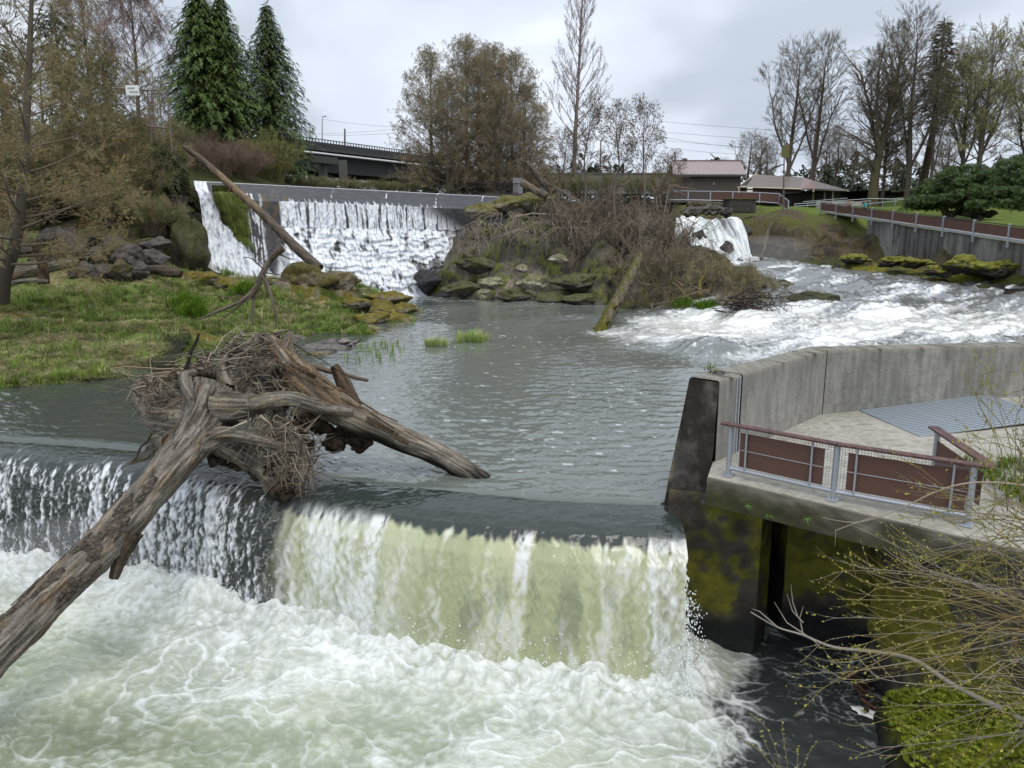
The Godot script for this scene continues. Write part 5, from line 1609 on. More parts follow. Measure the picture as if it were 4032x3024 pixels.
func rock_at(p: Vector3, rad: float, shape: Vector3, sd: float, c0: Color, c1: Color, label: String, group := "", moss := Color(0, 0, 0, 0), called := "boulder") -> void:
	var o := part(called, lump(rad, shape, sd, c0, c1, 1.0 if called == "moss_mound" else 0.6, moss), M.rock)
	o.position = p
	tag(o, label, "rock", group)

func logs_and_rocks() -> void:
	# long bare log leaning across the upper fall
	var o := base("leaning_log", "long bare pale log leaning across the upper waterfall from the dam to the mossy knob", "log", Vector3(-20.3,11.15,-60))
	var sh: Vector3 = -o.position
	part("trunk", log_mesh(PackedVector3Array([Vector3(-25.93,15.62,-62) + sh, Vector3(-24.49,14.66,-61.5) + sh, Vector3(-22,12.52,-61) + sh, Vector3(-18.95,10.09,-59.5) + sh, Vector3(-16.34,7.84,-58) + sh, Vector3(-14.41,6.33,-57) + sh]), PackedFloat32Array([0.14, 0.24, 0.28, 0.31, 0.33, 0.37, 0.36]), 90, 20, 0.08, func(nn: Vector3, t: float, g: float, b: float) -> void:
		gc = Color(0.25, 0.205, 0.165).lerp(Color(0.47, 0.36, 0.22), smooth(0.12, 0.03, absf(t - 0.42) - 0.05 + 0.15 * b))
		gc = gc.lerp(Color(0.09, 0.07, 0.055), smooth(0.0, 0.5, -g * 0.6 + 0.5 * b - 0.3 * nn.y)), 41.0), M.wood, o)
	var m: MB
	for k in 9:
		m = MB.new()
		var p: Vector3 = (Vector3(-21.85,12.5,-60.6)).lerp(Vector3(-16.23,7.85,-57.6), k / 9.0) + sh
		m.tube(crooked(p, p + Vector3(rf(-0.5, 0.5), rf(-1.8, -0.5), rf(0, 0.3)), 3, 0.08), taper(3, 0.05, 0.015), 4, Color(0.14, 0.1, 0.07), Color(0.14, 0.1, 0.07))
		part("hanging_bark", m, M.twig, o)
	# mossy log standing in the pool in front of the island
	o = base("mossy_log", "straight moss covered log slanting out of the pool up to the island brush", "log", Vector3(6.84,3.72,-52))
	sh = -o.position
	part("trunk", log_mesh(PackedVector3Array([Vector3(4.49,2.03,-43.5) + sh, Vector3(5.57,3.14,-46.5) + sh, Vector3(7.02,4.7,-50) + sh, Vector3(8.54,6.21,-54) + sh, Vector3(9.53,7.18,-57) + sh]), PackedFloat32Array([0.40, 0.40, 0.38, 0.36, 0.32]), 90, 22, 0.12, func(nn: Vector3, t: float, g: float, b: float) -> void:
		gc = Color(0.27, 0.225, 0.17).lerp(Color(0.11, 0.09, 0.06), smooth(0.0, 0.4, -g * 0.5 + b))
		gc = gc.lerp(Color(0.19, 0.185, 0.02), smooth(-0.2, 0.25, b - nn.x * 0.25 + 0.5 * smooth(0.55, 0.1, t)))
		gc = gc.lerp(Color(0.05, 0.04, 0.02), smooth(0.12, 0.03, t + 0.1 * b)), 51.0), M.wood, o)
	for k in 14:
		m = MB.new()
		var p: Vector3 = (Vector3(5.15,2.75,-45.2)).lerp(Vector3(8.29,6.03,-53.2), rng.randf()) + sh
		m.tube(PackedVector3Array([p, p + Vector3(rf(-1, 1), rf(-0.3, 0.6), rf(0.2, 1)).normalized() * rf(0.45, 0.75)]), PackedFloat32Array([0.14, 0.05]), 6, Color(0.15, 0.12, 0.07), Color(0.2, 0.16, 0.1), true)
		part("branch_stub", m, M.wood, o)
	# dead forked tree top standing in the grass
	o = base("dead_branch_top", "bare forked dead treetop propped upside down in the grass behind the root plate", "dead branch", Vector3(-11.06,5.89,-33))
	sh = -o.position
	var limbs := [
		[[Vector3(-9.9,8.38,-33), Vector3(-10.43,7.89,-33), Vector3(-10.81,7.08,-32.6), Vector3(-11.04,6.35,-32.3), Vector3(-11,5.22,-31.8)], [0.24, 0.18, 0.17, 0.11, 0.06]],
		[[Vector3(-10.71,7.31,-32.7), Vector3(-10.42,6.64,-32.4), Vector3(-10.1,5.99,-32), Vector3(-9.99,5.12,-31.8)], [0.15, 0.12, 0.10, 0.05]],
		[[Vector3(-10.82,6.92,-32.6), Vector3(-11.35,6.22,-31.6), Vector3(-12.04,5.88,-30.8), Vector3(-12.58,5.6,-30.2)], [0.13, 0.10, 0.08, 0.04]],
		[[Vector3(-10.89,6.74,-32.4), Vector3(-11.23,6.2,-31.8), Vector3(-12.05,5.47,-31)], [0.10, 0.07, 0.03]],
		[[Vector3(-10.01,8.09,-33), Vector3(-9.62,7.88,-33.2)], [0.06, 0.03]], [[Vector3(-10.48,7.32,-32.6), Vector3(-10.95,7.92,-32.2), Vector3(-11.27,8,-32)], [0.05, 0.035, 0.015]],
		[[Vector3(-10.45,7.12,-32.6), Vector3(-9.72,6.95,-32.8), Vector3(-8.61,6.29,-33)], [0.05, 0.035, 0.01]], [[Vector3(-10.54,7.32,-32.6), Vector3(-9.79,7.23,-32.4), Vector3(-9.21,6.9,-32.4)], [0.04, 0.03, 0.01]],
		[[Vector3(-10.12,6.18,-32), Vector3(-9.18,5.59,-32), Vector3(-8.21,5.2,-32)], [0.03, 0.02, 0.008]], [[Vector3(-10.8,6.35,-32.3), Vector3(-11.48,6.38,-32), Vector3(-12.24,6.77,-32)], [0.035, 0.02, 0.008]],
		[[Vector3(-11.23,6.2,-31.8), Vector3(-11.88,6.46,-31), Vector3(-12.83,6.54,-31)], [0.03, 0.025, 0.01]]]
	for q in limbs:
		var pts := PackedVector3Array()
		for p in q[0]:
			pts.append(p + sh)
		var thin := PackedFloat32Array()
		for w in q[1]:
			thin.append(w * 0.72)
		part("limb", log_mesh(pts, thin, 30, 10, 0.14, wood_look(Color(0.30, 0.25, 0.20), Color(0.09, 0.07, 0.055), Color(0.36, 0.24, 0.13), 0.0), rf(0, 90)), M.wood, o)
	# wood lying on the left bank
	var lying := [
		["thick_log", "thick pale weathered log lying in front of the boulders on the left bank", [Vector3(-29.12,6.24,-42), Vector3(-27.04,6.93,-42.5), Vector3(-24.37,7.37,-43)], [0.50, 0.46, 0.38, 0.14], Color(0.62, 0.55, 0.44)],
		["broken_snag", "short broken upright snag with a pale torn top in front of the thick log", [Vector3(-25.32,6.31,-41), Vector3(-25.26,7.23,-41), Vector3(-25.41,7.96,-41), Vector3(-25.49,8.57,-41)], [0.30, 0.24, 0.2, 0.22], Color(0.32, 0.22, 0.14)],
		["bleached_branch", "bleached branch lying at the foot of the broken snag", [Vector3(-27.09,6.3,-40.5), Vector3(-25.83,6.49,-40.5), Vector3(-24.73,6.44,-40.5)], [0.12, 0.13, 0.08], Color(0.6, 0.55, 0.46)],
		["cut_stump", "grey cut stump standing on the cliff edge left of the upper waterfall", [Vector3(-25.85,9.22,-60), Vector3(-25.91,10.1,-60), Vector3(-25.7,11.71,-60)], [0.62, 0.5, 0.52], Color(0.22, 0.19, 0.15)],
		["small_stump", "small dark stump among the boulders on the left bank", [Vector3(-28.41,7.81,-52), Vector3(-28.3,8.74,-52)], [0.45, 0.4], Color(0.05, 0.045, 0.04)],
		["twisted_root", "pale twisted root lying on the slope left of the cut stump", [Vector3(-29.36,11.47,-61), Vector3(-27.88,11.17,-60.5), Vector3(-26.5,10.8,-60)], [0.12, 0.26, 0.3], Color(0.30, 0.26, 0.22)],
		["slab_log", "flat grey slab of wood lying at the end of the boulders by the stream", [Vector3(-24.43,6.62,-51), Vector3(-23.3,6.46,-51), Vector3(-22.17,6.25,-51)], [0.2, 0.4, 0.25], Color(0.24, 0.20, 0.16)],
		["island_log", "pale log lying aslant on the crown of the island", [Vector3(0.96,13.56,-73.5), Vector3(1.91,12.95,-73), Vector3(3.2,12.21,-72.5)], [0.36, 0.34, 0.3], Color(0.42, 0.35, 0.27)],
		["island_snag", "thin leaning snag pointing up left from the island crown", [Vector3(4,12.72,-74.5), Vector3(2.63,14.04,-75), Vector3(1.33,15.63,-75)], [0.42, 0.3, 0.12], Color(0.30, 0.25, 0.2)],
		["slim_snag", "slim pale forked snag standing against the right rock face", [Vector3(25,6.29,-76.5), Vector3(25.83,8.33,-78), Vector3(26.65,10.23,-79)], [0.2, 0.22, 0.05], Color(0.33, 0.29, 0.23)],
		["stranded_log", "grey log stranded above the right waterfall on the rock pile", [Vector3(20.79,12.19,-92), Vector3(23.87,12.13,-92), Vector3(25.8,12.03,-92)], [0.35, 0.33, 0.3], Color(0.26, 0.22, 0.16)],
		["fallen_branch", "grey branch washed up below the island brush", [Vector3(9.43,3.34,-55), Vector3(10.93,3.92,-55), Vector3(12.61,4.09,-55)], [0.12, 0.13, 0.06], Color(0.22, 0.19, 0.16)],
	]
	for q in lying:
		o = base(q[0], q[1], "log", q[2][0])
		var pts := PackedVector3Array()
		for p in q[2]:
			pts.append(p - q[2][0])
		part("trunk", log_mesh(pts, PackedFloat32Array(q[3]), 40, 20, 0.16, wood_look(q[4], q[4] * 0.3, q[4] * Color(0.9, 0.7, 0.5), 0.08), rf(0, 90)), M.wood, o)
	# dark boulders under the left slope
	var dk := Color(0.055, 0.047, 0.042)
	var dl := Color(0.125, 0.108, 0.095)
	var mossy := Color(0.10, 0.085, 0.012, 0.8)
	var spots := [[120, 515, 55, 1.5], [160, 540, 53, 1.7], [210, 556, 51.5, 1.4], [250, 548, 52, 1.7], [283, 556, 51, 1.5], [185, 585, 49.5, 1.2], [225, 590, 49, 1.0], [258, 588, 49, 1.3], [300, 585, 50, 1.0], [330, 560, 53, 1.3], [60, 540, 54, 1.2], [100, 555, 50.5, 1.0], [340, 530, 55, 1.2], [25, 520, 56, 1.3], [150, 505, 57, 1.1], [312, 530, 55.5, 1.2], [245, 525, 55, 1.1]]
	for k in spots.size():
		var q: Array = spots[k]
		var p := at_bearing(q[0], q[1], q[2])
		rock_at(p, q[3], Vector3(rf(1.0, 1.35), rf(0.65, 0.85), 1.0), 7.0 + k * 3.3, dl, dk, "dark angular boulder of the heap under the left slope, " + place_in_row(spots, k), "boulders under the left slope", mossy if k % 4 == 3 else Color(0, 0, 0, 0))
	# mossy rocks at the tip of the left bank and by the stream
	var tips := [[840, 645, 55, 1.6], [815, 662, 53, 1.2], [868, 668, 54, 1.1], [770, 655, 52, 1.0], [852, 690, 50.5, 1.2], [805, 690, 49, 1.2], [830, 672, 51, 1.0], [872, 688, 52, 0.8], [450, 606, 55, 1.3], [490, 614, 54, 1.0], [420, 600, 55.5, 1.2], [520, 622, 53, 0.9]]
	for k in tips.size():
		var q: Array = tips[k]
		rock_at(at_bearing(q[0], q[1], q[2]), q[3], Vector3(1.35, 0.62, 1.0), 60.0 + k * 4.1, Color(0.20, 0.17, 0.13), Color(0.08, 0.065, 0.05), ("golden mossy rock at the tip of the left bank, " + place_in_row(tips.slice(0, 8), k)) if k < 8 else ("low mossy rock beside the left fall's plunge pool, " + place_in_row(tips.slice(8), k - 8)), "mossy rocks of the left bank tip" if k < 8 else "mossy rocks by the plunge pool", Color(0.19, 0.155, 0.012, 1.0))
	rock_at(Vector3(-18.69,3.3,-42.8), 0.55, Vector3(2.2, 0.5, 1.0), 133.0, Color(0.03, 0.03, 0.032), Color(0.02, 0.02, 0.02), "black wet ledge stone in the little stream's step", "", Color(0, 0, 0, 0), "ledge_stone")
	rock_at(Vector3(21.05,4.38,-52.5), 1.25, Vector3(2.1, 0.75, 1.0), 140.0, Color(0.06, 0.055, 0.05), Color(0.03, 0.028, 0.026), "dark mossy rock in the rapids right of the island", "", Color(0.06, 0.065, 0.01, 0.8), "rapids_rock")
	rock_at(Vector3(21.93,4.25,-51.5), 0.7, Vector3(2.0, 0.6, 1.0), 147.0, Color(0.06, 0.055, 0.05), Color(0.03, 0.028, 0.026), "low dark rock trailing right from the mossy rock in the rapids", "", Color(0.06, 0.065, 0.01, 0.5), "rapids_rock")
	rock_at(Vector3(-7.78,4.56,-70.5), 1.5, Vector3(1.2, 1.0, 0.9), 152.0, Color(0.055, 0.053, 0.06), Color(0.035, 0.034, 0.038), "dark wet boulder at the right foot of the upper waterfall", "", Color(0, 0, 0, 0), "wet_boulder")
	rock_at(Vector3(-6.04,3.15,-70), 0.9, Vector3(2.2, 0.6, 1.0), 158.0, Color(0.05, 0.045, 0.045), Color(0.03, 0.028, 0.028), "low black rock at the waterline left of the island", "", Color(0, 0, 0, 0), "waterline_rock")
	rock_at(Vector3(-12.67,5.43,-56), 1.5, Vector3(1.6, 0.75, 1.0), 171.0, Color(0.42, 0.36, 0.28), Color(0.12, 0.09, 0.06), "pale flaking rock face on the right side of the mossy knob", "", Color(0.10, 0.08, 0.01, 0.7), "flaking_rock")
	rock_at(Vector3(-15.12,5.59,-55), 1.9, Vector3(1.5, 0.9, 1.0), 176.0, Color(0.20, 0.16, 0.10), Color(0.09, 0.07, 0.04), "rounded brown moss knob under the foot of the leaning log", "", Color(0.10, 0.085, 0.01, 1.0), "mossy_boulder")
	rock_at(Vector3(-8.84,3.37,-39.5), 0.35, Vector3(1.6, 0.6, 1.0), 181.0, Color(0.42, 0.39, 0.35), Color(0.24, 0.22, 0.2), "small pale stone at the head of the gravel bar", "", Color(0, 0, 0, 0), "pale_stone")
	# rock mass beside the left arm of the fall, and on the island's crown
	rock_at(Vector3(-24.89,7.23,-58.6), 2.9, Vector3(0.75, 1.4, 0.8), 231.0, Color(0.055, 0.045, 0.032), Color(0.03, 0.026, 0.02), "dark mossy rock face hanging beside the left arm of the upper waterfall", "", Color(0.075, 0.08, 0.012, 0.8), "rock_face")
	rock_at(Vector3(-25.95,8.86,-60), 2.0, Vector3(0.9, 1.3, 0.8), 236.0, Color(0.10, 0.08, 0.055), Color(0.04, 0.033, 0.026), "brown rock face under the cut stump", "", Color(0.09, 0.085, 0.012, 0.6), "rock_face")
	for q in [[1045, 458, 75.5, 1.6, "left, pale one"], [1095, 448, 76.5, 2.0, "middle, mossy one"], [1150, 440, 77, 2.2, "right, broadest one"]]:
		rock_at(at_bearing(q[0], q[1], q[2]), q[3], Vector3(1.7, 0.75, 1.0), 240.0 + q[0] * 0.05, Color(0.27, 0.235, 0.185), Color(0.10, 0.085, 0.06), "mossy boulder at the dam's right end on the island's crown, the " + q[4], "", Color(0.15, 0.145, 0.015, 0.85), "crown_boulder")
	for q in [[1062, 612, 64.6, 1.25, 2.0, "left one, like a tilted egg"], [1150, 612, 63.4, 1.5, 2.2, "large one right of it"], [1128, 580, 65.0, 0.8, 1.6, "small one above them"], [1205, 560, 65.2, 0.9, 2.2, "long one higher up"], [1050, 632, 63.4, 0.6, 1.8, "lowest one near the waterline"]]:
		rock_at(at_bearing(q[0], q[1], q[2]), q[3], Vector3(q[4] * 0.62, 0.62, 0.9), 300.0 + q[0] * 0.03, Color(0.50, 0.45, 0.37), Color(0.26, 0.22, 0.17), "pale bare rock in the island's mossy flank, " + q[5], "", Color(0.15, 0.16, 0.015, 0.55), "pale_rock")
	for q in [[1000, 625, 67.5, 1.6], [1110, 640, 63.3, 1.3], [1190, 645, 62.6, 1.5], [1240, 610, 62.8, 1.7], [1030, 570, 68.5, 1.7], [1250, 648, 61.6, 1.2]]:
		rock_at(at_bearing(q[0], q[1], q[2]), q[3], Vector3(1.6, 0.62, 0.9), 320.0 + q[0] * 0.03, Color(0.13, 0.112, 0.09), Color(0.045, 0.04, 0.034), "dark rock with green moss in the island's flank", "dark rocks of the island's flank", Color(0.11, 0.12, 0.014, 0.65), "flank_rock")
	for q in [[1512, 512, 82.5, 1.0, "middle"], [1474, 528, 80.5, 1.2, "left"], [1572, 535, 80.0, 0.9, "right"], [1604, 500, 84.0, 1.3, "upper right"]]:
		rock_at(at_bearing(q[0], q[1], q[2]), q[3], Vector3(1.1, 0.9, 0.9), 360.0 + q[0] * 0.03, Color(0.075, 0.068, 0.062), Color(0.035, 0.032, 0.03), "dark wet rock breaking the right waterfall, the " + q[4] + " one", "", Color(0, 0, 0, 0), "cascade_rock")
	# boulders piled above the right waterfall
	var pile := []
	for k in 16:
		pile.append([1478.0 + k * 6.6, 455.0 + 5.0 * sin(k * 2.1), 90.0 - 0.05 * k])
	for k in 16:
		rock_at(at_bearing(pile[k][0], pile[k][1], pile[k][2]), rf(0.5, 0.85), Vector3(1.2, 0.8, 1.0), 200.0 + k * 3.0, Color(0.19, 0.165, 0.14), Color(0.08, 0.07, 0.062), "brown grey boulder in the pile above the right waterfall, " + place_in_row(pile, k), "boulders above the right waterfall")
	# moss mounds of the right bank
	var mounds := [[2080, 575, 59, 2.3], [2150, 580, 57.5, 2.0], [2212, 580, 57, 2.0], [2030, 585, 59.5, 1.6], [1850, 560, 69, 1.5], [1930, 565, 65.5, 1.5], [1980, 568, 64, 1.4]]
	for k in mounds.size():
		var q: Array = mounds[k]
		rock_at(at_bearing(q[0], q[1], q[2]), q[3], Vector3(1.5, 0.5, 1.0), q[0] * 0.11, Color(0.06, 0.05, 0.04), Color(0.04, 0.035, 0.03), "yellow green moss mound beside the upper rapids, " + place_in_row(mounds, k), "moss mounds of the right bank", Color(0.21, 0.21, 0.015, 1.0), "moss_mound")

func at_bearing(u: float, v: float, d: float) -> Vector3:
	# a point d metres ahead, given as the bearing and height it is seen at from the footbridge
	var a := (u - 1106.0) / 1628.0
	var b := (v - 829.5) / 1628.0
	var f := 0.97992 - b * 0.19937
	return Vector3(a / f * d, 9.1 - (b * 0.97992 + 0.19937) / f * d, -d)

# ---------------------------------------------------------------- park on the right, buildings, bridge
func walk_y(d: float) -> float:
	return 8.35 + (d - 57.0) * 0.082

func park() -> void:
	# retaining wall under the walkway
	var fw := func(i: int, j: int) -> Vector3:
		var d := lerpf(81.0, 44.0, i / 120.0)
		var k := j / 30.0
		var y := lerpf(walk_y(d) - 0.12, 5.2, k)
		var b := n2.get_noise_2d(d * 0.5, y * 0.15)
		var s := n1.get_noise_2d(d * 2.2, y * 0.1)
		gc = Color(0.19, 0.183, 0.175).lerp(Color(0.33, 0.32, 0.30), smooth(-0.1, 0.4, b + 0.5 * s)).lerp(Color(0.06, 0.055, 0.05), smooth(0.2, 0.5, s - b) * 0.8)
		gc = gc.lerp(Color(0.09, 0.045, 0.03), smooth(7.4, 6.6, y + b) * smooth(-0.1, 0.2, s + b) * 0.8)
		return Vector3(37.35, y, -d)
	var wl := part("retaining_wall", surf(120, 30, fw, true), M.concrete)
	tag(wl, "long streaked grey retaining wall under the walkway of the right bank", "wall")
	# paved walkway behind the fence
	var fp := func(i: int, j: int) -> Vector3:
		var d := lerpf(94.0, 44.0, i / 60.0)
		gc = Color(0.30, 0.29, 0.27)
		return Vector3(37.3 + j * 0.7, walk_y(d) + 0.012 + (0.35 if j < 3 else 0.0) * 0.0, -d)
	struct("walkway", surf(60, 3, fp), M.concrete, "paved walkway behind the long fence of the right bank")
	var fence := base("walkway_fence", "long galvanized walkway fence with brown panels running along the right bank", "fence", Vector3(37.15, 0, -94))
	var sh: Vector3 = -fence.position
	for k in 12:
		var d := 93.0 - 4.45 * k
		var y := walk_y(d)
		var m := MB.new()
		m.box(Transform3D(Basis(), Vector3(37.12, y + 0.35, -d) + sh), Vector3(0.16, 1.75, 0.16), Color.WHITE, 0.01)
		part("post", m, M.steel, fence)
		if k == 11:
			break
		var d2 := d - 4.45
		var y2 := walk_y(d2)
		var p := Vector3(37.15, y, -d) + sh
		var q := Vector3(37.15, y2, -d2) + sh
		for r in [[1.12, 0.055, "top_rail"], [0.06, 0.14, "fascia"]]:
			m = MB.new()
			var dd := (q - p).normalized()
			m.box(Transform3D(Basis(dd, Vector3.UP, dd.cross(Vector3.UP)).orthonormalized(), (p + q) * 0.5 + Vector3(-0.02, r[0], 0)), Vector3(p.distance_to(q), r[1] * 1.3, 0.12), Color.WHITE)
			part(r[2], m, M.steel if r[2] == "fascia" else mat(Color(0.2, 0.2, 0.17), 0.6), fence)
		for s in 3:
			var a := p.lerp(q, (s + 0.02) / 3.0)
			var b := p.lerp(q, (s + 0.985) / 3.0)
			m = MB.new()
			m.face([a + Vector3(0, 0.22, 0), b + Vector3(0, 0.22, 0), b + Vector3(0, 1.02, 0), a + Vector3(0, 1.02, 0)], Color.WHITE, Vector3.LEFT)
			m.face([a + Vector3(0.03, 0.22, 0), b + Vector3(0.03, 0.22, 0), b + Vector3(0.03, 1.02, 0), a + Vector3(0.03, 1.02, 0)], Color.WHITE, Vector3.RIGHT)
			part("brown_panel", m, M.panel, fence)
	# fence behind the rock pile, before the two buildings
	var f2 := base("viewpoint_fence", "galvanized fence with brown panels in front of the brown building", "fence", Vector3(22.33,12.98,-100))
	sh = -f2.position
	var pts := [Vector3(20.55,13.04,-103), Vector3(23.15,13,-102), Vector3(25.82,12.9,-101), Vector3(28.44,12.8,-100), Vector3(31.59,12.65,-99), Vector3(33.74,12.45,-98), Vector3(33.55,11.43,-94)]
	for k in pts.size():
		var m := MB.new()
		m.box(Transform3D(Basis(), pts[k] + sh + Vector3(0, 0.55, 0)), Vector3(0.12, 1.35, 0.12), Color.WHITE)
		part("post", m, M.steel, f2)
		if k + 1 == pts.size():
			break
		var p: Vector3 = pts[k] + sh
		var q: Vector3 = pts[k + 1] + sh
		m = MB.new()
		m.stick(p + Vector3(0, 0.06, 0), q + Vector3(0, 0.06, 0), 0.08, 0.08, 4, Color.WHITE)
		part("bottom_rail", m, M.steel, f2)
		m = MB.new()
		m.stick(p + Vector3(0, 1.2, 0), q + Vector3(0, 1.2, 0), 0.05, 0.05, 4, Color.WHITE)
		part("top_rail", m, M.steel, f2)
		if k >= 2:
			m = MB.new()
			m.box(Transform3D(Basis((q - p).normalized(), Vector3.UP, (q - p).normalized().cross(Vector3.UP)).orthonormalized(), (p + q) * 0.5 + Vector3(0, 0.62, 0)), Vector3(p.distance_to(q) * 0.92, 0.95, 0.03), Color.WHITE)
			part("brown_panel", m, M.panel, f2)
	# mossy concrete block beside the right waterfall
	var blk := MB.new()
	blk.box(Transform3D(Basis(Vector3.UP, 0.15), Vector3(26.43,11.86,-90)), Vector3(3.4, 1.5, 1.6), Color(0.06, 0.055, 0.045), 0.06)
	blk.box(Transform3D(Basis(Vector3.UP, 0.15), Vector3(26.43,11.86,-90) + Vector3(0, 0.80, 0)), Vector3(3.7, 0.14, 1.8), Color(0.075, 0.075, 0.02), 0.03)
	blk.box(Transform3D(Basis(Vector3.UP, 0.15), Vector3(25.02,11.11,-89.6)), Vector3(0.45, 2.2, 1.0), Color(0.075, 0.065, 0.055), 0.04)
	tag(part("concrete_block", blk, M.rock), "dark mossy concrete abutment at the top right of the right waterfall", "abutment")
	# handrails of the ramp on the lawn
	var hr := base("ramp_handrail", "white tubular handrails of the ramp behind the lawn's two visitors", "handrail", Vector3(45.01,12.65,-104))
	sh = -hr.position
	for q in [[Vector3(37.93,12.59,-104), Vector3(49.9,13.48,-108)], [Vector3(37.58,12.26,-103), Vector3(49.47,13.13,-107)], [Vector3(40.59,13.04,-108), Vector3(48.4,13.7,-112)], [Vector3(42.83,12.2,-101), Vector3(52.8,13.09,-106)], [Vector3(49.9,13.48,-108), Vector3(55.72,13.35,-108)]]:
		var m := MB.new()
		m.stick(q[0] + sh, q[1] + sh, 0.055, 0.055, 5, Color.WHITE)
		part("rail", m, M.steel, hr)
	for k in 10:
		var p: Vector3 = (Vector3(37.93,12.59,-104)).lerp(Vector3(55.07,13.41,-108), k / 9.0) + sh
		var m := MB.new()
		m.stick(p, p - Vector3(0, 1.2, 0), 0.05, 0.05, 5, Color.WHITE)
		part("post", m, M.steel, hr)
	var kb := MB.new()
	kb.box(Transform3D(Basis(Vector3.UP, 0.1), Vector3(44.75,12.53,-106)), Vector3(6.5, 1.0, 0.3), Color(0.42, 0.40, 0.36))
	tag(part("low_wall", kb, M.concrete), "low pale wall behind the white handrails", "wall")
	# brown building with a pink metal roof
	var h := base("brown_building", "small dark brown building with a pale pink ribbed metal roof", "building", Vector3(30.1,14.96,-122))
	sh = -h.position
	var c: Vector3 = Vector3(30.45,15.06,-124) + sh
	var wd := 11.0
	var w := MB.new()
	w.box(Transform3D(Basis(), c + Vector3(0, -0.4, 0)), Vector3(wd - 0.8, 5.6, 6.0), Color(0.072, 0.058, 0.05))
	part("wall", w, M.plain, h)
	var rm := mat(Color.WHITE, 0.45, true)
	var e0 := c + Vector3(-wd / 2 - 0.1, 2.55, 3.7)
	var e1 := c + Vector3(-wd / 2 + 0.25, 4.85, 0.2)
	var roof := MB.new()
	roof.face([e0, e0 + Vector3(wd + 0.3, 0, 0), e1 + Vector3(wd - 0.1, 0, 0), e1], Color(0.285, 0.232, 0.235), Vector3(0, 1, 1))
	roof.face([e1, e1 + Vector3(wd - 0.1, 0, 0), e1 + Vector3(wd, -2.4, -4), e1 + Vector3(0, -2.4, -4)], Color(0.40, 0.285, 0.29), Vector3(0, 1, -1))
	roof.box(Transform3D(Basis(), e0 + Vector3(wd / 2 + 0.1, -0.17, -0.05)), Vector3(wd + 0.3, 0.3, 0.12), Color(0.06, 0.05, 0.045))
	roof.box(Transform3D(Basis(), e1 + Vector3(wd / 2, 0.05, 0)), Vector3(wd - 0.1, 0.14, 0.3), Color(0.16, 0.11, 0.11))
	var rf_ := part("roof", roof, rm, h)
	for k in 27:
		var m := MB.new()
		var t := k / 26.0
		m.stick(e0.lerp(e0 + Vector3(wd + 0.3, 0, 0), t) + Vector3(0, 0.03, 0), e1.lerp(e1 + Vector3(wd - 0.1, 0, 0), t) + Vector3(0, 0.03, 0), 0.04, 0.04, 4, Color(0.34, 0.275, 0.28))
		part("roof_rib", m, rm, rf_)
	var vent := MB.new()
	vent.box(Transform3D(Basis(), e1 + Vector3(2.1, 0.2, 0)), Vector3(0.7, 0.35, 0.5), Color(0.1, 0.08, 0.07))
	part("roof_vent", vent, M.plain, h)
	var lm := MB.new()
	lm.box(Transform3D(Basis(), c + Vector3(0.9, 1.2, 3.05)), Vector3(0.25, 0.35, 0.12), Color(0.25, 0.24, 0.23))
	part("wall_lamp", lm, M.plain, h)
	# long low building with a grey brown hip roof
	var g := base("long_building", "long low building with a grey brown hip roof and open porch", "building", Vector3(44.69,13.99,-126))
	sh = -g.position
	var brown := Color(0.185, 0.155, 0.135)
	var rl: Vector3 = Vector3(35,15.68,-121) + sh
	var ra: Vector3 = Vector3(39.32,17.98,-126) + sh
	var rb: Vector3 = Vector3(47.8,17.68,-128) + sh
	var rc: Vector3 = Vector3(44.81,15.54,-121) + sh
	var rd: Vector3 = Vector3(48.04,16.92,-124) + sh
	var re: Vector3 = Vector3(52.33,15.26,-121) + sh
	var rg: Vector3 = Vector3(36.41,16.17,-121) + sh
	roof = MB.new()
	roof.face([rg + Vector3(0, -0.3, 0), rc, rb, ra], brown, Vector3(0, 1, 1))
	roof.face([rl, rg + Vector3(0, -0.35, 0.02), ra + Vector3(-1.2, -1.6, 0.3), ra + Vector3(-2.8, -1.7, 0.3)], Color(0.075, 0.06, 0.052), Vector3(0, 1, 1))
	roof.face([rc, rd, rb], Color(0.24, 0.165, 0.155), Vector3(0, 1, 1))
	roof.face([rc, rc + Vector3(2.2, -0.05, 0.4), rd], Color(0.24, 0.165, 0.155), Vector3(0, 1, 1))
	roof.face([rc + Vector3(2.2, -0.05, 0.4), re, rd], brown, Vector3(0, 1, 1))
	roof.face([ra, rb, rb + Vector3(0, -2.0, -5), ra + Vector3(0, -2, -5)], brown, Vector3(0, 1, -1))
	roof.face([rd, re, re + Vector3(-1, 0, -7), rd + Vector3(0, -1, -4)], brown, Vector3(0, 1, -1))
	roof.face([ra + Vector3(-2.4, -1.65, 0.25), ra + Vector3(0.3, -0.1, 0), ra + Vector3(2.0, -1.7, 0.6)], Color(0.035, 0.03, 0.028), Vector3(0, 0, 1))
	var rp := part("roof", roof, rm, g)
	for k in 24:
		var m := MB.new()
		var t := (k + 0.5) / 24.0
		m.stick((rg + Vector3(0, -0.3, 0)).lerp(rc, t) + Vector3(0, 0.03, 0), ra.lerp(rb, t) + Vector3(0, 0.03, 0), 0.035, 0.035, 3, Color(0.25, 0.21, 0.185))
		part("roof_rib", m, rm, rp)
	for k in 11:
		var m := MB.new()
		var t := (k + 0.5) / 11.0
		m.stick((rc + Vector3(2.2, -0.05, 0.4)).lerp(re, t) + Vector3(0, 0.03, 0), rd.lerp(re, t) + Vector3(0, 0.03, 0), 0.035, 0.035, 3, Color(0.25, 0.21, 0.185))
		part("roof_rib", m, rm, rp)
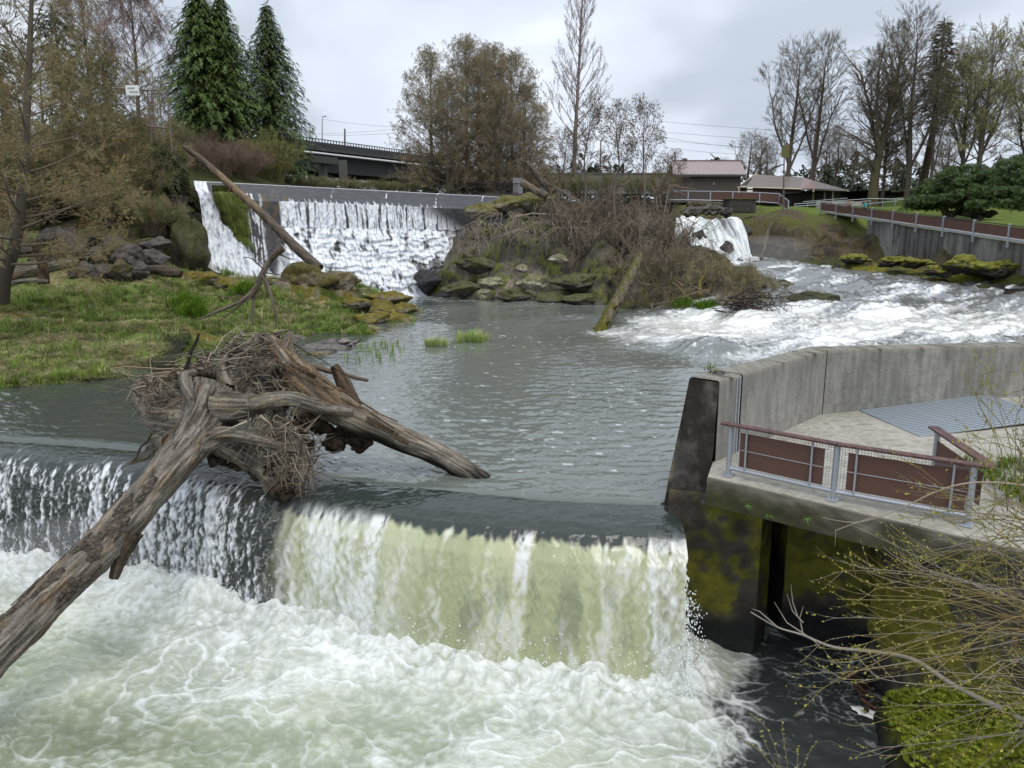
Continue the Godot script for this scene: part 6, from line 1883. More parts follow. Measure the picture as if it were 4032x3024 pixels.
	for q in [[ra + Vector3(-2.5, -1.75, 0.3), ra + Vector3(0, 0.05, 0)], [ra + Vector3(0, 0.05, 0), ra + Vector3(2.2, -1.8, 0.65)], [rl, rg + Vector3(0, -0.4, 0)], [rg + Vector3(0, -0.45, 0), rc + Vector3(0, -0.1, 0)], [rc + Vector3(0, -0.1, 0), re + Vector3(0, -0.1, 0)]]:
		var m := MB.new()
		m.stick(q[0], q[1], 0.11, 0.11, 4, Color(0.50, 0.44, 0.36))
		part("fascia", m, M.plain, g)
	w = MB.new()
	var wc := (rg + rc) * 0.5 + Vector3(0, -1.9, -1.6)
	w.box(Transform3D(Basis(), wc), Vector3(9.6, 3.4, 1.2), Color(0.095, 0.07, 0.055))
	w.box(Transform3D(Basis(), (rc + re) * 0.5 + Vector3(0.0, -1.8, -2.6)), Vector3(7.0, 3.4, 0.6), Color(0.06, 0.05, 0.045))
	part("wall", w, M.plain, g)
	for k in 4:
		var m := MB.new()
		m.box(Transform3D(Basis(), wc + Vector3(-3.6 + k * 2.1, 0.25, 0.62)), Vector3(1.3, 1.5, 0.05), Color(0.05, 0.055, 0.06) if k != 3 else Color(0.06, 0.07, 0.11))
		var win := part("window" if k != 3 else "door", m, M.gloss, g)
		m = MB.new()
		for e in [[0.0, 0.78, 1.4, 0.08], [0.0, -0.78, 1.4, 0.08], [-0.68, 0.0, 0.08, 1.6], [0.68, 0.0, 0.08, 1.6]]:
			m.box(Transform3D(Basis(), wc + Vector3(-3.6 + k * 2.1 + e[0], 0.25 + e[1], 0.65)), Vector3(e[2], e[3], 0.08), Color(0.16, 0.12, 0.09))
		part("frame", m, M.plain, win)
	for p in [rl + Vector3(0.3, 0, 0), rc + Vector3(2.0, 0, 0.3), re + Vector3(-2.2, 0, -0.3), rc + Vector3(4.3, 0, -1.0)]:
		var m := MB.new()
		m.box(Transform3D(Basis(), p + Vector3(0, -1.75, 0)), Vector3(0.22, 3.3, 0.22), Color(0.42, 0.37, 0.30))
		part("porch_post", m, M.plain, g)
	var sgn := MB.new()
	for k in 2:
		sgn.box(Transform3D(Basis(), Vector3(36.78,15.57,-120.2) + sh + Vector3(0, -k * 0.45, 0)), Vector3(0.85, 0.26, 0.1), Color(0.75, 0.73, 0.68))
	part("lamp_shade", sgn, M.plain, g)
	# square board on a tall pole
	var sp := base("sign_pole", "square olive board on top of a tall thin pole between the buildings", "sign", Vector3(32.39,10.74,-92))
	sh = -sp.position
	w = MB.new()
	w.tube(PackedVector3Array([Vector3(32.34,10.63,-92) + sh, Vector3(31.92,18.05,-92) + sh]), PackedFloat32Array([0.11, 0.07]), 8, Color(0.11, 0.10, 0.085), Color(0.11, 0.1, 0.085))
	part("pole", w, M.plain, sp)
	w = MB.new()
	w.box(Transform3D(Basis(Vector3.UP, 0.2), Vector3(32.07,18.21,-92) + sh), Vector3(0.95, 1.4, 0.08), Color(0.10, 0.095, 0.03))
	part("board", w, M.plain, sp)
	# two visitors sitting at the lawn's edge
	visitor(Vector3(42.39,11.68,-97), "person sitting on the lawn's edge bent forward in a tan jacket with dark sleeves", Color(0.42, 0.33, 0.22), Color(0.02, 0.018, 0.02), -0.9)
	visitor(Vector3(42.95,11.43,-94), "person sitting on the lawn in a turquoise jacket over dark clothes, bent forward", Color(0.10, 0.42, 0.40), Color(0.015, 0.018, 0.03), -0.6)
	# white stone on the lawn
	rock_at(Vector3(43.99,9.88,-77), 0.14, Vector3.ONE, 3.0, Color(0.7, 0.69, 0.66), Color(0.6, 0.6, 0.56), "small white object lying on the lawn behind the fence", "", Color(0, 0, 0, 0), "white_stone")
	# boulders under the spreading pine
	for q in [[2080, 458, 93, 1.0], [2110, 464, 91, 1.2], [2055, 463, 91, 0.8], [2140, 462, 90, 0.9], [2090, 462, 90, 0.7]]:
		rock_at(at_bearing(q[0], q[1], q[2]), q[3], Vector3(1.2, 0.75, 1.0), q[0] * 0.07, Color(0.17, 0.15, 0.12), Color(0.09, 0.08, 0.065), "dark boulder on the bank under the spreading pine", "boulders under the spreading pine", Color(0.09, 0.09, 0.02, 0.6))

func capsule_field(p: Vector3, bones: Array) -> float:
	var s := 0.0
	for b in bones:
		var a: Vector3 = b[0]
		var d: Vector3 = b[1] - a
		var t := clampf((p - a).dot(d) / maxf(d.length_squared(), 1e-6), 0.0, 1.0)
		var r := lerpf(b[2], b[3], t)
		var e := p.distance_to(a + d * t) / r
		s += 1.0 / maxf(pow(e, 6.0), 1e-4)
	return s - 1.0

func visitor(at: Vector3, label: String, jacket: Color, trousers: Color, turn: float) -> void:
	var o := base("person", label, "person", at)
	o.rotation.y = turn
	o.scale = Vector3.ONE * 1.2
	# one continuous body: seated, leaning forward, arms reaching to the knees
	var bones := [
		[Vector3(0, 0.14, 0), Vector3(0, 0.42, 0.08), 0.19, 0.19], [Vector3(0, 0.42, 0.08), Vector3(0, 0.68, 0.26), 0.19, 0.17], [Vector3(0, 0.70, 0.28), Vector3(0, 0.80, 0.38), 0.07, 0.07], [Vector3(0, 0.86, 0.42), Vector3(0, 0.93, 0.45), 0.105, 0.10],
		[Vector3(-0.18, 0.66, 0.26), Vector3(-0.24, 0.42, 0.46), 0.075, 0.06], [Vector3(-0.24, 0.42, 0.46), Vector3(-0.10, 0.34, 0.68), 0.06, 0.045], [Vector3(0.18, 0.66, 0.26), Vector3(0.24, 0.42, 0.46), 0.075, 0.06], [Vector3(0.24, 0.42, 0.46), Vector3(0.10, 0.34, 0.68), 0.06, 0.045],
		[Vector3(-0.10, 0.14, 0.02), Vector3(-0.15, 0.42, 0.42), 0.12, 0.085], [Vector3(-0.15, 0.42, 0.42), Vector3(-0.13, 0.05, 0.66), 0.08, 0.055], [Vector3(-0.13, 0.05, 0.66), Vector3(-0.13, 0.04, 0.84), 0.05, 0.045],
		[Vector3(0.10, 0.14, 0.02), Vector3(0.15, 0.42, 0.42), 0.12, 0.085], [Vector3(0.15, 0.42, 0.42), Vector3(0.13, 0.05, 0.66), 0.08, 0.055], [Vector3(0.13, 0.05, 0.66), Vector3(0.13, 0.04, 0.84), 0.05, 0.045]]
	var st := SurfaceTool.new()
	st.begin(Mesh.PRIMITIVE_TRIANGLES)
	var cell := 0.035
	var lo := Vector3(-0.42, -0.12, -0.3)
	var nx := 24
	var ny := 34
	var nz := 36
	var val := PackedFloat32Array()
	val.resize(nx * ny * nz)
	for z in nz:
		for y in ny:
			for x in nx:
				val[(z * ny + y) * nx + x] = capsule_field(lo + Vector3(x, y, z) * cell, bones)
	var idx := {}
	var mb := MB.new()
	for z in nz - 1:
		for y in ny - 1:
			for x in nx - 1:
				var sum := Vector3.ZERO
				var cnt := 0
				for e in 12:
					var ax := e / 4
					var o1 := [Vector3i(0, 0, 0), Vector3i(0, 0, 0), Vector3i(0, 0, 0), Vector3i(0, 0, 0)]
					var b0 := Vector3i.ZERO
					b0[(ax + 1) % 3] = (e % 4) % 2
					b0[(ax + 2) % 3] = (e % 4) / 2
					var b1 := b0
					b1[ax] = 1
					var va := val[((z + b0.z) * ny + y + b0.y) * nx + x + b0.x]
					var vb := val[((z + b1.z) * ny + y + b1.y) * nx + x + b1.x]
					if (va > 0.0) != (vb > 0.0):
						var t := clampf(va / (va - vb), 0.1, 0.9)
						sum += Vector3(b0).lerp(Vector3(b1), t)
						cnt += 1
				if cnt > 0:
					var p := lo + (Vector3(x, y, z) + sum / cnt) * cell
					var g := Vector3(capsule_field(p + Vector3(0.01, 0, 0), bones) - capsule_field(p - Vector3(0.01, 0, 0), bones), capsule_field(p + Vector3(0, 0.01, 0), bones) - capsule_field(p - Vector3(0, 0.01, 0), bones), capsule_field(p + Vector3(0, 0, 0.01), bones) - capsule_field(p - Vector3(0, 0, 0.01), bones))
					var col := jacket
					if p.y < 0.22 or (p.z > 0.3 and p.y < 0.45 and absf(p.x) < 0.22):
						col = trousers
					if absf(p.x) > 0.185 and p.y > 0.3 and p.z > 0.3:
						col = trousers
					if p.z > 0.6 and p.y > 0.26:
						col = Color(0.42, 0.27, 0.2)
					if p.y > 0.79:
						col = Color(0.03, 0.022, 0.018) if p.z < 0.50 else Color(0.42, 0.27, 0.2)
					idx[(z * ny + y) * nx + x] = mb.vert(p, -g.normalized(), col)
	for z in range(1, nz - 1):
		for y in range(1, ny - 1):
			for x in range(1, nx - 1):
				var k := (z * ny + y) * nx + x
				for ax in 3:
					var st_: int = [1, nx, nx * ny][ax]
					if (val[k] > 0.0) == (val[k + st_] > 0.0):
						continue
					var s1: int = [nx, nx * ny, 1][ax]
					var s2: int = [nx * ny, 1, nx][ax]
					var q := [k, k - s1, k - s1 - s2, k - s2]
					var okk := true
					for w in q:
						okk = okk and idx.has(w)
					if not okk:
						continue
					var a: int = idx[q[0]]
					var b: int = idx[q[1]]
					var c: int = idx[q[2]]
					var d: int = idx[q[3]]
					var nn: Vector3 = mb.n[a]
					if (mb.v[c] - mb.v[a]).cross(mb.v[b] - mb.v[a]).dot(nn) >= 0.0:
						mb.i.append_array(PackedInt32Array([a, b, c, a, c, d]))
					else:
						mb.i.append_array(PackedInt32Array([a, c, b, a, d, c]))
	part("body", mb, mat(Color.WHITE, 0.8, true), o)

func bridge_and_far() -> void:
	# road bridge behind the cedars
	var o := base("road_bridge", "dark concrete road bridge with a white pipe along its side behind the cedars", "bridge", Vector3(-28.57,19.13,-125))
	var sh: Vector3 = -o.position
	var l: Vector3 = Vector3(-35.91,22.52,-112) + sh
	var r: Vector3 = Vector3(-12.94,22.67,-150) + sh
	var d := (r - l).normalized()
	var fr := Basis(d, Vector3.UP, d.cross(Vector3.UP)).orthonormalized()
	var side := d.cross(Vector3.UP).normalized()
	var back := -side if side.z > 0.0 else side
	var m := MB.new()
	var c := (l + r) * 0.5
	var len := l.distance_to(r)
	m.box(Transform3D(fr, c + Vector3(0, -0.6, 0)), Vector3(len, 1.2, 0.3), Color(0.035, 0.035, 0.037))
	m.box(Transform3D(fr, c + Vector3(0, -1.1, 0) + back * 5.0), Vector3(len, 0.4, 11.0), Color(0.05, 0.05, 0.05))
	part("deck", m, M.plain, o)
	for k in 3:
		m = MB.new()
		m.box(Transform3D(fr, c + Vector3(0, -2.8, 0) + back * (1.0 + k * 4.0)), Vector3(len, 3.2, 0.5), Color(0.03, 0.03, 0.032))
		part("girder", m, M.plain, o)
	m = MB.new()
	m.stick(l + Vector3(0, -1.75, 0) - back * 0.5, r + Vector3(0, -1.75, 0) - back * 0.5, 0.17, 0.17, 8, Color(0.55, 0.57, 0.6))
	part("pipe", m, M.plain, o)
	m = MB.new()
	m.stick(l + Vector3(0, 0.45, 0), r + Vector3(0, 0.45, 0), 0.07, 0.07, 4, Color(0.06, 0.06, 0.065))
	for k in 70:
		var p := l.lerp(r, k / 69.0)
		m.stick(p, p + Vector3(0, 0.45, 0), 0.08, 0.08, 4, Color(0.06, 0.06, 0.065))
	part("parapet", m, M.plain, o)
	for q in [[Vector3(-28.59,16.88,-118), 0.55], [Vector3(-26.8,17.27,-124), 0.45]]:
		m = MB.new()
		m.box(Transform3D(Basis(), q[0] + sh + Vector3(0, -2.0, 0)), Vector3(1.1, 9.5, 1.2), Color(0.09, 0.085, 0.08))
		part("pier", m, M.plain, o)
	m = MB.new()
	m.box(Transform3D(fr, (Vector3(-28.22,19.42,-117)) + sh), Vector3(5.0, 1.0, 1.2), Color(0.05, 0.048, 0.045))
	part("pier_cap", m, M.plain, o)
	# lamp post and poles
	var lp := base("street_lamp", "thin grey street lamp on the road bridge with a short curved arm", "street lamp", Vector3(-29.44,22.49,-122))
	m = MB.new()
	var p0: Vector3 = Vector3(-29.44,22.49,-122)
	m.tube(PackedVector3Array([Vector3.ZERO, Vector3(-29.26,25.91,-122) - p0, Vector3(-29.17,26.31,-122) - p0, Vector3(-28.96,26.38,-122) - p0]), PackedFloat32Array([0.09, 0.06, 0.05, 0.05]), 6, Color(0.2, 0.21, 0.22), Color(0.2, 0.21, 0.22))
	part("pole", m, M.plain, lp)
	m = MB.new()
	m.box(Transform3D(Basis(), Vector3(-28.81,26.35,-122) - p0), Vector3(0.45, 0.12, 0.2), Color(0.2, 0.2, 0.2))
	part("lamp_head", m, M.plain, lp)
	var poles := [
		["bridge_post", "short thick post standing up behind the road bridge", Vector3(-27.66,22.48,-130), Vector3(-27.52,25.56,-130), 0.16, Color(0.10, 0.09, 0.085)],
		["utility_pole", "brown utility pole just left of the poplar's trunk", Vector3(11.95,18.13,-150), Vector3(12.36,30.51,-150), 0.24, Color(0.16, 0.10, 0.085)],
		["utility_pole", "thin dark pole right of the poplar among the alder twigs", Vector3(16.98,20.28,-150), Vector3(16.94,25.98,-150), 0.16, Color(0.09, 0.08, 0.075)],
		["utility_pole", "tall brown utility pole behind the park trees left of the double trunk", Vector3(65.33,18.84,-170), Vector3(65.5,31.85,-170), 0.36, Color(0.26, 0.18, 0.15)],
		["utility_pole", "thin wooden pole behind the two white handrails", Vector3(67.22,17.6,-165), Vector3(66.78,25.15,-165), 0.16, Color(0.14, 0.12, 0.10)],
	]
	for q in poles:
		var t := base(q[0], q[1], "pole", q[2])
		m = MB.new()
		m.tube(PackedVector3Array([Vector3.ZERO, q[3] - q[2]]), PackedFloat32Array([q[4], q[4] * 0.8]), 7, q[5], q[5], true)
		part("shaft", m, M.plain, t)
	# power lines
	var wires := [[Vector3(33.24,35.06,-190), Vector3(105.2,26.91,-150)], [Vector3(32.77,32.73,-190), Vector3(105.45,25.22,-150)], [Vector3(32.84,30.8,-190), Vector3(105.73,23.27,-150)], [Vector3(33.36,31.87,-190), Vector3(67.54,26.41,-170)], [Vector3(32.89,29.52,-190), Vector3(67.6,25.64,-170)], [Vector3(-64.14,32.85,-200), Vector3(-30.3,35.56,-210)], [Vector3(-47.51,36.65,-200), Vector3(-25.37,35.8,-210)], [Vector3(-47.7,32.85,-200), Vector3(-25.38,35.09,-210)]]
	for k in wires.size():
		m = MB.new()
		var pts := PackedVector3Array()
		var a: Vector3 = wires[k][0]
		var b: Vector3 = wires[k][1]
		for s in 17:
			var t := s / 16.0
			pts.append((b - a) * t + Vector3(0, -1.2 * 4.0 * t * (1.0 - t) * (0.3 if k > 4 else 1.0), 0))
		m.tube(pts, taper(16, 0.034, 0.034), 3, Color(0.16, 0.17, 0.19), Color(0.16, 0.17, 0.19))
		var w := part("power_line", m, M.plain)
		w.position = a
		tag(w, "thin power line crossing the sky right of the poplar" if k < 5 else "thin power line crossing the sky above the road bridge", "power line", "power lines right of the poplar" if k < 5 else "power lines above the bridge")
	# long grey building far behind the island
	var gb := base("grey_building", "long low grey building far behind the island brush", "building", Vector3(21.93,19.99,-190))
	m = MB.new()
	m.box(Transform3D(Basis(), Vector3(2, 0, 0)), Vector3(34, 4.6, 10), Color(0.14, 0.15, 0.155))
	part("wall", m, M.plain, gb)
	m = MB.new()
	m.box(Transform3D(Basis(), Vector3(2, 2.4, 0)), Vector3(34.4, 0.3, 10.4), Color(0.085, 0.085, 0.09))
	part("roof", m, M.plain, gb)
	m = MB.new()
	m.box(Transform3D(Basis(), Vector3(-6, 2.9, 2)), Vector3(1.6, 1.0, 1.4), Color(0.24, 0.25, 0.26))
	part("roof_unit", m, M.plain, gb)
	# black fence on the dam's right end
	var bf := base("black_fence", "black metal fence on the platform at the right end of the dam", "fence", Vector3(-1.95,13.13,-86))
	sh = -bf.position
	var fa: Vector3 = Vector3(-4.89,13.11,-85.5) + sh
	var fb: Vector3 = Vector3(1.25,13.08,-87) + sh
	m = MB.new()
	m.box(Transform3D(Basis(), (fa + fb) * 0.5 + Vector3(0, -0.15, 0.2)), Vector3(fa.distance_to(fb) + 0.4, 0.25, 1.4), Color(0.07, 0.05, 0.04))
	part("platform", m, M.plain, bf)
	for k in 4:
		m = MB.new()
		m.stick(fa.lerp(fb, k / 3.0), fa.lerp(fb, k / 3.0) + Vector3(0, 1.25, 0), 0.05, 0.05, 4, Color(0.012, 0.012, 0.013))
		part("post", m, M.plain, bf)
	for h in [0.15, 1.2]:
		m = MB.new()
		m.stick(fa + Vector3(0, h, 0), fb + Vector3(0, h, 0), 0.035, 0.035, 4, Color(0.012, 0.012, 0.013))
		part("rail", m, M.plain, bf)
	m = MB.new()
	for k in 46:
		var p := fa.lerp(fb, (k + 0.5) / 46.0)
		m.stick(p + Vector3(0, 0.15, 0), p + Vector3(0, 1.2, 0), 0.012, 0.012, 3, Color(0.012, 0.012, 0.013))
	stuff(part("balusters", m, M.plain, bf))
	m = MB.new()
	m.box(Transform3D(Basis(), fb + Vector3(-0.6, 0.85, 0.1)), Vector3(1.1, 1.9, 0.08), Color(0.19, 0.19, 0.2))
	part("grey_panel", m, M.plain, bf)
	# lookout frame on the left hill with its white sign
	var lf := base("lookout_frame", "rusty tubular frame of a lookout on the left hill above the slope", "frame", Vector3(-26.14,17.35,-58))
	sh = -lf.position
	var tops := [Vector3(-28.15,19.21,-58), Vector3(-26.54,19.11,-58), Vector3(-27.11,19.46,-60), Vector3(-25.26,18.94,-57), Vector3(-24.25,18.24,-56)]
	var col := Color(0.16, 0.12, 0.11)
	for k in tops.size():
		var p: Vector3 = tops[k] + sh
		m = MB.new()
		m.stick(p, p - Vector3(0, 3.6 if k > 0 else 0.1, 0), 0.055, 0.055, 5, col)
		part("upright", m, M.plain, lf)
	for q in [[Vector3(-28.89,19.27,-58), Vector3(-26.54,19.11,-58)], [Vector3(-28.9,21.06,-62), Vector3(-24.25,18.24,-56)], [Vector3(-26.78,16.64,-58), Vector3(-24.43,16.22,-56)], [Vector3(-26.54,19.11,-58), Vector3(-25.26,18.94,-57)]]:
		m = MB.new()
		m.stick(q[0] + sh, q[1] + sh, 0.06, 0.06, 5, col)
		part("crossbar", m, M.plain, lf)
	m = MB.new()
	for k in 11:
		m.stick((Vector3(-26.56,18.95,-58)).lerp(Vector3(-24.25,18.18,-56), k / 10.0) + sh, (Vector3(-26.78,16.64,-58)).lerp(Vector3(-24.43,16.22,-56), k / 10.0) + sh, 0.014, 0.014, 3, col)
	stuff(part("bars", m, M.plain, lf))
	var sg := base("white_sign", "small white notice board hanging from the lookout frame among the trees", "sign", Vector3(-27.43,19.04,-57.6))
	m = MB.new()
	m.box(Transform3D(Basis(), Vector3.ZERO), Vector3(0.95, 0.70, 0.05), Color(0.72, 0.74, 0.74))
	part("board", m, M.plain, sg)
	m = MB.new()
	m.box(Transform3D(Basis(), Vector3(-0.08, 0.14, 0.03)), Vector3(0.5, 0.10, 0.01), Color(0.28, 0.33, 0.36))
	m.box(Transform3D(Basis(), Vector3(0.1, -0.12, 0.03)), Vector3(0.62, 0.14, 0.01), Color(0.36, 0.40, 0.40))
	part("print", m, M.plain, sg)
	# concrete path on the left slope
	var fp := func(i: int, j: int) -> Vector3:
		gc = Color(0.22, 0.20, 0.18)
		return (Vector3(-51.58,12.88,-63.5)).lerp(Vector3(-34.99,12.68,-62.5), i / 30.0) + Vector3(0, 0.55 - j * 0.28, -j * 0.1)
	tag(part("path_edge_wall", surf(30, 3, fp), M.concrete), "low pale wall of a path across the left slope", "wall")

# ---------------------------------------------------------------- trees
func aim(d: Vector3, s: float, roll: float) -> Basis:
	# y along d
	var y := d.normalized()
	var x := y.cross(Vector3.UP if absf(y.y) < 0.95 else Vector3.RIGHT).normalized()
	return (Basis(x, y, x.cross(y)) * Basis(Vector3.UP, roll)).scaled_local(Vector3.ONE * s)

func twig_mesh(r: float, n: int, spread: float, c: Color, hang := 0.0, catkins := 0, cat_c := Color.WHITE, bud := 0.0, bud_c := Color.WHITE) -> MB:
	# about one metre long, growing along +y
	var m := MB.new()
	var tip := Vector3(rf(-0.1, 0.1), 1.0, rf(-0.1, 0.1))
	m.tube(PackedVector3Array([Vector3.ZERO, Vector3(rf(-0.05, 0.05), 0.5, rf(-0.05, 0.05)), tip]), PackedFloat32Array([r, r * 0.75, r * 0.3]), 3, c, c)
	for k in n:
		var t := rf(0.12, 0.95)
		var az := rf(0, TAU)
		var p := Vector3(0, t, 0)
		var d := Vector3(cos(az) * spread, 0.75 - hang, sin(az) * spread).normalized() * rf(0.25, 0.6) * (1.15 - 0.5 * t)
		var e := p + d + Vector3(0, -hang * 0.25, 0)
		m.tube(PackedVector3Array([p, p + d * 0.55, e]), PackedFloat32Array([r * 0.7, r * 0.5, r * 0.25]), 3, c, c)
		for q in catkins:
			if rng.randf() < 0.7:
				var a := p.lerp(e, rf(0.4, 1.0))
				m.tube(PackedVector3Array([a, a + Vector3(rf(-0.02, 0.02), -0.05, rf(-0.02, 0.02)), a + Vector3(rf(-0.03, 0.03), -rf(0.10, 0.18), rf(-0.03, 0.03))]), PackedFloat32Array([r * 0.7, r * 2.1, r * 0.9]), 3, cat_c, cat_c * 0.8)
		if bud > 0.0:
			for q in 3:
				var a := p.lerp(e, rf(0.3, 1.0))
				var o := Vector3(rf(-1, 1), rf(0, 1), rf(-1, 1)).normalized() * bud
				m.face([a, a + o * 0.5 + Vector3(bud * 0.35, 0, 0), a + o, a + o * 0.5 - Vector3(bud * 0.35, 0, 0)], bud_c)
	return m

var twigs := []   # transforms gathered while a crown grows

func limb(mb: MB, p: Vector3, d: Vector3, l: float, r: float, lvl: int, q: Dictionary) -> void:
	var seg := 5 if lvl == 1 else 3
	var pts := PackedVector3Array([p])
	var rad := PackedFloat32Array([r])
	var dir := d
	for k in seg:
		dir = (dir + Vector3(rf(-1, 1), rf(-1, 1), rf(-1, 1)) * q.wob + Vector3.UP * q.up * (1.0 if lvl == 1 else 0.6)).normalized()
		pts.append(pts[-1] + dir * l / seg)
		rad.append(maxf(r * (1.0 - 0.85 * (k + 1.0) / seg), q.tr * 0.6))
	mb.tube(pts, rad, 5 if lvl == 1 else 3, q.col, q.col.lerp(q.tcol, 0.6))
	var size := clampf(l / (q.h * q.l1 * (1.0 if lvl == 1 else 0.45)), 0.2, 1.3)
	var sub: int = ceili((q.n2 if lvl == 1 else (q.n3 if lvl == 2 else 0)) * size)
	for k in sub:
		var t := rf(0.22, 1.0) if lvl == 1 else rf(0.3, 1.0)
		var x := t * seg
		var s := mini(int(x), seg - 1)
		var o := pts[s].lerp(pts[s + 1], x - s)
		var ax := (pts[s + 1] - pts[s]).normalized()
		var side := ax.cross(Vector3(rf(-1, 1), rf(-1, 1), rf(-1, 1))).normalized()
		var ang: float = rf(q.a2 * 0.7, q.a2 * 1.25)
		var nd: Vector3 = (ax * cos(ang) + side * sin(ang) + Vector3.UP * q.lift).normalized()
		var nl: float = l * q.l2 * rf(0.6, 1.15) * (1.15 - 0.55 * t)
		if lvl == 1 and q.depth >= 2 or lvl == 2 and q.depth >= 3:
			limb(mb, o, nd, nl, rad[s] * 0.55, lvl + 1, q)
	if lvl >= q.depth or lvl == 1 and q.depth == 2:
		var cnt: int = q.tw if lvl >= q.depth else q.tw / 2
		cnt = ceili(cnt * size)
		for k in cnt:
			var x := rf(0.25, 1.0) * seg
			var s := mini(int(x), seg - 1)
			var o := pts[s].lerp(pts[s + 1], x - s)
			var ax := (pts[s + 1] - pts[s]).normalized()
			var nd: Vector3 = (ax + Vector3(rf(-1, 1), rf(-1, 1), rf(-1, 1)) * q.tspread + Vector3.UP * q.tlift).normalized()
			twigs.append(Transform3D(aim(nd, rf(0.6, 1.2) * q.ts, rf(0, TAU)), o))
		twigs.append(Transform3D(aim(pts[seg] - pts[seg - 1], q.ts, 0.0), pts[seg]))

func tree(called: String, label: String, at: Vector3, q: Dictionary, group := "", cat := "tree") -> Node3D:
	var o := base(called, label, cat, at, group)
	var h: float = q.h
	var path: PackedVector3Array
	if q.has("path"):
		for p in q.path:
			path.append(p - at)
	else:
		path = PackedVector3Array([Vector3(0, -1.5, 0), Vector3(0, h * 0.2, 0) + Vector3(rf(-1, 1), 0, rf(-1, 1)) * h * q.bend, Vector3(0, h * 0.5, 0) + Vector3(rf(-1, 1), 0, rf(-1, 1)) * h * q.bend + q.lean * h * 0.4, Vector3(0, h * 0.8, 0) + Vector3(rf(-1, 1), 0, rf(-1, 1)) * h * q.bend + q.lean * h * 0.75, Vector3(0, h, 0) + q.lean * h])
	var sp := spline(path, 24)
	var rad := PackedFloat32Array()
	for k in 25:
		rad.append(q.r * (pow(1.0 - k / 24.0, 0.8) * 0.95 + 0.05) * (1.0 + 0.35 * smooth(3.0, 0.0, k)))
	var tm := MB.new()
	tm.tube(sp, rad, 10, q.bark, q.col)
	part("trunk", tm, M.twig, o)
	var mb := MB.new()
	twigs = []
	q.merge({"n3": 0, "depth": 2, "wob": 0.12, "up": 0.05, "lift": 0.1, "a2": 0.7, "l2": 0.45, "tspread": 0.5, "tlift": 0.1, "tw": 4, "ts": 1.0, "fork": 0})
	var n: int = q.n1
	for k in n:
		var f: float = lerpf(q.first, 0.98, pow((k + rng.randf()) / n, 0.9))
		var x := f * 24.0
		var s := mini(int(x), 23)
		var p := sp[s].lerp(sp[s + 1], x - s)
		var az := k * 2.4 + rf(-0.5, 0.5)
		var ang: float = lerpf(q.a_low, q.a_top, (f - q.first) / (1.0 - q.first)) + rf(-0.12, 0.12)
		var d := Vector3(cos(az) * sin(ang), cos(ang), sin(az) * sin(ang))
		if q.has("face"):
			d = (d + q.face * 0.5).normalized()
		var l: float = h * q.l1 * (q.shape as Callable).call(f) * rf(0.75, 1.15)
		limb(mb, p, d, l, rad[s] * q.lr, 1, q)
	for k in q.fork:   # big ascending stems that part low on the trunk
		var p := sp[int(24 * rf(0.2, 0.45))]
		var az: float = k * TAU / q.fork + rf(-0.4, 0.4)
		var d := Vector3(cos(az) * 0.32, 1.0, sin(az) * 0.32).normalized()
		var e := PackedVector3Array([p])
		for w in 6:
			e.append(e[-1] + (d + Vector3(rf(-1, 1), 0.3, rf(-1, 1)) * 0.16).normalized() * h * 0.105)
		mb.tube(e, taper(6, q.r * 0.5, q.r * 0.12), 7, q.col, q.col)
		for w in int(n * 0.45):
			var x := rf(0.15, 1.0) * 6.0
			var s := mini(int(x), 5)
			var a2 := rf(0, TAU)
			limb(mb, e[s].lerp(e[s + 1], x - s), Vector3(cos(a2) * 0.75, 0.75, sin(a2) * 0.75).normalized(), h * q.l1 * rf(0.4, 0.85), q.r * 0.16, 1, q)
	part("branches", mb, M.twig, o)
	var half := twigs.size() / 2
	var tint := []
	for k in twigs.size():
		tint.append(gray(rf(0.75, 1.2)))
	var tms: Array = q.twig
	for k in tms.size():
		var a := twigs.size() * k / tms.size()
		var b := twigs.size() * (k + 1) / tms.size()
		many("twigs", tms[k], M.leaf if q.has("leafy") else M.twig, twigs.slice(a, b), tint.slice(a, b), o)
	return o

func frond(c: Color, n: int, droop: float, w: float) -> MB:
	# a flat spray of scale leaves about one metre long along +y that hangs at its tips
	var m := MB.new()
	for k in n:
		var t := (k + 0.5) / n
		for sg in [-1.0, 1.0]:
			var p := Vector3(0, t, -droop * t * t)
			var l := (0.16 + 0.34 * (1.0 - t)) * rf(0.75, 1.2)
			var d := Vector3(sg * 0.8, 0.6, -0.45 * droop - rf(0.0, 0.3)).normalized()
			var side := Vector3(0.35, -0.8 * sg, 0).normalized() * w
			m.face([p, p + d * l * 0.5 + side, p + d * l + Vector3(0, 0, -0.1 * l), p + d * l * 0.5 - side], c * rf(0.8, 1.25), Vector3(0, 0, 1))
	m.face([Vector3(-w, 0.7, -droop * 0.5), Vector3(0, 1.15, -droop * 1.2), Vector3(w, 0.7, -droop * 0.5)], c, Vector3(0, 0, 1))
	return m

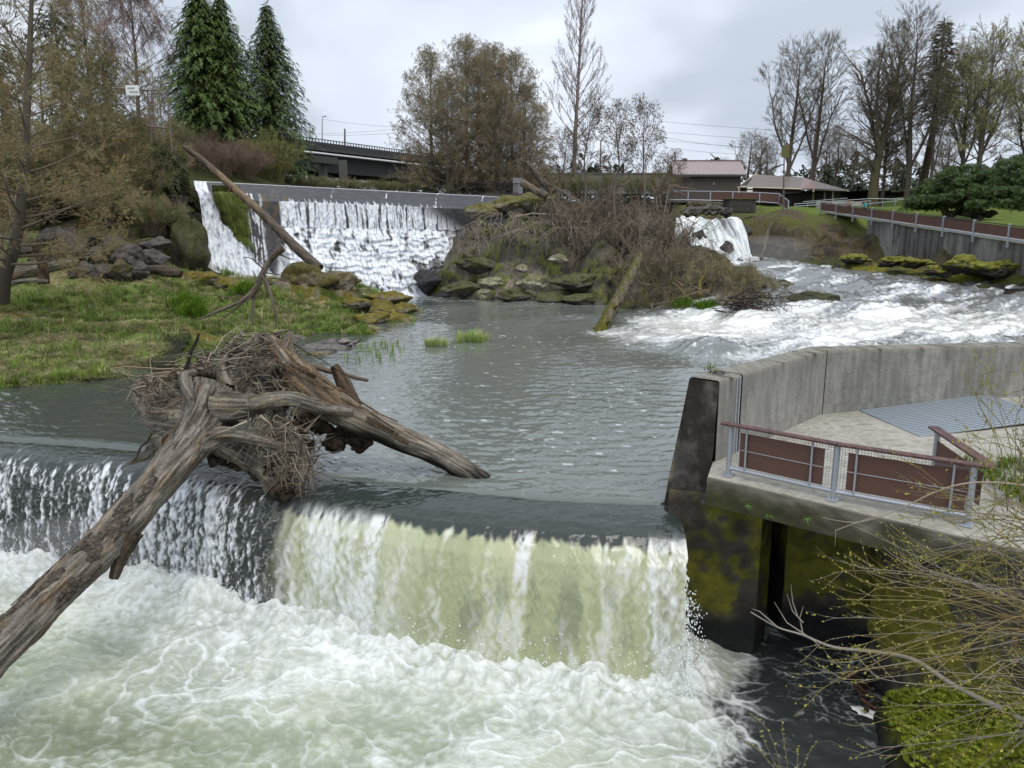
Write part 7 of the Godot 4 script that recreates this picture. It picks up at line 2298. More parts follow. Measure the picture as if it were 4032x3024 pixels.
func conifer(called: String, label: String, at: Vector3, h: float, wid: float, nb: int, first: float, c: Color, shape: Callable, sz: float, tops: Array, group := "", droop := 0.5) -> Node3D:
	var o := base(called, label, "tree", at, group)
	var tm := MB.new()
	var where := []
	var tint := []
	for tp in tops:
		var off: Vector3 = tp[0]
		var th: float = h * tp[1]
		tm.tube(PackedVector3Array([off * 0.3 + Vector3(0, -1.5, 0), off + Vector3(0, th * 0.4, 0), off + Vector3(0, th, 0)]), PackedFloat32Array([wid * 0.075, wid * 0.05, 0.03]), 8, Color(0.085, 0.06, 0.045), Color(0.085, 0.06, 0.045))
		var n := int(nb * tp[2])
		for k in n:
			var f: float = lerpf(first, 1.0, pow((k + 0.5) / n, 0.85))
			var az := k * 2.39996 + rf(-0.3, 0.3)
			var l: float = wid * 0.5 * tp[3] * (shape as Callable).call(f) * (rf(0.74, 1.10) + 0.40 * n1.get_noise_2d(cos(az) * 1.3 + at.x, sin(az) * 1.3 + f * 5.0))
			var out := Vector3(cos(az), 0, sin(az))
			var p := off + Vector3(0, th * f, 0)
			var steps := maxi(2, int(l / (0.52 * sz)))
			for s in steps:
				var t := (s + rf(0.4, 1.0)) / steps
				var q := p + out * l * t + Vector3(0, l * (0.12 * t - droop * t * t * 0.7), 0)
				var d := (out + Vector3(rf(-0.9, 0.9), -droop * t + rf(-0.35, 0.5), rf(-0.9, 0.9))).normalized()
				q += Vector3(rf(-0.25, 0.25), rf(-0.2, 0.2), rf(-0.25, 0.25)) * sz
				where.append(Transform3D(frond_basis(d, rf(0.75, 1.3) * sz), q))
				tint.append(gray(rf(0.55, 1.25)) * (0.85 + 0.3 * t))
		for s in 5:
			where.append(Transform3D(frond_basis(Vector3(rf(-0.2, 0.2), 1, rf(-0.2, 0.2)), rf(0.5, 0.8) * sz), off + Vector3(0, th * (0.97 + 0.008 * s), 0)))
			tint.append(Color.WHITE)
	part("trunk", tm, M.twig, o)
	many("crown", frond(c, 7, droop, 0.07).mesh(), M.leaf, where, tint, o)
	return o

func frond_basis(d: Vector3, s: float) -> Basis:
	var y := d.normalized()
	var x := y.cross(Vector3.UP if absf(y.y) < 0.97 else Vector3.RIGHT).normalized()
	var z := x.cross(y)
	return Basis(x, y, z).scaled_local(Vector3.ONE * s)

func bush(called: String, label: String, at: Vector3, h: float, wid: float, stems: int, tw: int, ts: float, c: Color, tms: Array, r := 0.03, group := "", cat := "shrub", leafy := false) -> Node3D:
	var o := base(called, label, cat, at, group)
	var mb := MB.new()
	var where := []
	var tint := []
	for k in stems:
		var az := rf(0, TAU)
		var sp := sqrt(rng.randf())
		var out := Vector3(cos(az), 0, sin(az)) * wid * 0.5 * sp
		var hh := h * rf(0.7, 1.05) * (1.0 - 0.35 * sp * sp)
		var p := PackedVector3Array([out * 0.25 + Vector3(0, -0.3, 0), out * 0.5 + Vector3(rf(-0.1, 0.1), hh * 0.4, rf(-0.1, 0.1)), out * 0.85 + Vector3(rf(-0.2, 0.2), hh * 0.78, rf(-0.2, 0.2)), out * 1.1 + Vector3(rf(-0.2, 0.2), hh, rf(-0.2, 0.2))])
		mb.tube(p, PackedFloat32Array([r * 1.3, r, r * 0.7, r * 0.3]), 4, c, c)
		for w in tw:
			var t := rf(0.25, 1.0) * 3.0
			var s := mini(int(t), 2)
			var q := p[s].lerp(p[s + 1], t - s)
			var d := ((p[s + 1] - p[s]).normalized() + Vector3(rf(-1, 1), rf(-0.6, 1), rf(-1, 1)) * 0.8).normalized()
			where.append(Transform3D(aim(d, rf(0.6, 1.2) * ts, rf(0, TAU)), q))
			tint.append(gray(rf(0.6, 1.25)))
	part("stems", mb, M.twig, o)
	for k in tms.size():
		many("twigs", tms[k], M.leaf if leafy else M.twig, where.slice(where.size() * k / tms.size(), where.size() * (k + 1) / tms.size()), tint.slice(where.size() * k / tms.size(), where.size() * (k + 1) / tms.size()), o)
	return o

func trees() -> void:
	var round_ := func(f: float) -> float: return sqrt(maxf(0.02, 1.0 - pow(absf(f - 0.55) / 0.5, 2.2)))
	var cone := func(f: float) -> float: return 1.08 - f
	var even := func(f: float) -> float: return 1.0 - 0.55 * smooth(0.6, 1.0, f)
	var olive := Color(0.16, 0.13, 0.08)
	var cat_c := Color(0.30, 0.23, 0.10)
	var bark := Color(0.10, 0.085, 0.07)
	# two twig shapes per kind are shared by all trees of that kind
	var tw_near := [twig_mesh(0.0065, 7, 0.75, Color(0.26, 0.235, 0.155), 0.25, 4, cat_c).mesh(), twig_mesh(0.0065, 6, 0.85, Color(0.28, 0.25, 0.16), 0.35, 3, Color(0.20, 0.175, 0.065)).mesh()]
	var tw_alder := [twig_mesh(0.011, 8, 0.8, Color(0.26, 0.22, 0.165), 0.15, 2, Color(0.28, 0.22, 0.125)).mesh(), twig_mesh(0.010, 7, 0.7, Color(0.28, 0.24, 0.18), 0.2, 2, Color(0.32, 0.27, 0.15)).mesh()]
	var tw_bare := [twig_mesh(0.016, 6, 0.6, Color(0.21, 0.165, 0.155)).mesh(), twig_mesh(0.015, 6, 0.5, Color(0.24, 0.185, 0.17)).mesh()]
	var tw_maple := [twig_mesh(0.016, 6, 0.75, Color(0.15, 0.125, 0.10), 0.0, 0, cat_c, 0.07, Color(0.26, 0.245, 0.12)).mesh(), twig_mesh(0.017, 7, 0.8, Color(0.135, 0.11, 0.085), 0.0, 0, cat_c, 0.06, Color(0.24, 0.215, 0.11)).mesh()]
	var tw_green := [twig_mesh(0.016, 7, 0.7, Color(0.18, 0.155, 0.10), 0.0, 0, cat_c, 0.11, Color(0.36, 0.345, 0.13)).mesh(), twig_mesh(0.016, 7, 0.7, Color(0.18, 0.155, 0.10), 0.0, 0, cat_c, 0.10, Color(0.33, 0.32, 0.11)).mesh()]
	var tw_weep := [twig_mesh(0.009, 6, 0.25, Color(0.25, 0.175, 0.155), -0.1).mesh(), twig_mesh(0.009, 6, 0.3, Color(0.23, 0.165, 0.135), -0.1, 1, Color(0.2, 0.14, 0.09)).mesh()]

	# the alder with catkins on the near left bank
	tree("catkin_tree", "tall bare tree with hanging catkins and a dark leaning trunk at the left edge", Vector3(-25.56,6.33,-38), {
		"h": 17.0, "r": 0.36, "path": [Vector3(-25.81,5.64,-38), Vector3(-25.3,7.02,-38), Vector3(-24.66,8.39,-38), Vector3(-24.03,10.62,-38), Vector3(-23.47,13.51,-38), Vector3(-22.85,16.96,-38), Vector3(-22.4,19.64,-38), Vector3(-21.81,22.97,-38)], "bark": Color(0.062, 0.052, 0.042), "col": Color(0.12, 0.10, 0.075), "tcol": Color(0.16, 0.135, 0.09),
		"first": 0.18, "n1": 52, "a_low": 1.55, "a_top": 0.75, "l1": 0.37, "shape": func(f: float) -> float: return 1.05 - 0.75 * f, "lr": 0.28, "wob": 0.09, "up": 0.02, "lift": -0.05, "a2": 0.75, "l2": 0.42, "n2": 8, "tr": 0.010, "tw": 5, "ts": 1.0, "tspread": 0.55, "tlift": -0.15, "twig": tw_near, "face": Vector3(0.35, 0.0, 0.1)})
	tree("catkin_tree", "slender catkin bearing tree behind the left boulders, half hidden by the nearer tree", Vector3(-36.37,9.96,-52), {
		"h": 18.0, "r": 0.28, "bend": 0.02, "lean": Vector3(0.05, 0, 0), "bark": bark, "col": olive, "tcol": olive, "first": 0.12, "n1": 40, "a_low": 1.4, "a_top": 0.6, "l1": 0.42, "shape": even, "lr": 0.3, "n2": 8, "tr": 0.012, "tw": 5, "ts": 1.25, "twig": tw_near, "tlift": -0.1})
	tree("catkin_tree", "catkin bearing tree on the brown slope left of the cut stump", Vector3(-32.28,11.22,-62), {
		"h": 9.5, "r": 0.2, "bend": 0.03, "lean": Vector3(0.06, 0, 0), "bark": bark, "col": olive, "tcol": olive, "first": 0.06, "n1": 34, "a_low": 1.5, "a_top": 0.7, "l1": 0.50, "shape": even, "lr": 0.3, "n2": 8, "tr": 0.013, "tw": 6, "ts": 1.2, "twig": tw_near, "tlift": -0.15})
	tree("catkin_tree", "low catkin bearing tree on the slope above the left boulders", Vector3(-35.4,10.8,-60), {
		"h": 10.0, "r": 0.2, "bend": 0.03, "lean": Vector3(0.0, 0, 0), "bark": bark, "col": olive, "tcol": olive, "first": 0.06, "n1": 34, "a_low": 1.5, "a_top": 0.7, "l1": 0.50, "shape": even, "lr": 0.3, "n2": 8, "tr": 0.013, "tw": 6, "ts": 1.2, "twig": tw_near, "tlift": -0.15})
	# weeping birch and another behind
	var weep := {"h": 15.0, "r": 0.26, "bend": 0.015, "lean": Vector3(0.02, 0, 0), "bark": Color(0.16, 0.14, 0.13), "col": Color(0.14, 0.105, 0.09), "tcol": Color(0.16, 0.11, 0.1), "first": 0.22, "n1": 34, "a_low": 1.0, "a_top": 0.4, "l1": 0.36, "shape": round_, "lr": 0.34, "up": -0.03, "lift": -0.15, "n2": 8, "tr": 0.014, "tw": 7, "ts": 1.6, "tspread": 0.25, "tlift": -1.6, "twig": tw_weep}
	tree("weeping_birch", "bare weeping birch with fine reddish hanging twigs on the left hill", Vector3(-40.5,18.92,-86), weep.duplicate())
	tree("weeping_birch", "bare birch with reddish twigs at the top left behind the catkin tree", Vector3(-49.01,19.61,-92), weep.duplicate())
	# dark pines among them
	var fir_c := Color(0.035, 0.052, 0.024)
	conifer("pine_tree", "dark pine standing between the birch and the catkin trees on the left hill", Vector3(-45.12,16.88,-80), 13.5, 6.0, 120, 0.2, Color(0.04, 0.052, 0.026), func(f: float) -> float: return 0.7 + 0.3 * sin(f * 9.0) - 0.3 * f, 1.0, [[Vector3.ZERO, 1.0, 1.0, 1.0]])
	conifer("pine_tree", "dark pine with a bushy low crown on the left hill, right of the other pine", Vector3(-39.85,16.69,-78), 9.5, 5.0, 100, 0.05, Color(0.045, 0.055, 0.024), func(f: float) -> float: return 1.0 - 0.6 * f, 0.9, [[Vector3.ZERO, 1.0, 1.0, 1.0]])
	conifer("pine_tree", "dark pine at the far left behind the catkin tree's trunk", Vector3(-46.08,14.88,-72), 11.0, 6.0, 120, 0.05, Color(0.04, 0.05, 0.024), func(f: float) -> float: return 1.0 - 0.65 * f, 1.0, [[Vector3.ZERO, 1.0, 1.0, 1.0]])
	# undergrowth of the left slope
	var brush := [twig_mesh(0.008, 9, 0.9, Color(0.32, 0.265, 0.18), 0.1, 2, Color(0.30, 0.235, 0.11)).mesh(), twig_mesh(0.008, 9, 0.9, Color(0.21, 0.225, 0.115), 0.1, 2, Color(0.17, 0.20, 0.06)).mesh()]
	var under := [[60, 470, 57, 4.5, 6.0], [150, 440, 60, 5.0, 6.0], [230, 480, 58, 3.5, 5.0], [300, 455, 61, 4.0, 5.5], [350, 400, 64, 4.0, 5.0], [20, 420, 62, 5.0, 6.0], [330, 500, 58, 2.4, 4.0], [270, 400, 66, 5.0, 6.0], [180, 380, 68, 5.0, 6.0], [90, 390, 66, 5.0, 6.0], [280, 350, 72, 4.5, 6.0], [365, 340, 72, 3.5, 5.0]]
	for k in under.size():
		var q: Array = under[k]
		bush("slope_shrub", "brown bare twiggy shrub in the left slope's thicket, " + place_in_row(under, k), at_bearing(q[0], q[1], q[2]), q[3], q[4], 46, 11, 0.95, Color(0.13, 0.105, 0.075), [brush[k % 2], brush[(k + 1) % 2]], 0.025, "shrubs of the left slope")
	# ivy-dark low evergreens between them
	var dark_ := [[300, 370, 68, 3.8], [345, 425, 63.0, 3.0], [200, 420, 63, 3.6], [100, 430, 61, 3.2], [30, 440, 59, 3.4], [260, 440, 60.5, 2.4], [370, 400, 64.5, 2.6], [150, 390, 66, 4.2]]
	for k in dark_.size():
		var q: Array = dark_[k]
		conifer("dark_evergreen", "small dark evergreen bush in the left slope's thicket, " + place_in_row(dark_, k), at_bearing(q[0], q[1], q[2]), q[3] * 1.3, q[3] * 1.5, 90, 0.02, Color(0.06, 0.075, 0.03), func(f: float) -> float: return sqrt(1.02 - f), 0.5, [[Vector3.ZERO, 1.0, 1.0, 1.0]], "dark evergreens of the left slope")
	# the two cedars
	var ced := func(f: float) -> float: return (1.0 - pow(f, 2.5)) * (0.86 + 0.18 * smooth(0.0, 0.12, f)) + 0.03
	conifer("cedar_tree", "big dark green cedar with a double top left of the road bridge", Vector3(-32.48,14.77,-86), 20.2, 9.4, 980, 0.02, Color(0.085, 0.13, 0.034), ced, 0.52, [[Vector3(-0.7, 0, 0), 1.0, 1.3, 1.06], [Vector3(1.5, 0, -0.4), 0.93, 0.9, 0.86]])
	conifer("cedar_tree", "pointed dark green cedar right of the double topped one", Vector3(-27.22,14.77,-90), 18.8, 8.4, 900, 0.02, Color(0.085, 0.125, 0.040), ced, 0.52, [[Vector3.ZERO, 1.0, 1.0, 1.0]])
	bush("willow_bush", "yellow green budding willow bush in front of the right cedar", Vector3(-24.55,13.78,-80), 4.8, 6.6, 90, 10, 0.95, Color(0.16, 0.15, 0.06), [twig_mesh(0.012, 8, 0.5, Color(0.17, 0.155, 0.06), 0.0, 0, cat_c, 0.07, Color(0.24, 0.24, 0.06)).mesh()], 0.02, "", "shrub", true)
	bush("bare_bush", "red brown bare bush left of the leaning log's upper end", Vector3(-30.85,14.24,-78), 4.6, 6.0, 60, 10, 0.9, Color(0.10, 0.07, 0.055), [twig_mesh(0.012, 8, 0.8, Color(0.11, 0.075, 0.058)).mesh()], 0.022)
	var bare := [[480, 378, 72, 3.0], [535, 384, 74, 2.6], [420, 372, 73, 3.2], [560, 372, 82, 3.4]]
	for k in bare.size():
		var q: Array = bare[k]
		bush("bare_bush", "red brown bare bush between the dam and the cedars, " + place_in_row(bare, k), at_bearing(q[0], q[1], q[2]), q[3], 5.0, 55, 10, 0.9, Color(0.16, 0.12, 0.09), [twig_mesh(0.010, 8, 0.8, Color(0.20, 0.15, 0.115)).mesh()], 0.02, "bare bushes under the cedars")
	var low := [[500, 396, 76], [660, 402, 90], [760, 408, 94], [820, 412, 96], [880, 414, 97], [935, 412, 100], [990, 412, 101], [1045, 412, 102], [1100, 413, 102], [1150, 414, 100], [1200, 422, 104], [1250, 424, 106], [1310, 424, 104], [1370, 426, 106], [1425, 426, 104], [700, 405, 104], [852, 412, 106]]
	for k in low.size():
		var q: Array = low[k]
		bush("low_brush", "low brown brush growing behind the dam crest, " + place_in_row(low, k), at_bearing(q[0], q[1], q[2]), 1.2 if q[0] > 600 and q[0] < 900 else 3.0, 5.5, 60, 9, 0.5 if q[0] > 600 and q[0] < 900 else 0.8, Color(0.11, 0.09, 0.05), brush, 0.018, "low brush behind the dam")
	# alder group behind the dam
	var alder := {"h": 14.6, "r": 0.26, "bend": 0.01, "lean": Vector3.ZERO, "bark": Color(0.10, 0.088, 0.072), "col": Color(0.16, 0.14, 0.11), "tcol": Color(0.20, 0.165, 0.125), "first": 0.03, "n1": 70, "a_low": 1.35, "a_top": 0.42, "l1": 0.34, "shape": func(f: float) -> float: return 1.05 - 0.80 * f * f, "lr": 0.3, "n2": 8, "tr": 0.012, "tw": 3, "ts": 1.15, "twig": tw_alder}
	var a0 := tree("alder_tree", "leftmost and loosest of the brown alders behind the dam", Vector3(-9.98,14.15,-98), alder.duplicate())
	var b := alder.duplicate()
	b.h = 15.8
	var a1 := tree("alder_tree", "tallest brown alder of the group behind the dam", Vector3(-5.66,14.1,-97), b)
	copy(a1, Vector3(-2.59,14.2,-99), 2.1, Vector3(1.1, 0.97, 1.1), "brown alder just right of the tallest one behind the dam")
	copy(a0, Vector3(-7.73,13.83,-94), 1.2, Vector3(0.85, 0.80, 0.85), "shorter front alder with its trunk rising from the dam's crest")
	copy(a1, Vector3(-0.06,14.1,-97), 4.0, Vector3(1.05, 0.90, 1.05), "dense brown alder near the right end of the group behind the dam")
	copy(a0, Vector3(1.53,14.09,-99), 3.2, Vector3(0.9, 0.78, 0.9), "rightmost brown alder of the group behind the dam")
	copy(a1, Vector3(-4.36,14.41,-103), 5.2, Vector3(1.15, 0.92, 1.15), "brown alder at the back of the group, seen between the two tallest")
	copy(a0, Vector3(-1.18,13.83,-94), 0.4, Vector3(0.85, 0.72, 0.85), "low front alder of the group, right of the middle")
	# poplar
	tree("poplar_tree", "tall slim bare tree with upswept branches right of the alders", Vector3(8.77,15.4,-110), {"h": 27.0, "r": 0.34, "bend": 0.004, "lean": Vector3(0.035, 0, 0), "bark": Color(0.20, 0.155, 0.135), "col": Color(0.20, 0.155, 0.14), "tcol": Color(0.17, 0.13, 0.12), "first": 0.26, "n1": 58, "a_low": 1.0, "a_top": 0.30, "l1": 0.27, "shape": func(f: float) -> float: return 1.12 - 0.85 * f, "lr": 0.30, "wob": 0.05, "up": 0.12, "n2": 5, "a2": 0.5, "l2": 0.42, "tr": 0.020, "tw": 5, "ts": 1.15, "tspread": 0.3, "tlift": 0.45, "twig": tw_bare})
	# light alders on the island
	var isl := {"h": 8.0, "r": 0.11, "bend": 0.03, "lean": Vector3(0.05, 0, 0), "bark": Color(0.17, 0.15, 0.135), "col": Color(0.15, 0.125, 0.105), "tcol": Color(0.15, 0.12, 0.10), "first": 0.2, "n1": 22, "a_low": 0.8, "a_top": 0.35, "l1": 0.32, "shape": even, "lr": 0.4, "n2": 4, "tr": 0.014, "tw": 2, "ts": 0.9, "twig": [twig_mesh(0.012, 5, 0.6, Color(0.15, 0.12, 0.1), 0.1, 2, Color(0.16, 0.13, 0.075)).mesh()]}
	var i0 := tree("young_alder", "young alder with grey stems and catkins at the left of the island's brush", Vector3(6.53,11.29,-70), isl.duplicate())
	copy(i0, Vector3(9.12,10.83,-68), 2.0, Vector3(1, 0.98, 1), "young alder with catkins in the middle of the island's brush")
	var i1 := copy(i0, Vector3(11.4,10.61,-67), 4.1, Vector3(1.05, 1.0, 1.05), "young alder with catkins at the right of the island's brush")
	copy(i0, Vector3(4.97,11.59,-73), 5.0, Vector3(0.9, 0.7, 0.9), "small young alder beside the poplar's foot on the island")
	copy(i0, Vector3(13.04,9.8,-65), 1.0, Vector3(0.8, 0.62, 0.8), "small leaning young alder at the right side of the island's crown")
	# park trees
	var maple := {"h": 20.0, "r": 0.42, "bend": 0.012, "lean": Vector3(0.03, 0, 0), "bark": Color(0.105, 0.085, 0.068), "col": Color(0.12, 0.10, 0.08), "tcol": Color(0.15, 0.125, 0.10), "first": 0.30, "n1": 30, "a_low": 1.15, "a_top": 0.45, "l1": 0.30, "shape": round_, "lr": 0.34, "wob": 0.16, "up": 0.07, "n2": 8, "tr": 0.016, "tw": 3, "ts": 1.1, "twig": tw_maple, "fork": 2}
	var m0 := tree("park_maple", "bare forked park maple behind the long building's roof, leftmost tall tree", Vector3(45.3,15.55,-128), maple.duplicate())
	var m2 := maple.duplicate()
	m2.h = 21.0
	m2.l1 = 0.26
	m2.first = 0.42
	var m1 := tree("park_maple", "bare park maple with one straight trunk rising behind the porch roof", Vector3(49.36,15.33,-128), m2)
	var big := maple.duplicate()
	big.merge({"h": 21.5, "r": 0.80, "first": 0.20, "n1": 50, "a_low": 1.35, "l1": 0.31, "bark": Color(0.10, 0.088, 0.045), "twig": tw_maple, "lean": Vector3(0.10, 0, 0), "fork": 3}, true)
	tree("park_maple", "huge mossy twin trunked maple, biggest of the bare park trees", Vector3(54.96,13.68,-118), big)
	copy(m1, Vector3(58.98,13.33,-116), 2.4, Vector3(1.1, 1.12, 1.1), "bare park maple with a straight dark trunk just left of the fir")
	copy(m0, Vector3(57.26,13.75,-120), 1.4, Vector3(0.7, 0.75, 0.7), "smaller bare maple crowding against the biggest one's right side")
	var gm := maple.duplicate()
	gm.merge({"h": 17.0, "twig": tw_green, "first": 0.2, "l1": 0.34, "n1": 36, "fork": 3}, true)
	var m3 := tree("budding_maple", "maple with yellow green buds and several upright stems above the spreading pine", Vector3(64.38,15.29,-108), gm)
	copy(m3, Vector3(64.5,15.52,-112), 2.2, Vector3(0.8, 0.95, 0.8), "slimmer budding maple just left of the many stemmed budding one")
	copy(m3, Vector3(72.57,15.4,-110), 4.2, Vector3(1.0, 1.12, 1.0), "budding maple cut by the right edge of the view")
	copy(m1, Vector3(60.11,14.22,-112), 0.7, Vector3(0.55, 0.75, 0.55), "thin leaning bare tree between the fir and the spreading pine")
	conifer("fir_tree", "dark fir with an open pointed top rising between the park maples", Vector3(62.47,13.89,-120), 25.5, 9.5, 360, 0.38, Color(0.07, 0.085, 0.045), func(f: float) -> float: return (1.06 - f) * 1.6 * smooth(0.36, 0.6, f), 0.95, [[Vector3(1.6, 0, 0), 1.0, 1.0, 1.0]], "", 0.25)
	var small := [[1612, 420, 165, 0.55], [1640, 420, 170, 0.5], [1655, 420, 160, 0.45], [1800, 425, 165, 0.6], [1838, 425, 160, 0.55], [1930, 430, 165, 0.6], [2040, 430, 160, 0.6], [1775, 425, 175, 0.6], [1560, 420, 180, 0.35], [2010, 430, 170, 0.5]]
	for k in small.size():
		var q: Array = small[k]
		var t := copy(m0 if k % 2 == 0 else m1, at_bearing(q[0], q[1], q[2]), k * 1.7, Vector3(q[3] * 1.3, q[3], q[3] * 1.3), "small far bare tree in the row behind the park, " + place_in_row(small, k))
		t.set_meta("group", "far bare trees behind the park")
	for q in [[1785, 425, 140, 5.0, 4.0], [1945, 432, 150, 6.0, 5.0], [2150, 430, 130, 7.0, 6.0], [1850, 430, 140, 3.0, 5.0], [1660, 425, 190, 4.0, 6.0]]:
		conifer("far_evergreen", "small dark evergreen in the background of the park", at_bearing(q[0], q[1], q[2]), q[3], q[4], 90, 0.02, fir_c, func(f: float) -> float: return 1.05 - f, 0.9, [[Vector3.ZERO, 1.0, 1.0, 1.0]], "far evergreens behind the park")
	# spreading pine on the lawn
	spreading_pine("spreading_pine", "broad spreading dark green pine with a leaning pale trunk on the lawn", Vector3(54.1,11.04,-91), 12.0, 6.2, 64)
	spreading_pine("spreading_pine", "dark green pine mass cut by the right edge behind the spreading one", Vector3(56.33,10.89,-84), 11.0, 6.4, 60)
	spreading_pine("spreading_pine", "low dark green pine at the left skirt of the spreading one", Vector3(51.48,11.3,-93), 6.5, 3.2, 30)
	# dark far wood along the horizon
	var wc := frond(Color(0.075, 0.09, 0.065), 6, 0.3, 0.12).mesh()
	var where := []
	var tint := []
	for k in 15000:
		var d := rf(230, 330)
		var x := rf(-0.75, 0.85) * d
		var hh := rf(0.0, 1.0)
		var top := 17.0 + 8.0 * n2.get_noise_2d(x * 0.05, 3.0)
		where.append(Transform3D(frond_basis(Vector3(rf(-1, 1), rf(0.2, 1.0), rf(-1, 1)), rf(2.0, 4.5)), Vector3(x, 10.0 + hh * top, -d)))
		tint.append(gray(rf(0.6, 1.3)))
	tag(many("far_wood", wc, M.leaf, where, tint), "dark line of distant woodland along the horizon", "woodland")

func spreading_pine(called: String, label: String, at: Vector3, wid: float, h: float, pads: int) -> void:
	var o := base(called, label, "tree", at)
	var tm := MB.new()
	tm.tube(PackedVector3Array([Vector3(0.9, -0.6, 0.2), Vector3(0.3, 0.5, 0.2), Vector3(-0.4, 1.8, 0), Vector3(-0.5, h * 0.75, 0)]), PackedFloat32Array([0.5, 0.4, 0.34, 0.2]), 9, Color(0.20, 0.165, 0.125), Color(0.14, 0.11, 0.08))
	part("trunk", tm, M.twig, o)
	var mb := MB.new()
	var where := []
	var tint := []
	for k in pads:
		var az := k * 2.39996
		var rr := sqrt((k + 0.5) / pads)
		var c := Vector3(cos(az) * rr * wid * 0.5, h * (0.10 + 0.80 * (1.0 - rr * rr * rr) * rf(0.25, 1.0) + rf(-0.04, 0.08)), sin(az) * rr * wid * 0.36)
		mb.tube(crooked(Vector3(-0.4, 1.4, 0), c, 4, 0.06), taper(4, 0.13, 0.04), 4, Color(0.10, 0.08, 0.06), Color(0.10, 0.08, 0.06))
		var pr := rf(0.75, 1.35)
		for s in 120:
			var d := Vector3(rf(-1, 1), rf(-0.35, 1), rf(-1, 1)).normalized()
			var p := c + d * Vector3(pr * 1.35, pr * 0.55, pr * 1.1) * pow(rng.randf(), 0.35)
			where.append(Transform3D(aim(d + Vector3(0, 0.5, 0), rf(0.22, 0.42), rf(0, TAU)), p))
			tint.append(gray(rf(0.55, 1.35)))
	part("branches", mb, M.twig, o)
	var tuft := MB.new()
	for k in 11:
		var az := k * 2.4
		var d := Vector3(cos(az) * 0.75, rf(0.4, 1.0), sin(az) * 0.75).normalized()
		var s := d.cross(Vector3.UP).normalized() * 0.075
		tuft.face([-s * 0.5, d * 0.6 - s, d * 1.05, d * 0.6 + s], Color(0.065, 0.105, 0.03), Vector3.UP)
	many("crown", tuft.mesh(), M.leaf, where, tint, o)

# ---------------------------------------------------------------- shrubs near by, brush, grass
func thicket(called: String, label: String, spots: Array, each: int, meshes: Array, size: float, cat := "thicket") -> void:
	# spots: [centre, half width, half depth]; brush that reads as one mass, rooted on the island
	for m in meshes.size():
		var where := []
		var tint := []
		for q in spots:
			var c: Vector3 = q[0]
			for k in each / meshes.size():
				var x: float = c.x + rf(-1, 1) * q[1]
				var z: float = c.z + rf(-1, 1) * q[2]
				var y := isle_y(x, z) - 0.1
				var d := Vector3(rf(-0.5, 0.5), rf(0.7, 1.0), rf(-0.5, 0.5)).normalized()
				where.append(Transform3D(aim(d, rf(0.7, 1.5) * size * q[3], rf(0, TAU)), Vector3(x, y, z)))
				tint.append(gray(rf(0.55, 1.3)))
		var o := many(called, meshes[m], M.twig, where, tint)
		tag(o, label, cat)

func bramble(c: Color, n: int, r: float) -> MB:
	# a sheaf of arching canes about one metre high
	var m := MB.new()
	for k in n:
		var az := rf(0, TAU)
		var reach := rf(0.3, 1.1)
		var hh := rf(0.5, 1.15)
		var o := Vector3(cos(az), 0, sin(az))
		var s := Vector3(rf(-0.15, 0.15), 0, rf(-0.15, 0.15))
		var cc := c * rf(0.7, 1.25)
		m.tube(PackedVector3Array([s, s + o * reach * 0.25 + Vector3(0, hh * 0.6, 0), s + o * reach * 0.6 + Vector3(0, hh, 0), s + o * reach + Vector3(rf(-0.1, 0.1), hh * rf(0.5, 0.9), rf(-0.1, 0.1))]), PackedFloat32Array([r, r * 0.85, r * 0.7, r * 0.3]), 3, cc, cc)
		for w in 4:
			var p := s + o * reach * rf(0.3, 0.8) + Vector3(0, hh * rf(0.6, 1.0), 0)
			m.stick(p, p + Vector3(rf(-0.3, 0.3), rf(-0.15, 0.35), rf(-0.3, 0.3)), r * 0.5, r * 0.2, 3, cc)
	return m

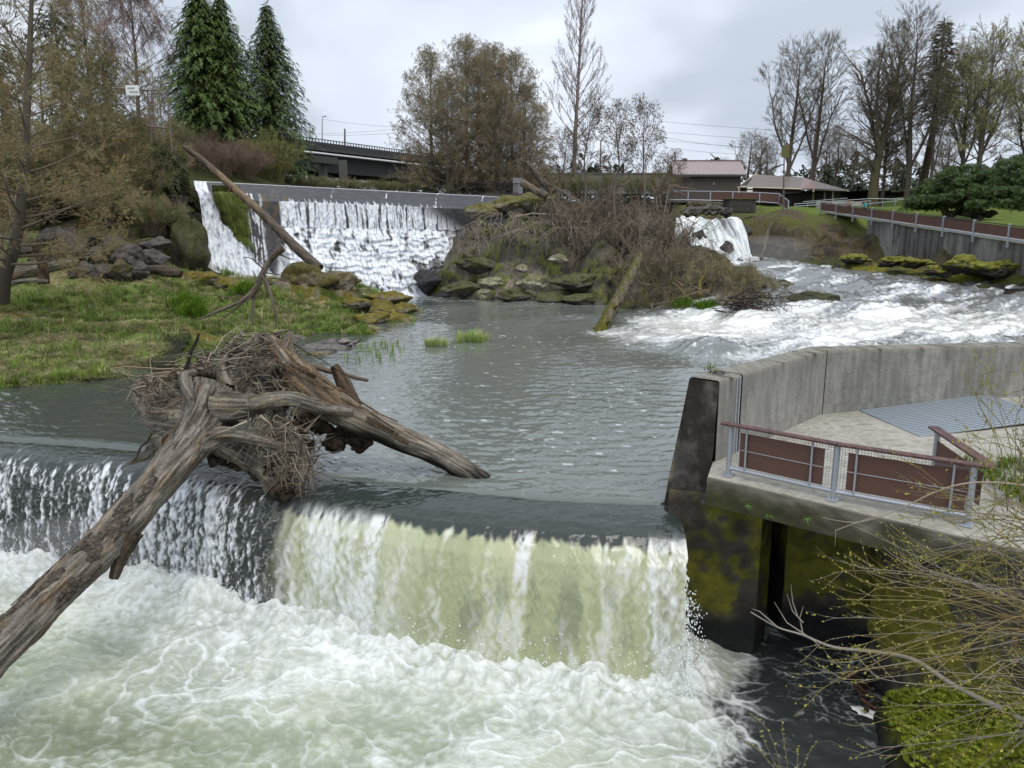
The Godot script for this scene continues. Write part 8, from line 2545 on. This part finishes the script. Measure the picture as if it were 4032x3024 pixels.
func near_shrubs() -> void:
	# brush over the island
	var crown := [[Vector3(6.65,11.49,-70), 3.0, 3.0, 1.4], [Vector3(9.12,11.03,-68), 4.2, 3.6, 1.7], [Vector3(11.6,9.41,-64.5), 3.0, 3.0, 1.5], [Vector3(12.12,7.62,-60), 2.6, 2.2, 0.9]]
	thicket("brush_thicket", "dense grey brown thicket of bare canes over the island's crown", crown, 90, [bramble(Color(0.27, 0.225, 0.175), 8, 0.014).mesh()], 0.8)
	thicket("brush_stems", "dark crooked bare stems standing through the island's brush", crown, 26, [bramble(Color(0.16, 0.13, 0.10), 5, 0.014).mesh()], 1.7)
	var side := [[Vector3(12.96,6.33,-57), 3.5, 3.0, 1.2], [Vector3(15.35,5.73,-55.5), 3.0, 3.0, 1.1], [Vector3(16.95,5.17,-54), 2.6, 2.5, 1.0], [Vector3(11.26,6.23,-59), 2.0, 1.6, 0.9], [Vector3(13.56,4.55,-53.5), 3.0, 1.6, 0.9]]
	thicket("olive_thicket", "olive and rust brown brush on the island's right shoulder", side, 80, [bramble(Color(0.22, 0.19, 0.11), 8, 0.012).mesh()], 0.8)
	# bare sprays that droop over the island's rock face
	var spray := [[1010, 500, 70.5], [1050, 492, 70.5], [1085, 500, 69.5], [1120, 490, 70], [1150, 505, 68.5], [1190, 490, 69], [1030, 520, 70], [1230, 500, 67.5], [1086, 470, 71.5]]
	for k in spray.size():
		var q: Array = spray[k]
		var at := at_bearing(q[0], q[1], q[2])
		var o := base("drooping_spray", "grey bare spray drooping over the island's left rock face, " + place_in_row(spray, k), "branch", at, "drooping sprays on the island")
		var m := MB.new()
		for w in 15:
			var az := rf(-1.5, 1.5)
			var d := Vector3(sin(az) * rf(0.8, 3.4), rf(-0.2, 0.5), cos(az) * 1.0 + 0.4)
			var c := Color(0.31, 0.265, 0.22).lerp(Color(0.15, 0.12, 0.095), rng.randf())
			var fallh := rf(0.3, 1.9)
			m.tube(PackedVector3Array([Vector3.ZERO, d * 0.45 + Vector3(0, 0.35, 0), d * 0.85 + Vector3(0, -0.25 * fallh, 0.2), d * 1.05 + Vector3(rf(-0.3, 0.3), -fallh, 0.3)]), PackedFloat32Array([0.045, 0.036, 0.024, 0.012]), 3, c, c)
			for e in 3:
				var p := d * rf(0.6, 1.0) + Vector3(0, -fallh * rf(0.1, 0.5), 0.2)
				m.stick(p, p + Vector3(rf(-0.4, 0.4), rf(-0.9, -0.2), rf(0, 0.3)), 0.012, 0.006, 3, c)
		part("branches", m, M.twig, o)
	var arch := base("arching_branch", "long pale branch arching to the right over the drooping sprays of the island", "branch", Vector3(0.17,10.28,-71))
	var am := MB.new()
	am.tube(PackedVector3Array([Vector3.ZERO, Vector3(1.87,10.65,-71) - Vector3(0.17,10.28,-71), Vector3(4.72,10.41,-69) - Vector3(0.17,10.28,-71), Vector3(5.27,9.43,-68) - Vector3(0.17,10.28,-71), Vector3(4.93,8.24,-67) - Vector3(0.17,10.28,-71)]), taper(4, 0.09, 0.04), 5, Color(0.26, 0.22, 0.18), Color(0.26, 0.22, 0.18))
	part("stem", am, M.twig, arch)
	# black branches reaching out over the rapids
	var reach := base("dead_tree_top", "black bare branches reaching from the island out over the rapids", "branch", Vector3(14.22,3.98,-51))
	am = MB.new()
	for k in 30:
		var a := Vector3(rf(-1.0, 1.2), rf(-0.3, 0.7), rf(-0.5, 0.8))
		var e := at_bearing(rf(1590, 1745), rf(615, 705), rf(47.5, 51)) - reach.position
		var p := crooked(a, e, 5, 0.05)
		p[2] += Vector3(0, 0.3, 0)
		am.tube(p, taper(5, rf(0.03, 0.07), 0.012), 4, Color(0.045, 0.036, 0.03), Color(0.06, 0.048, 0.04))
		for w in 7:
			var q := p[2].lerp(p[5], rng.randf())
			am.tube(PackedVector3Array([q, q + Vector3(rf(-0.3, 0.6), rf(-0.5, 0.3), rf(-0.3, 0.3)), q + Vector3(rf(-0.3, 1.0), rf(-1.0, 0.2), rf(-0.4, 0.4))]), PackedFloat32Array([0.022, 0.016, 0.008]), 3, Color(0.055, 0.045, 0.038), Color(0.07, 0.055, 0.045))
	part("branches", am, M.twig, reach)
	# washed-up roots and sticks below the island brush
	for k in 26:
		var p := at_bearing(rf(1400, 1540), rf(615, 680), rf(52.5, 55))
		var m := MB.new()
		var c := Color(0.20, 0.15, 0.11).lerp(Color(0.09, 0.07, 0.05), rng.randf())
		m.tube(crooked(Vector3.ZERO, Vector3(rf(-1.6, 1.6), rf(-0.7, 0.9), rf(-0.3, 0.6)), 4, 0.1), taper(4, rf(0.03, 0.07), 0.015), 4, c, c)
		var st := part("washed_up_stick", m, M.twig)
		st.position = p
		tag(st, "bare stick washed up in the heap at the island's foot beside the mossy log", "stick", "sticks heaped at the island's foot")
	# mossy stems in the brush
	for q in [[1512, 640, 55, 1522, 565, 57], [1500, 655, 54, 1450, 610, 56], [1540, 660, 53, 1500, 690, 51.5]]:
		var o := base("mossy_branch", "crooked mossy branch standing in the brush at the island's right shoulder", "branch", at_bearing(q[0], q[1], q[2]), "mossy stems on the island")
		var m := MB.new()
		m.tube(crooked(Vector3.ZERO, at_bearing(q[3], q[4], q[5]) - o.position, 5, 0.06), taper(5, 0.16, 0.06), 6, Color(0.13, 0.115, 0.02), Color(0.10, 0.085, 0.04))
		part("stem", m, M.twig, o)

	# willow at the near right with opening buds
	var leaf := MB.new()
	leaf.face([Vector3.ZERO, Vector3(0.32, 0.5, 0.05), Vector3(0, 1.0, 0.0), Vector3(-0.32, 0.5, 0.05)], Color.WHITE, Vector3(0, 0, 1))
	leaf.face([Vector3.ZERO, Vector3(0.05, 0.45, 0.32), Vector3(0.1, 0.85, 0.1)], Color.WHITE, Vector3(1, 0, 0))
	var lm := leaf.mesh()
	var clumps := [
		["willow_shrub", "budding willow with yellow green twigs arching left in front of the mossy wall", Vector3(6.75,4.39,-8.2), 1830, 2230, 1150, 1480, 7.4, 9.6, 62],
		["willow_shrub", "budding willow twigs spreading over the moss at the bottom right corner", Vector3(6.33,3.93,-7.2), 1870, 2260, 1400, 1680, 6.6, 8.6, 38],
		["willow_shrub", "thin upright budding twigs beside the grating at the right edge", Vector3(6.55,5.72,-9), 2080, 2260, 830, 1010, 8.6, 9.8, 26],
		["willow_shrub", "tangle of budding twigs at the end of the brown railing", Vector3(7.14,5.07,-9.2), 1990, 2260, 1010, 1250, 8.6, 10.0, 44]]
	for q in clumps:
		var o := base(q[0], q[1], "shrub", q[2])
		var m := MB.new()
		var where := []
		var tint := []
		for k in q[9]:
			var e := at_bearing(rf(q[3], q[4]), rf(q[5], q[6]), rf(q[7], q[8])) - o.position
			var a := Vector3(rf(-0.3, 0.3), rf(-0.35, 0.25), rf(-0.4, 0.4))
			var mid := a.lerp(e, 0.5) + Vector3(rf(-0.15, 0.15), rf(0.05, 0.35), rf(-0.15, 0.15))
			var p := spline(PackedVector3Array([a, mid, e, e + (e - mid) * 0.25 + Vector3(0, rf(-0.12, 0.1), 0)]), 9)
			var c := Color(0.22, 0.195, 0.075).lerp(Color(0.22, 0.15, 0.075), rng.randf() * 0.8)
			if rng.randf() < 0.35:
				c = Color(0.26, 0.23, 0.19)
			m.tube(p, taper(9, rf(0.0045, 0.0085), 0.002), 4, c * 0.8, c)
			for w in 11:
				var t := 2 + rng.randi() % 7
				var s := p[t].lerp(p[t + 1], rng.randf())
				var d := ((p[t + 1] - p[t]).normalized() + Vector3(rf(-0.7, 0.7), rf(-0.4, 0.7), rf(-0.5, 0.5))).normalized()
				if w < 4:
					m.tube(PackedVector3Array([s, s + d * rf(0.12, 0.3), s + d * rf(0.32, 0.5) + Vector3(0, 0.04, 0)]), PackedFloat32Array([0.004, 0.003, 0.0018]), 3, c, c)
					for b in 4:
						where.append(Transform3D(aim(d + Vector3(rf(-1, 1), rf(-0.2, 1), rf(-1, 1)) * 0.7, rf(0.02, 0.045), rf(0, TAU)), s + d * rf(0.08, 0.42)))
						tint.append(Color(0.26, 0.29, 0.035).lerp(Color(0.33, 0.30, 0.05), rng.randf()) * rf(0.7, 1.15))
				else:
					where.append(Transform3D(aim(d, rf(0.016, 0.038), rf(0, TAU)), s))
					tint.append(Color(0.26, 0.29, 0.035).lerp(Color(0.33, 0.28, 0.05), rng.randf()) * rf(0.7, 1.15))
		part("stems", m, M.twig, o)
		many("buds", lm, M.leaf, where, tint, o)
	# long pale branch in front of the railing
	var lb := base("pale_branch", "long thin pale branch reaching left in front of the brown railing", "branch", Vector3(6.58,5.95,-9))
	var m3 := MB.new()
	var off: Vector3 = -lb.position
	m3.tube(spline(PackedVector3Array([Vector3(6.58,5.95,-9) + off, Vector3(6,5.98,-9.1) + off, Vector3(5.54,5.86,-9.2) + off, Vector3(5.03,5.47,-9.4) + off, Vector3(4.6,5.28,-9.5) + off, Vector3(4.18,5.31,-9.6) + off]), 20), taper(20, 0.016, 0.003), 5, Color(0.30, 0.25, 0.19), Color(0.30, 0.25, 0.19))
	m3.tube(PackedVector3Array([Vector3(4.85,5.43,-9.4) + off, Vector3(4.29,5.21,-9.4) + off, Vector3(4.3,4.98,-9.4) + off]), PackedFloat32Array([0.006, 0.005, 0.002]), 4, Color(0.30, 0.25, 0.19), Color(0.30, 0.25, 0.19))
	part("stem", m3, M.twig, lb)
	# fallen grey branch along the wall's foot
	var fb := base("fallen_branch", "fallen grey branch along the mossy wall's foot, its twigs in the slot", "branch", Vector3(7.78,1.78,-10.2))
	off = -fb.position
	m3 = MB.new()
	m3.tube(spline(PackedVector3Array([Vector3(8.13,1.69,-9.9) + off, Vector3(7.76,1.73,-10.5) + off, Vector3(7.29,1.75,-11.2) + off, Vector3(7,1.78,-11.9) + off, Vector3(6.57,1.63,-12.4) + off, Vector3(5.99,1.49,-12.8) + off, Vector3(5.54,1.56,-13.1) + off, Vector3(5.12,1.61,-13.3) + off, Vector3(4.65,1.82,-13.5) + off]), 40), taper(40, 0.055, 0.010), 7, Color(0.22, 0.19, 0.155), Color(0.32, 0.29, 0.25))
	for q in [[Vector3(5.54,1.56,-13.1), Vector3(5.49,1.86,-13.2), Vector3(5.54,2.1,-13.2)], [Vector3(5.54,1.79,-13.15), Vector3(5.34,2,-13.2), Vector3(5.21,2.36,-13.2)], [Vector3(5.44,1.91,-13.2), Vector3(5.33,2.19,-13.2), Vector3(5.27,2.55,-13.2)], [Vector3(5.12,1.61,-13.3), Vector3(4.78,1.89,-13.4), Vector3(4.64,1.94,-13.4)], [Vector3(5.54,1.56,-13.1), Vector3(5.68,1.55,-12.9), Vector3(5.75,1.47,-12.8)], [Vector3(5.68,1.55,-12.9), Vector3(5.21,1.82,-13.1), Vector3(4.98,2.19,-13.2)]]:
		m3.tube(PackedVector3Array([q[0] + off, q[1] + off, q[2] + off]), PackedFloat32Array([0.016, 0.011, 0.004]), 4, Color(0.30, 0.27, 0.23), Color(0.30, 0.27, 0.23))
	part("stem", m3, M.twig, fb)
	# sprig at the bottom
	var sp := base("leafy_sprig", "budding sprig poking up at the bottom edge in front of the white water", "shrub", Vector3(2.43,4.37,-5.6))
	off = -sp.position
	m3 = MB.new()
	var where := []
	var tint := []
	for q in [[Vector3(2.35,4.37,-5.6), Vector3(2.17,4.95,-5.6), Vector3(1.97,5.17,-5.6)], [Vector3(2.39,4.37,-5.6), Vector3(2.28,4.91,-5.6), Vector3(2.25,5.1,-5.6)], [Vector3(2.36,4.46,-5.6), Vector3(2.04,4.89,-5.5), Vector3(1.95,4.88,-5.6)], [Vector3(2.41,4.37,-5.6), Vector3(2.48,4.73,-5.6), Vector3(2.57,4.91,-5.6)], [Vector3(2.37,4.46,-5.6), Vector3(2.2,4.73,-5.6), Vector3(2.07,5.02,-5.6)], [Vector3(2.4,4.42,-5.6), Vector3(2.41,4.69,-5.6), Vector3(2.45,4.79,-5.7)]]:
		var p := spline(PackedVector3Array([q[0] + off, q[1] + off, q[2] + off]), 12)
		m3.tube(p, taper(12, 0.005, 0.0015), 4, Color(0.17, 0.13, 0.07), Color(0.20, 0.17, 0.07))
		for k in 18:
			var t := 3 + rng.randi() % 9
			where.append(Transform3D(aim(Vector3(rf(-1, 1), rf(0, 1), rf(-0.5, 0.5)), rf(0.012, 0.028), rf(0, TAU)), p[t]))
			tint.append(Color(0.24, 0.27, 0.05).lerp(Color(0.34, 0.34, 0.12), rng.randf()))
	part("stems", m3, M.twig, sp)
	many("buds", lm, M.leaf, where, tint, sp)
	# ferns under the deck edge
	for q in [[1660, 1112, 13.2], [1742, 1118, 12.9], [1612, 1090, 13.5]]:
		var o := base("small_fern", "small green fern growing from the crack under the deck edge", "fern", at_bearing(q[0], q[1], q[2]), "ferns under the deck edge")
		m3 = MB.new()
		for k in 9:
			var d := Vector3(rf(-1, 1), rf(-0.9, 0.4), rf(0.1, 0.6)).normalized() * rf(0.06, 0.15)
			for w in 6:
				var p := d * (w + 1) / 7.0
				var s := d.cross(Vector3(0, 0.3, 1)).normalized() * 0.02 * (1.0 - w / 7.0)
				m3.face([p, p + s + d * 0.12, p + d * 0.16, p - s + d * 0.12], Color(0.07, 0.13, 0.02))
		part("fronds", m3, M.leaf, o)
	# rotten sticks and foam at the corner of the dark water
	var fo := func(i: int, j: int) -> Vector3:
		var a := TAU * i / 20.0
		var r := j / 6.0
		var c: Vector3 = Vector3(6.92,0.05,-12.82)
		gc = Color(0.75, 0.75, 0.72)
		return c + Vector3(cos(a) * 0.42, 0, sin(a) * 0.15).rotated(Vector3.UP, -0.6) * r * (1.0 + 0.3 * n1.get_noise_2d(cos(a) * 2.0, sin(a) * 2.0)) + Vector3(0, 0.04 * (1.0 - r * r) + 0.02 * n2.get_noise_2d(a * 3.0, r * 5.0), 0)
	tag(part("foam_patch", surf(20, 6, fo), M.foam), "patch of white foam trapped in the dark corner below the willow", "foam")
	for k in 6:
		var p: Vector3 = (Vector3(6.99,0.1,-14.2)).lerp(Vector3(6.72,0.1,-12.41), rng.randf())
		var m := MB.new()
		var c := Color(0.15, 0.07, 0.035).lerp(Color(0.06, 0.035, 0.025), rng.randf())
		m.tube(crooked(Vector3.ZERO, Vector3(rf(-0.3, 0.5), rf(0.0, 0.15), rf(0.3, 0.8)), 4, 0.1), taper(4, rf(0.02, 0.05), 0.01), 5, c, c)
		var st := part("rotten_stick", m, M.twig)
		st.position = p
		tag(st, "red brown rotten stick floating beside the trapped foam patch", "stick", "rotten sticks by the foam patch")

func blade_tuft(n: int, h: float, lean: float, w: float) -> MB:
	var m := MB.new()
	for k in n:
		var az := rf(0, TAU)
		var o := Vector3(cos(az), 0, sin(az))
		var s := Vector3(-o.z, 0, o.x) * w
		var b := Vector3(rf(-0.12, 0.12), 0, rf(-0.12, 0.12))
		var hh := h * rf(0.6, 1.1)
		var l := lean * rf(0.3, 1.0)
		var p1 := b + o * l * 0.35 + Vector3(0, hh * 0.6, 0)
		var p2 := b + o * l + Vector3(0, hh * (1.0 - 0.5 * minf(l, 1.0)), 0)
		var a := m.v.size()
		var nn := (p1 - b).cross(s).normalized()
		if nn.y < 0.0:
			nn = -nn
		var c := gray(rf(0.75, 1.2))
		m.vert(b - s, nn, c * 0.8)
		m.vert(b + s, nn, c * 0.8)
		m.vert(p1 - s * 0.8, nn, c)
		m.vert(p1 + s * 0.8, nn, c)
		m.vert(p2, nn, c * 1.1)
		if (m.v[a + 2] - m.v[a]).cross(m.v[a + 1] - m.v[a]).dot(nn) > 0.0:
			m.i.append_array(PackedInt32Array([a, a + 1, a + 2, a + 1, a + 3, a + 2, a + 2, a + 3, a + 4]))
		else:
			m.i.append_array(PackedInt32Array([a, a + 2, a + 1, a + 1, a + 2, a + 3, a + 2, a + 4, a + 3]))
	return m

func grass() -> void:
	var meshes := [blade_tuft(12, 0.44, 0.45, 0.014).mesh(), blade_tuft(12, 0.58, 0.65, 0.013).mesh()]
	var straw_mesh := blade_tuft(14, 0.30, 0.95, 0.014).mesh()
	var where := [[], [], []]
	var tint := [[], [], []]
	var g0 := Color(0.245, 0.38, 0.085)
	var g1 := Color(0.33, 0.42, 0.13)
	var straw := Color(0.72, 0.63, 0.41)
	var gb: Vector3 = Vector3(-9.58,3.1,-40.01)
	var sb: Vector3 = Vector3(-20.96,3.6,-33.84)
	for k in 30000:
		var d := 27.5 * pow(62.0 / 27.5, pow(rng.randf(), 0.9))
		var x := d * rf(-0.74, -0.12)
		if Vector2((x - gb.x) * 0.75, d + gb.z).length() < 3.0:
			continue
		var y := left_y(x, -d)
		if y < 3.02 or y > 6.3:
			continue
		var a := n2.get_noise_2d(x * 0.45, d * 0.45)
		var b := n2.get_noise_2d(x * 1.2 + 80.0, d * 1.2)
		if absf(d - 41.0 - a * 3.0) < 0.8 and x < -6.0 and b < 0.3:
			continue
		if y > 5.4 and b < 0.05 or b < -0.33:
			continue
		if Vector2((x + 8.4) * 0.75, d - 39.0).length() < 2.6 or Vector2(x + 14.2, (d - 55.0) * 0.8).length() < 3.2:
			continue
		var st := smooth(0.0, 0.35, a + 0.35 * b) * smooth(29.5, 33.0, d)
		st = maxf(st, 0.85 * smooth(5.5, 2.5, Vector2((x - sb.x) * 0.55, (d + sb.z) * 0.9).length() + 2.0 * b))
		var edge := smooth(3.5, 3.15, y)
		var c := g0.lerp(g1, rng.randf()).lerp(Color(0.26, 0.38, 0.06), edge * 0.8)
		var m := 0 if rng.randf() < 0.5 else 1
		if rng.randf() < st * 0.75 + 0.14:
			c = straw.lerp(g1, rng.randf() * 0.4)
			if st > 0.4:
				m = 2
		where[m].append(Transform3D(Basis(Vector3.UP, rf(0, TAU)).scaled_local(Vector3(1, rf(0.6, 1.25), 1) * rf(0.6, 1.05)), Vector3(x, y - 0.06 + 0.1 * a, -d)))
		tint[m].append(c * rf(0.5, 1.2) * (0.85 + 0.5 * b))
	tag(many("bank_grass", meshes[0], M.grass, where[0], tint[0]), "short green grass on the left bank", "grass")
	tag(many("long_grass", meshes[1], M.grass, where[1], tint[1]), "long leaning green grass on the left bank", "grass")
	tag(many("dry_grass", straw_mesh, M.grass, where[2], tint[2]), "flattened straw coloured grass on the left bank", "grass")
	# tufts standing in water
	for q in [[943, 758, 39.5, "small green grass tuft standing in the pool, the left one of two", 1.0], [1017, 745, 41.0, "larger green grass tuft standing in the pool, the right one of two", 1.35]]:
		var o := base("grass_tuft", q[3], "grass tuft", at_bearing(q[0], q[1], q[2]))
		o.position.y = 3.02
		var w := []
		var t := []
		for k in 26:
			w.append(Transform3D(Basis(Vector3.UP, rf(0, TAU)).scaled_local(Vector3.ONE * rf(0.8, 1.3) * q[4]), Vector3(rf(-0.55, 0.55), 0, rf(-0.3, 0.3)) * q[4]))
			t.append(g0.lerp(straw, rng.randf() * 0.5) * 1.1)
		many("blades", meshes[1], M.grass, w, t, o)
	var rw := []
	var rt := []
	for k in 70:
		var p := at_bearing(rf(780, 860), rf(735, 800), 38.0)
		p = Vector3(p.x + rf(-0.4, 0.4), 3.05, -rf(34.5, 40.5))
		rw.append(Transform3D(Basis(Vector3.UP, rf(0, TAU)).scaled_local(Vector3(0.35, 0.9, 0.35)), p))
		rt.append(g0 * rf(0.7, 1.2))
	tag(many("drowned_grass", meshes[0], M.grass, rw, rt), "sparse grass blades standing in the shallows off the gravel bar", "grass")
	var clumps := [[400, 668, 45, 0.9], [530, 640, 50, 0.8], [1480, 672, 53.2, 0.9], [415, 690, 43.5, 0.7], [1530, 676, 52.2, 0.7]]
	for c in clumps.size():
		var q: Array = clumps[c]
		var o := base("grass_clump", ["lush green grass clump left of the little stream", "lush green grass clump beside the forked dead treetop", "bright green grass clump at the island's water edge, the left one", "lush green grass clump below the stream's first bend", "bright green grass clump at the island's water edge, the right one"][c], "grass tuft", at_bearing(q[0], q[1], q[2]))
		var w := []
		var t := []
		for k in 46:
			var r: Vector3 = Vector3(rf(-1, 1), 0, rf(-1, 1)) * q[3]
			w.append(Transform3D(Basis(Vector3.UP, rf(0, TAU)).scaled_local(Vector3.ONE * rf(1.0, 1.5)), r + Vector3(0, 0.5 - 0.4 * r.length(), 0)))
			t.append(Color(0.12, 0.22, 0.02) * rf(0.7, 1.2))
		many("blades", meshes[1], M.grass, w, t, o)
	# lawn blades and moss sprigs by the near deck
	var nw := []
	var nt := []
	for k in 900:
		var x := rf(9.2, 12.8)
		var z := -rf(10.5, 15.5)
		nw.append(Transform3D(Basis(Vector3.UP, rf(0, TAU)).scaled_local(Vector3.ONE * rf(0.3, 0.6)), Vector3(x, 4.25, z)))
		nt.append(Color(0.13, 0.22, 0.02) * rf(0.7, 1.2))
	tag(many("verge_grass", meshes[0], M.grass, nw, nt), "bright green grass on the verge beyond the deck railing", "grass")
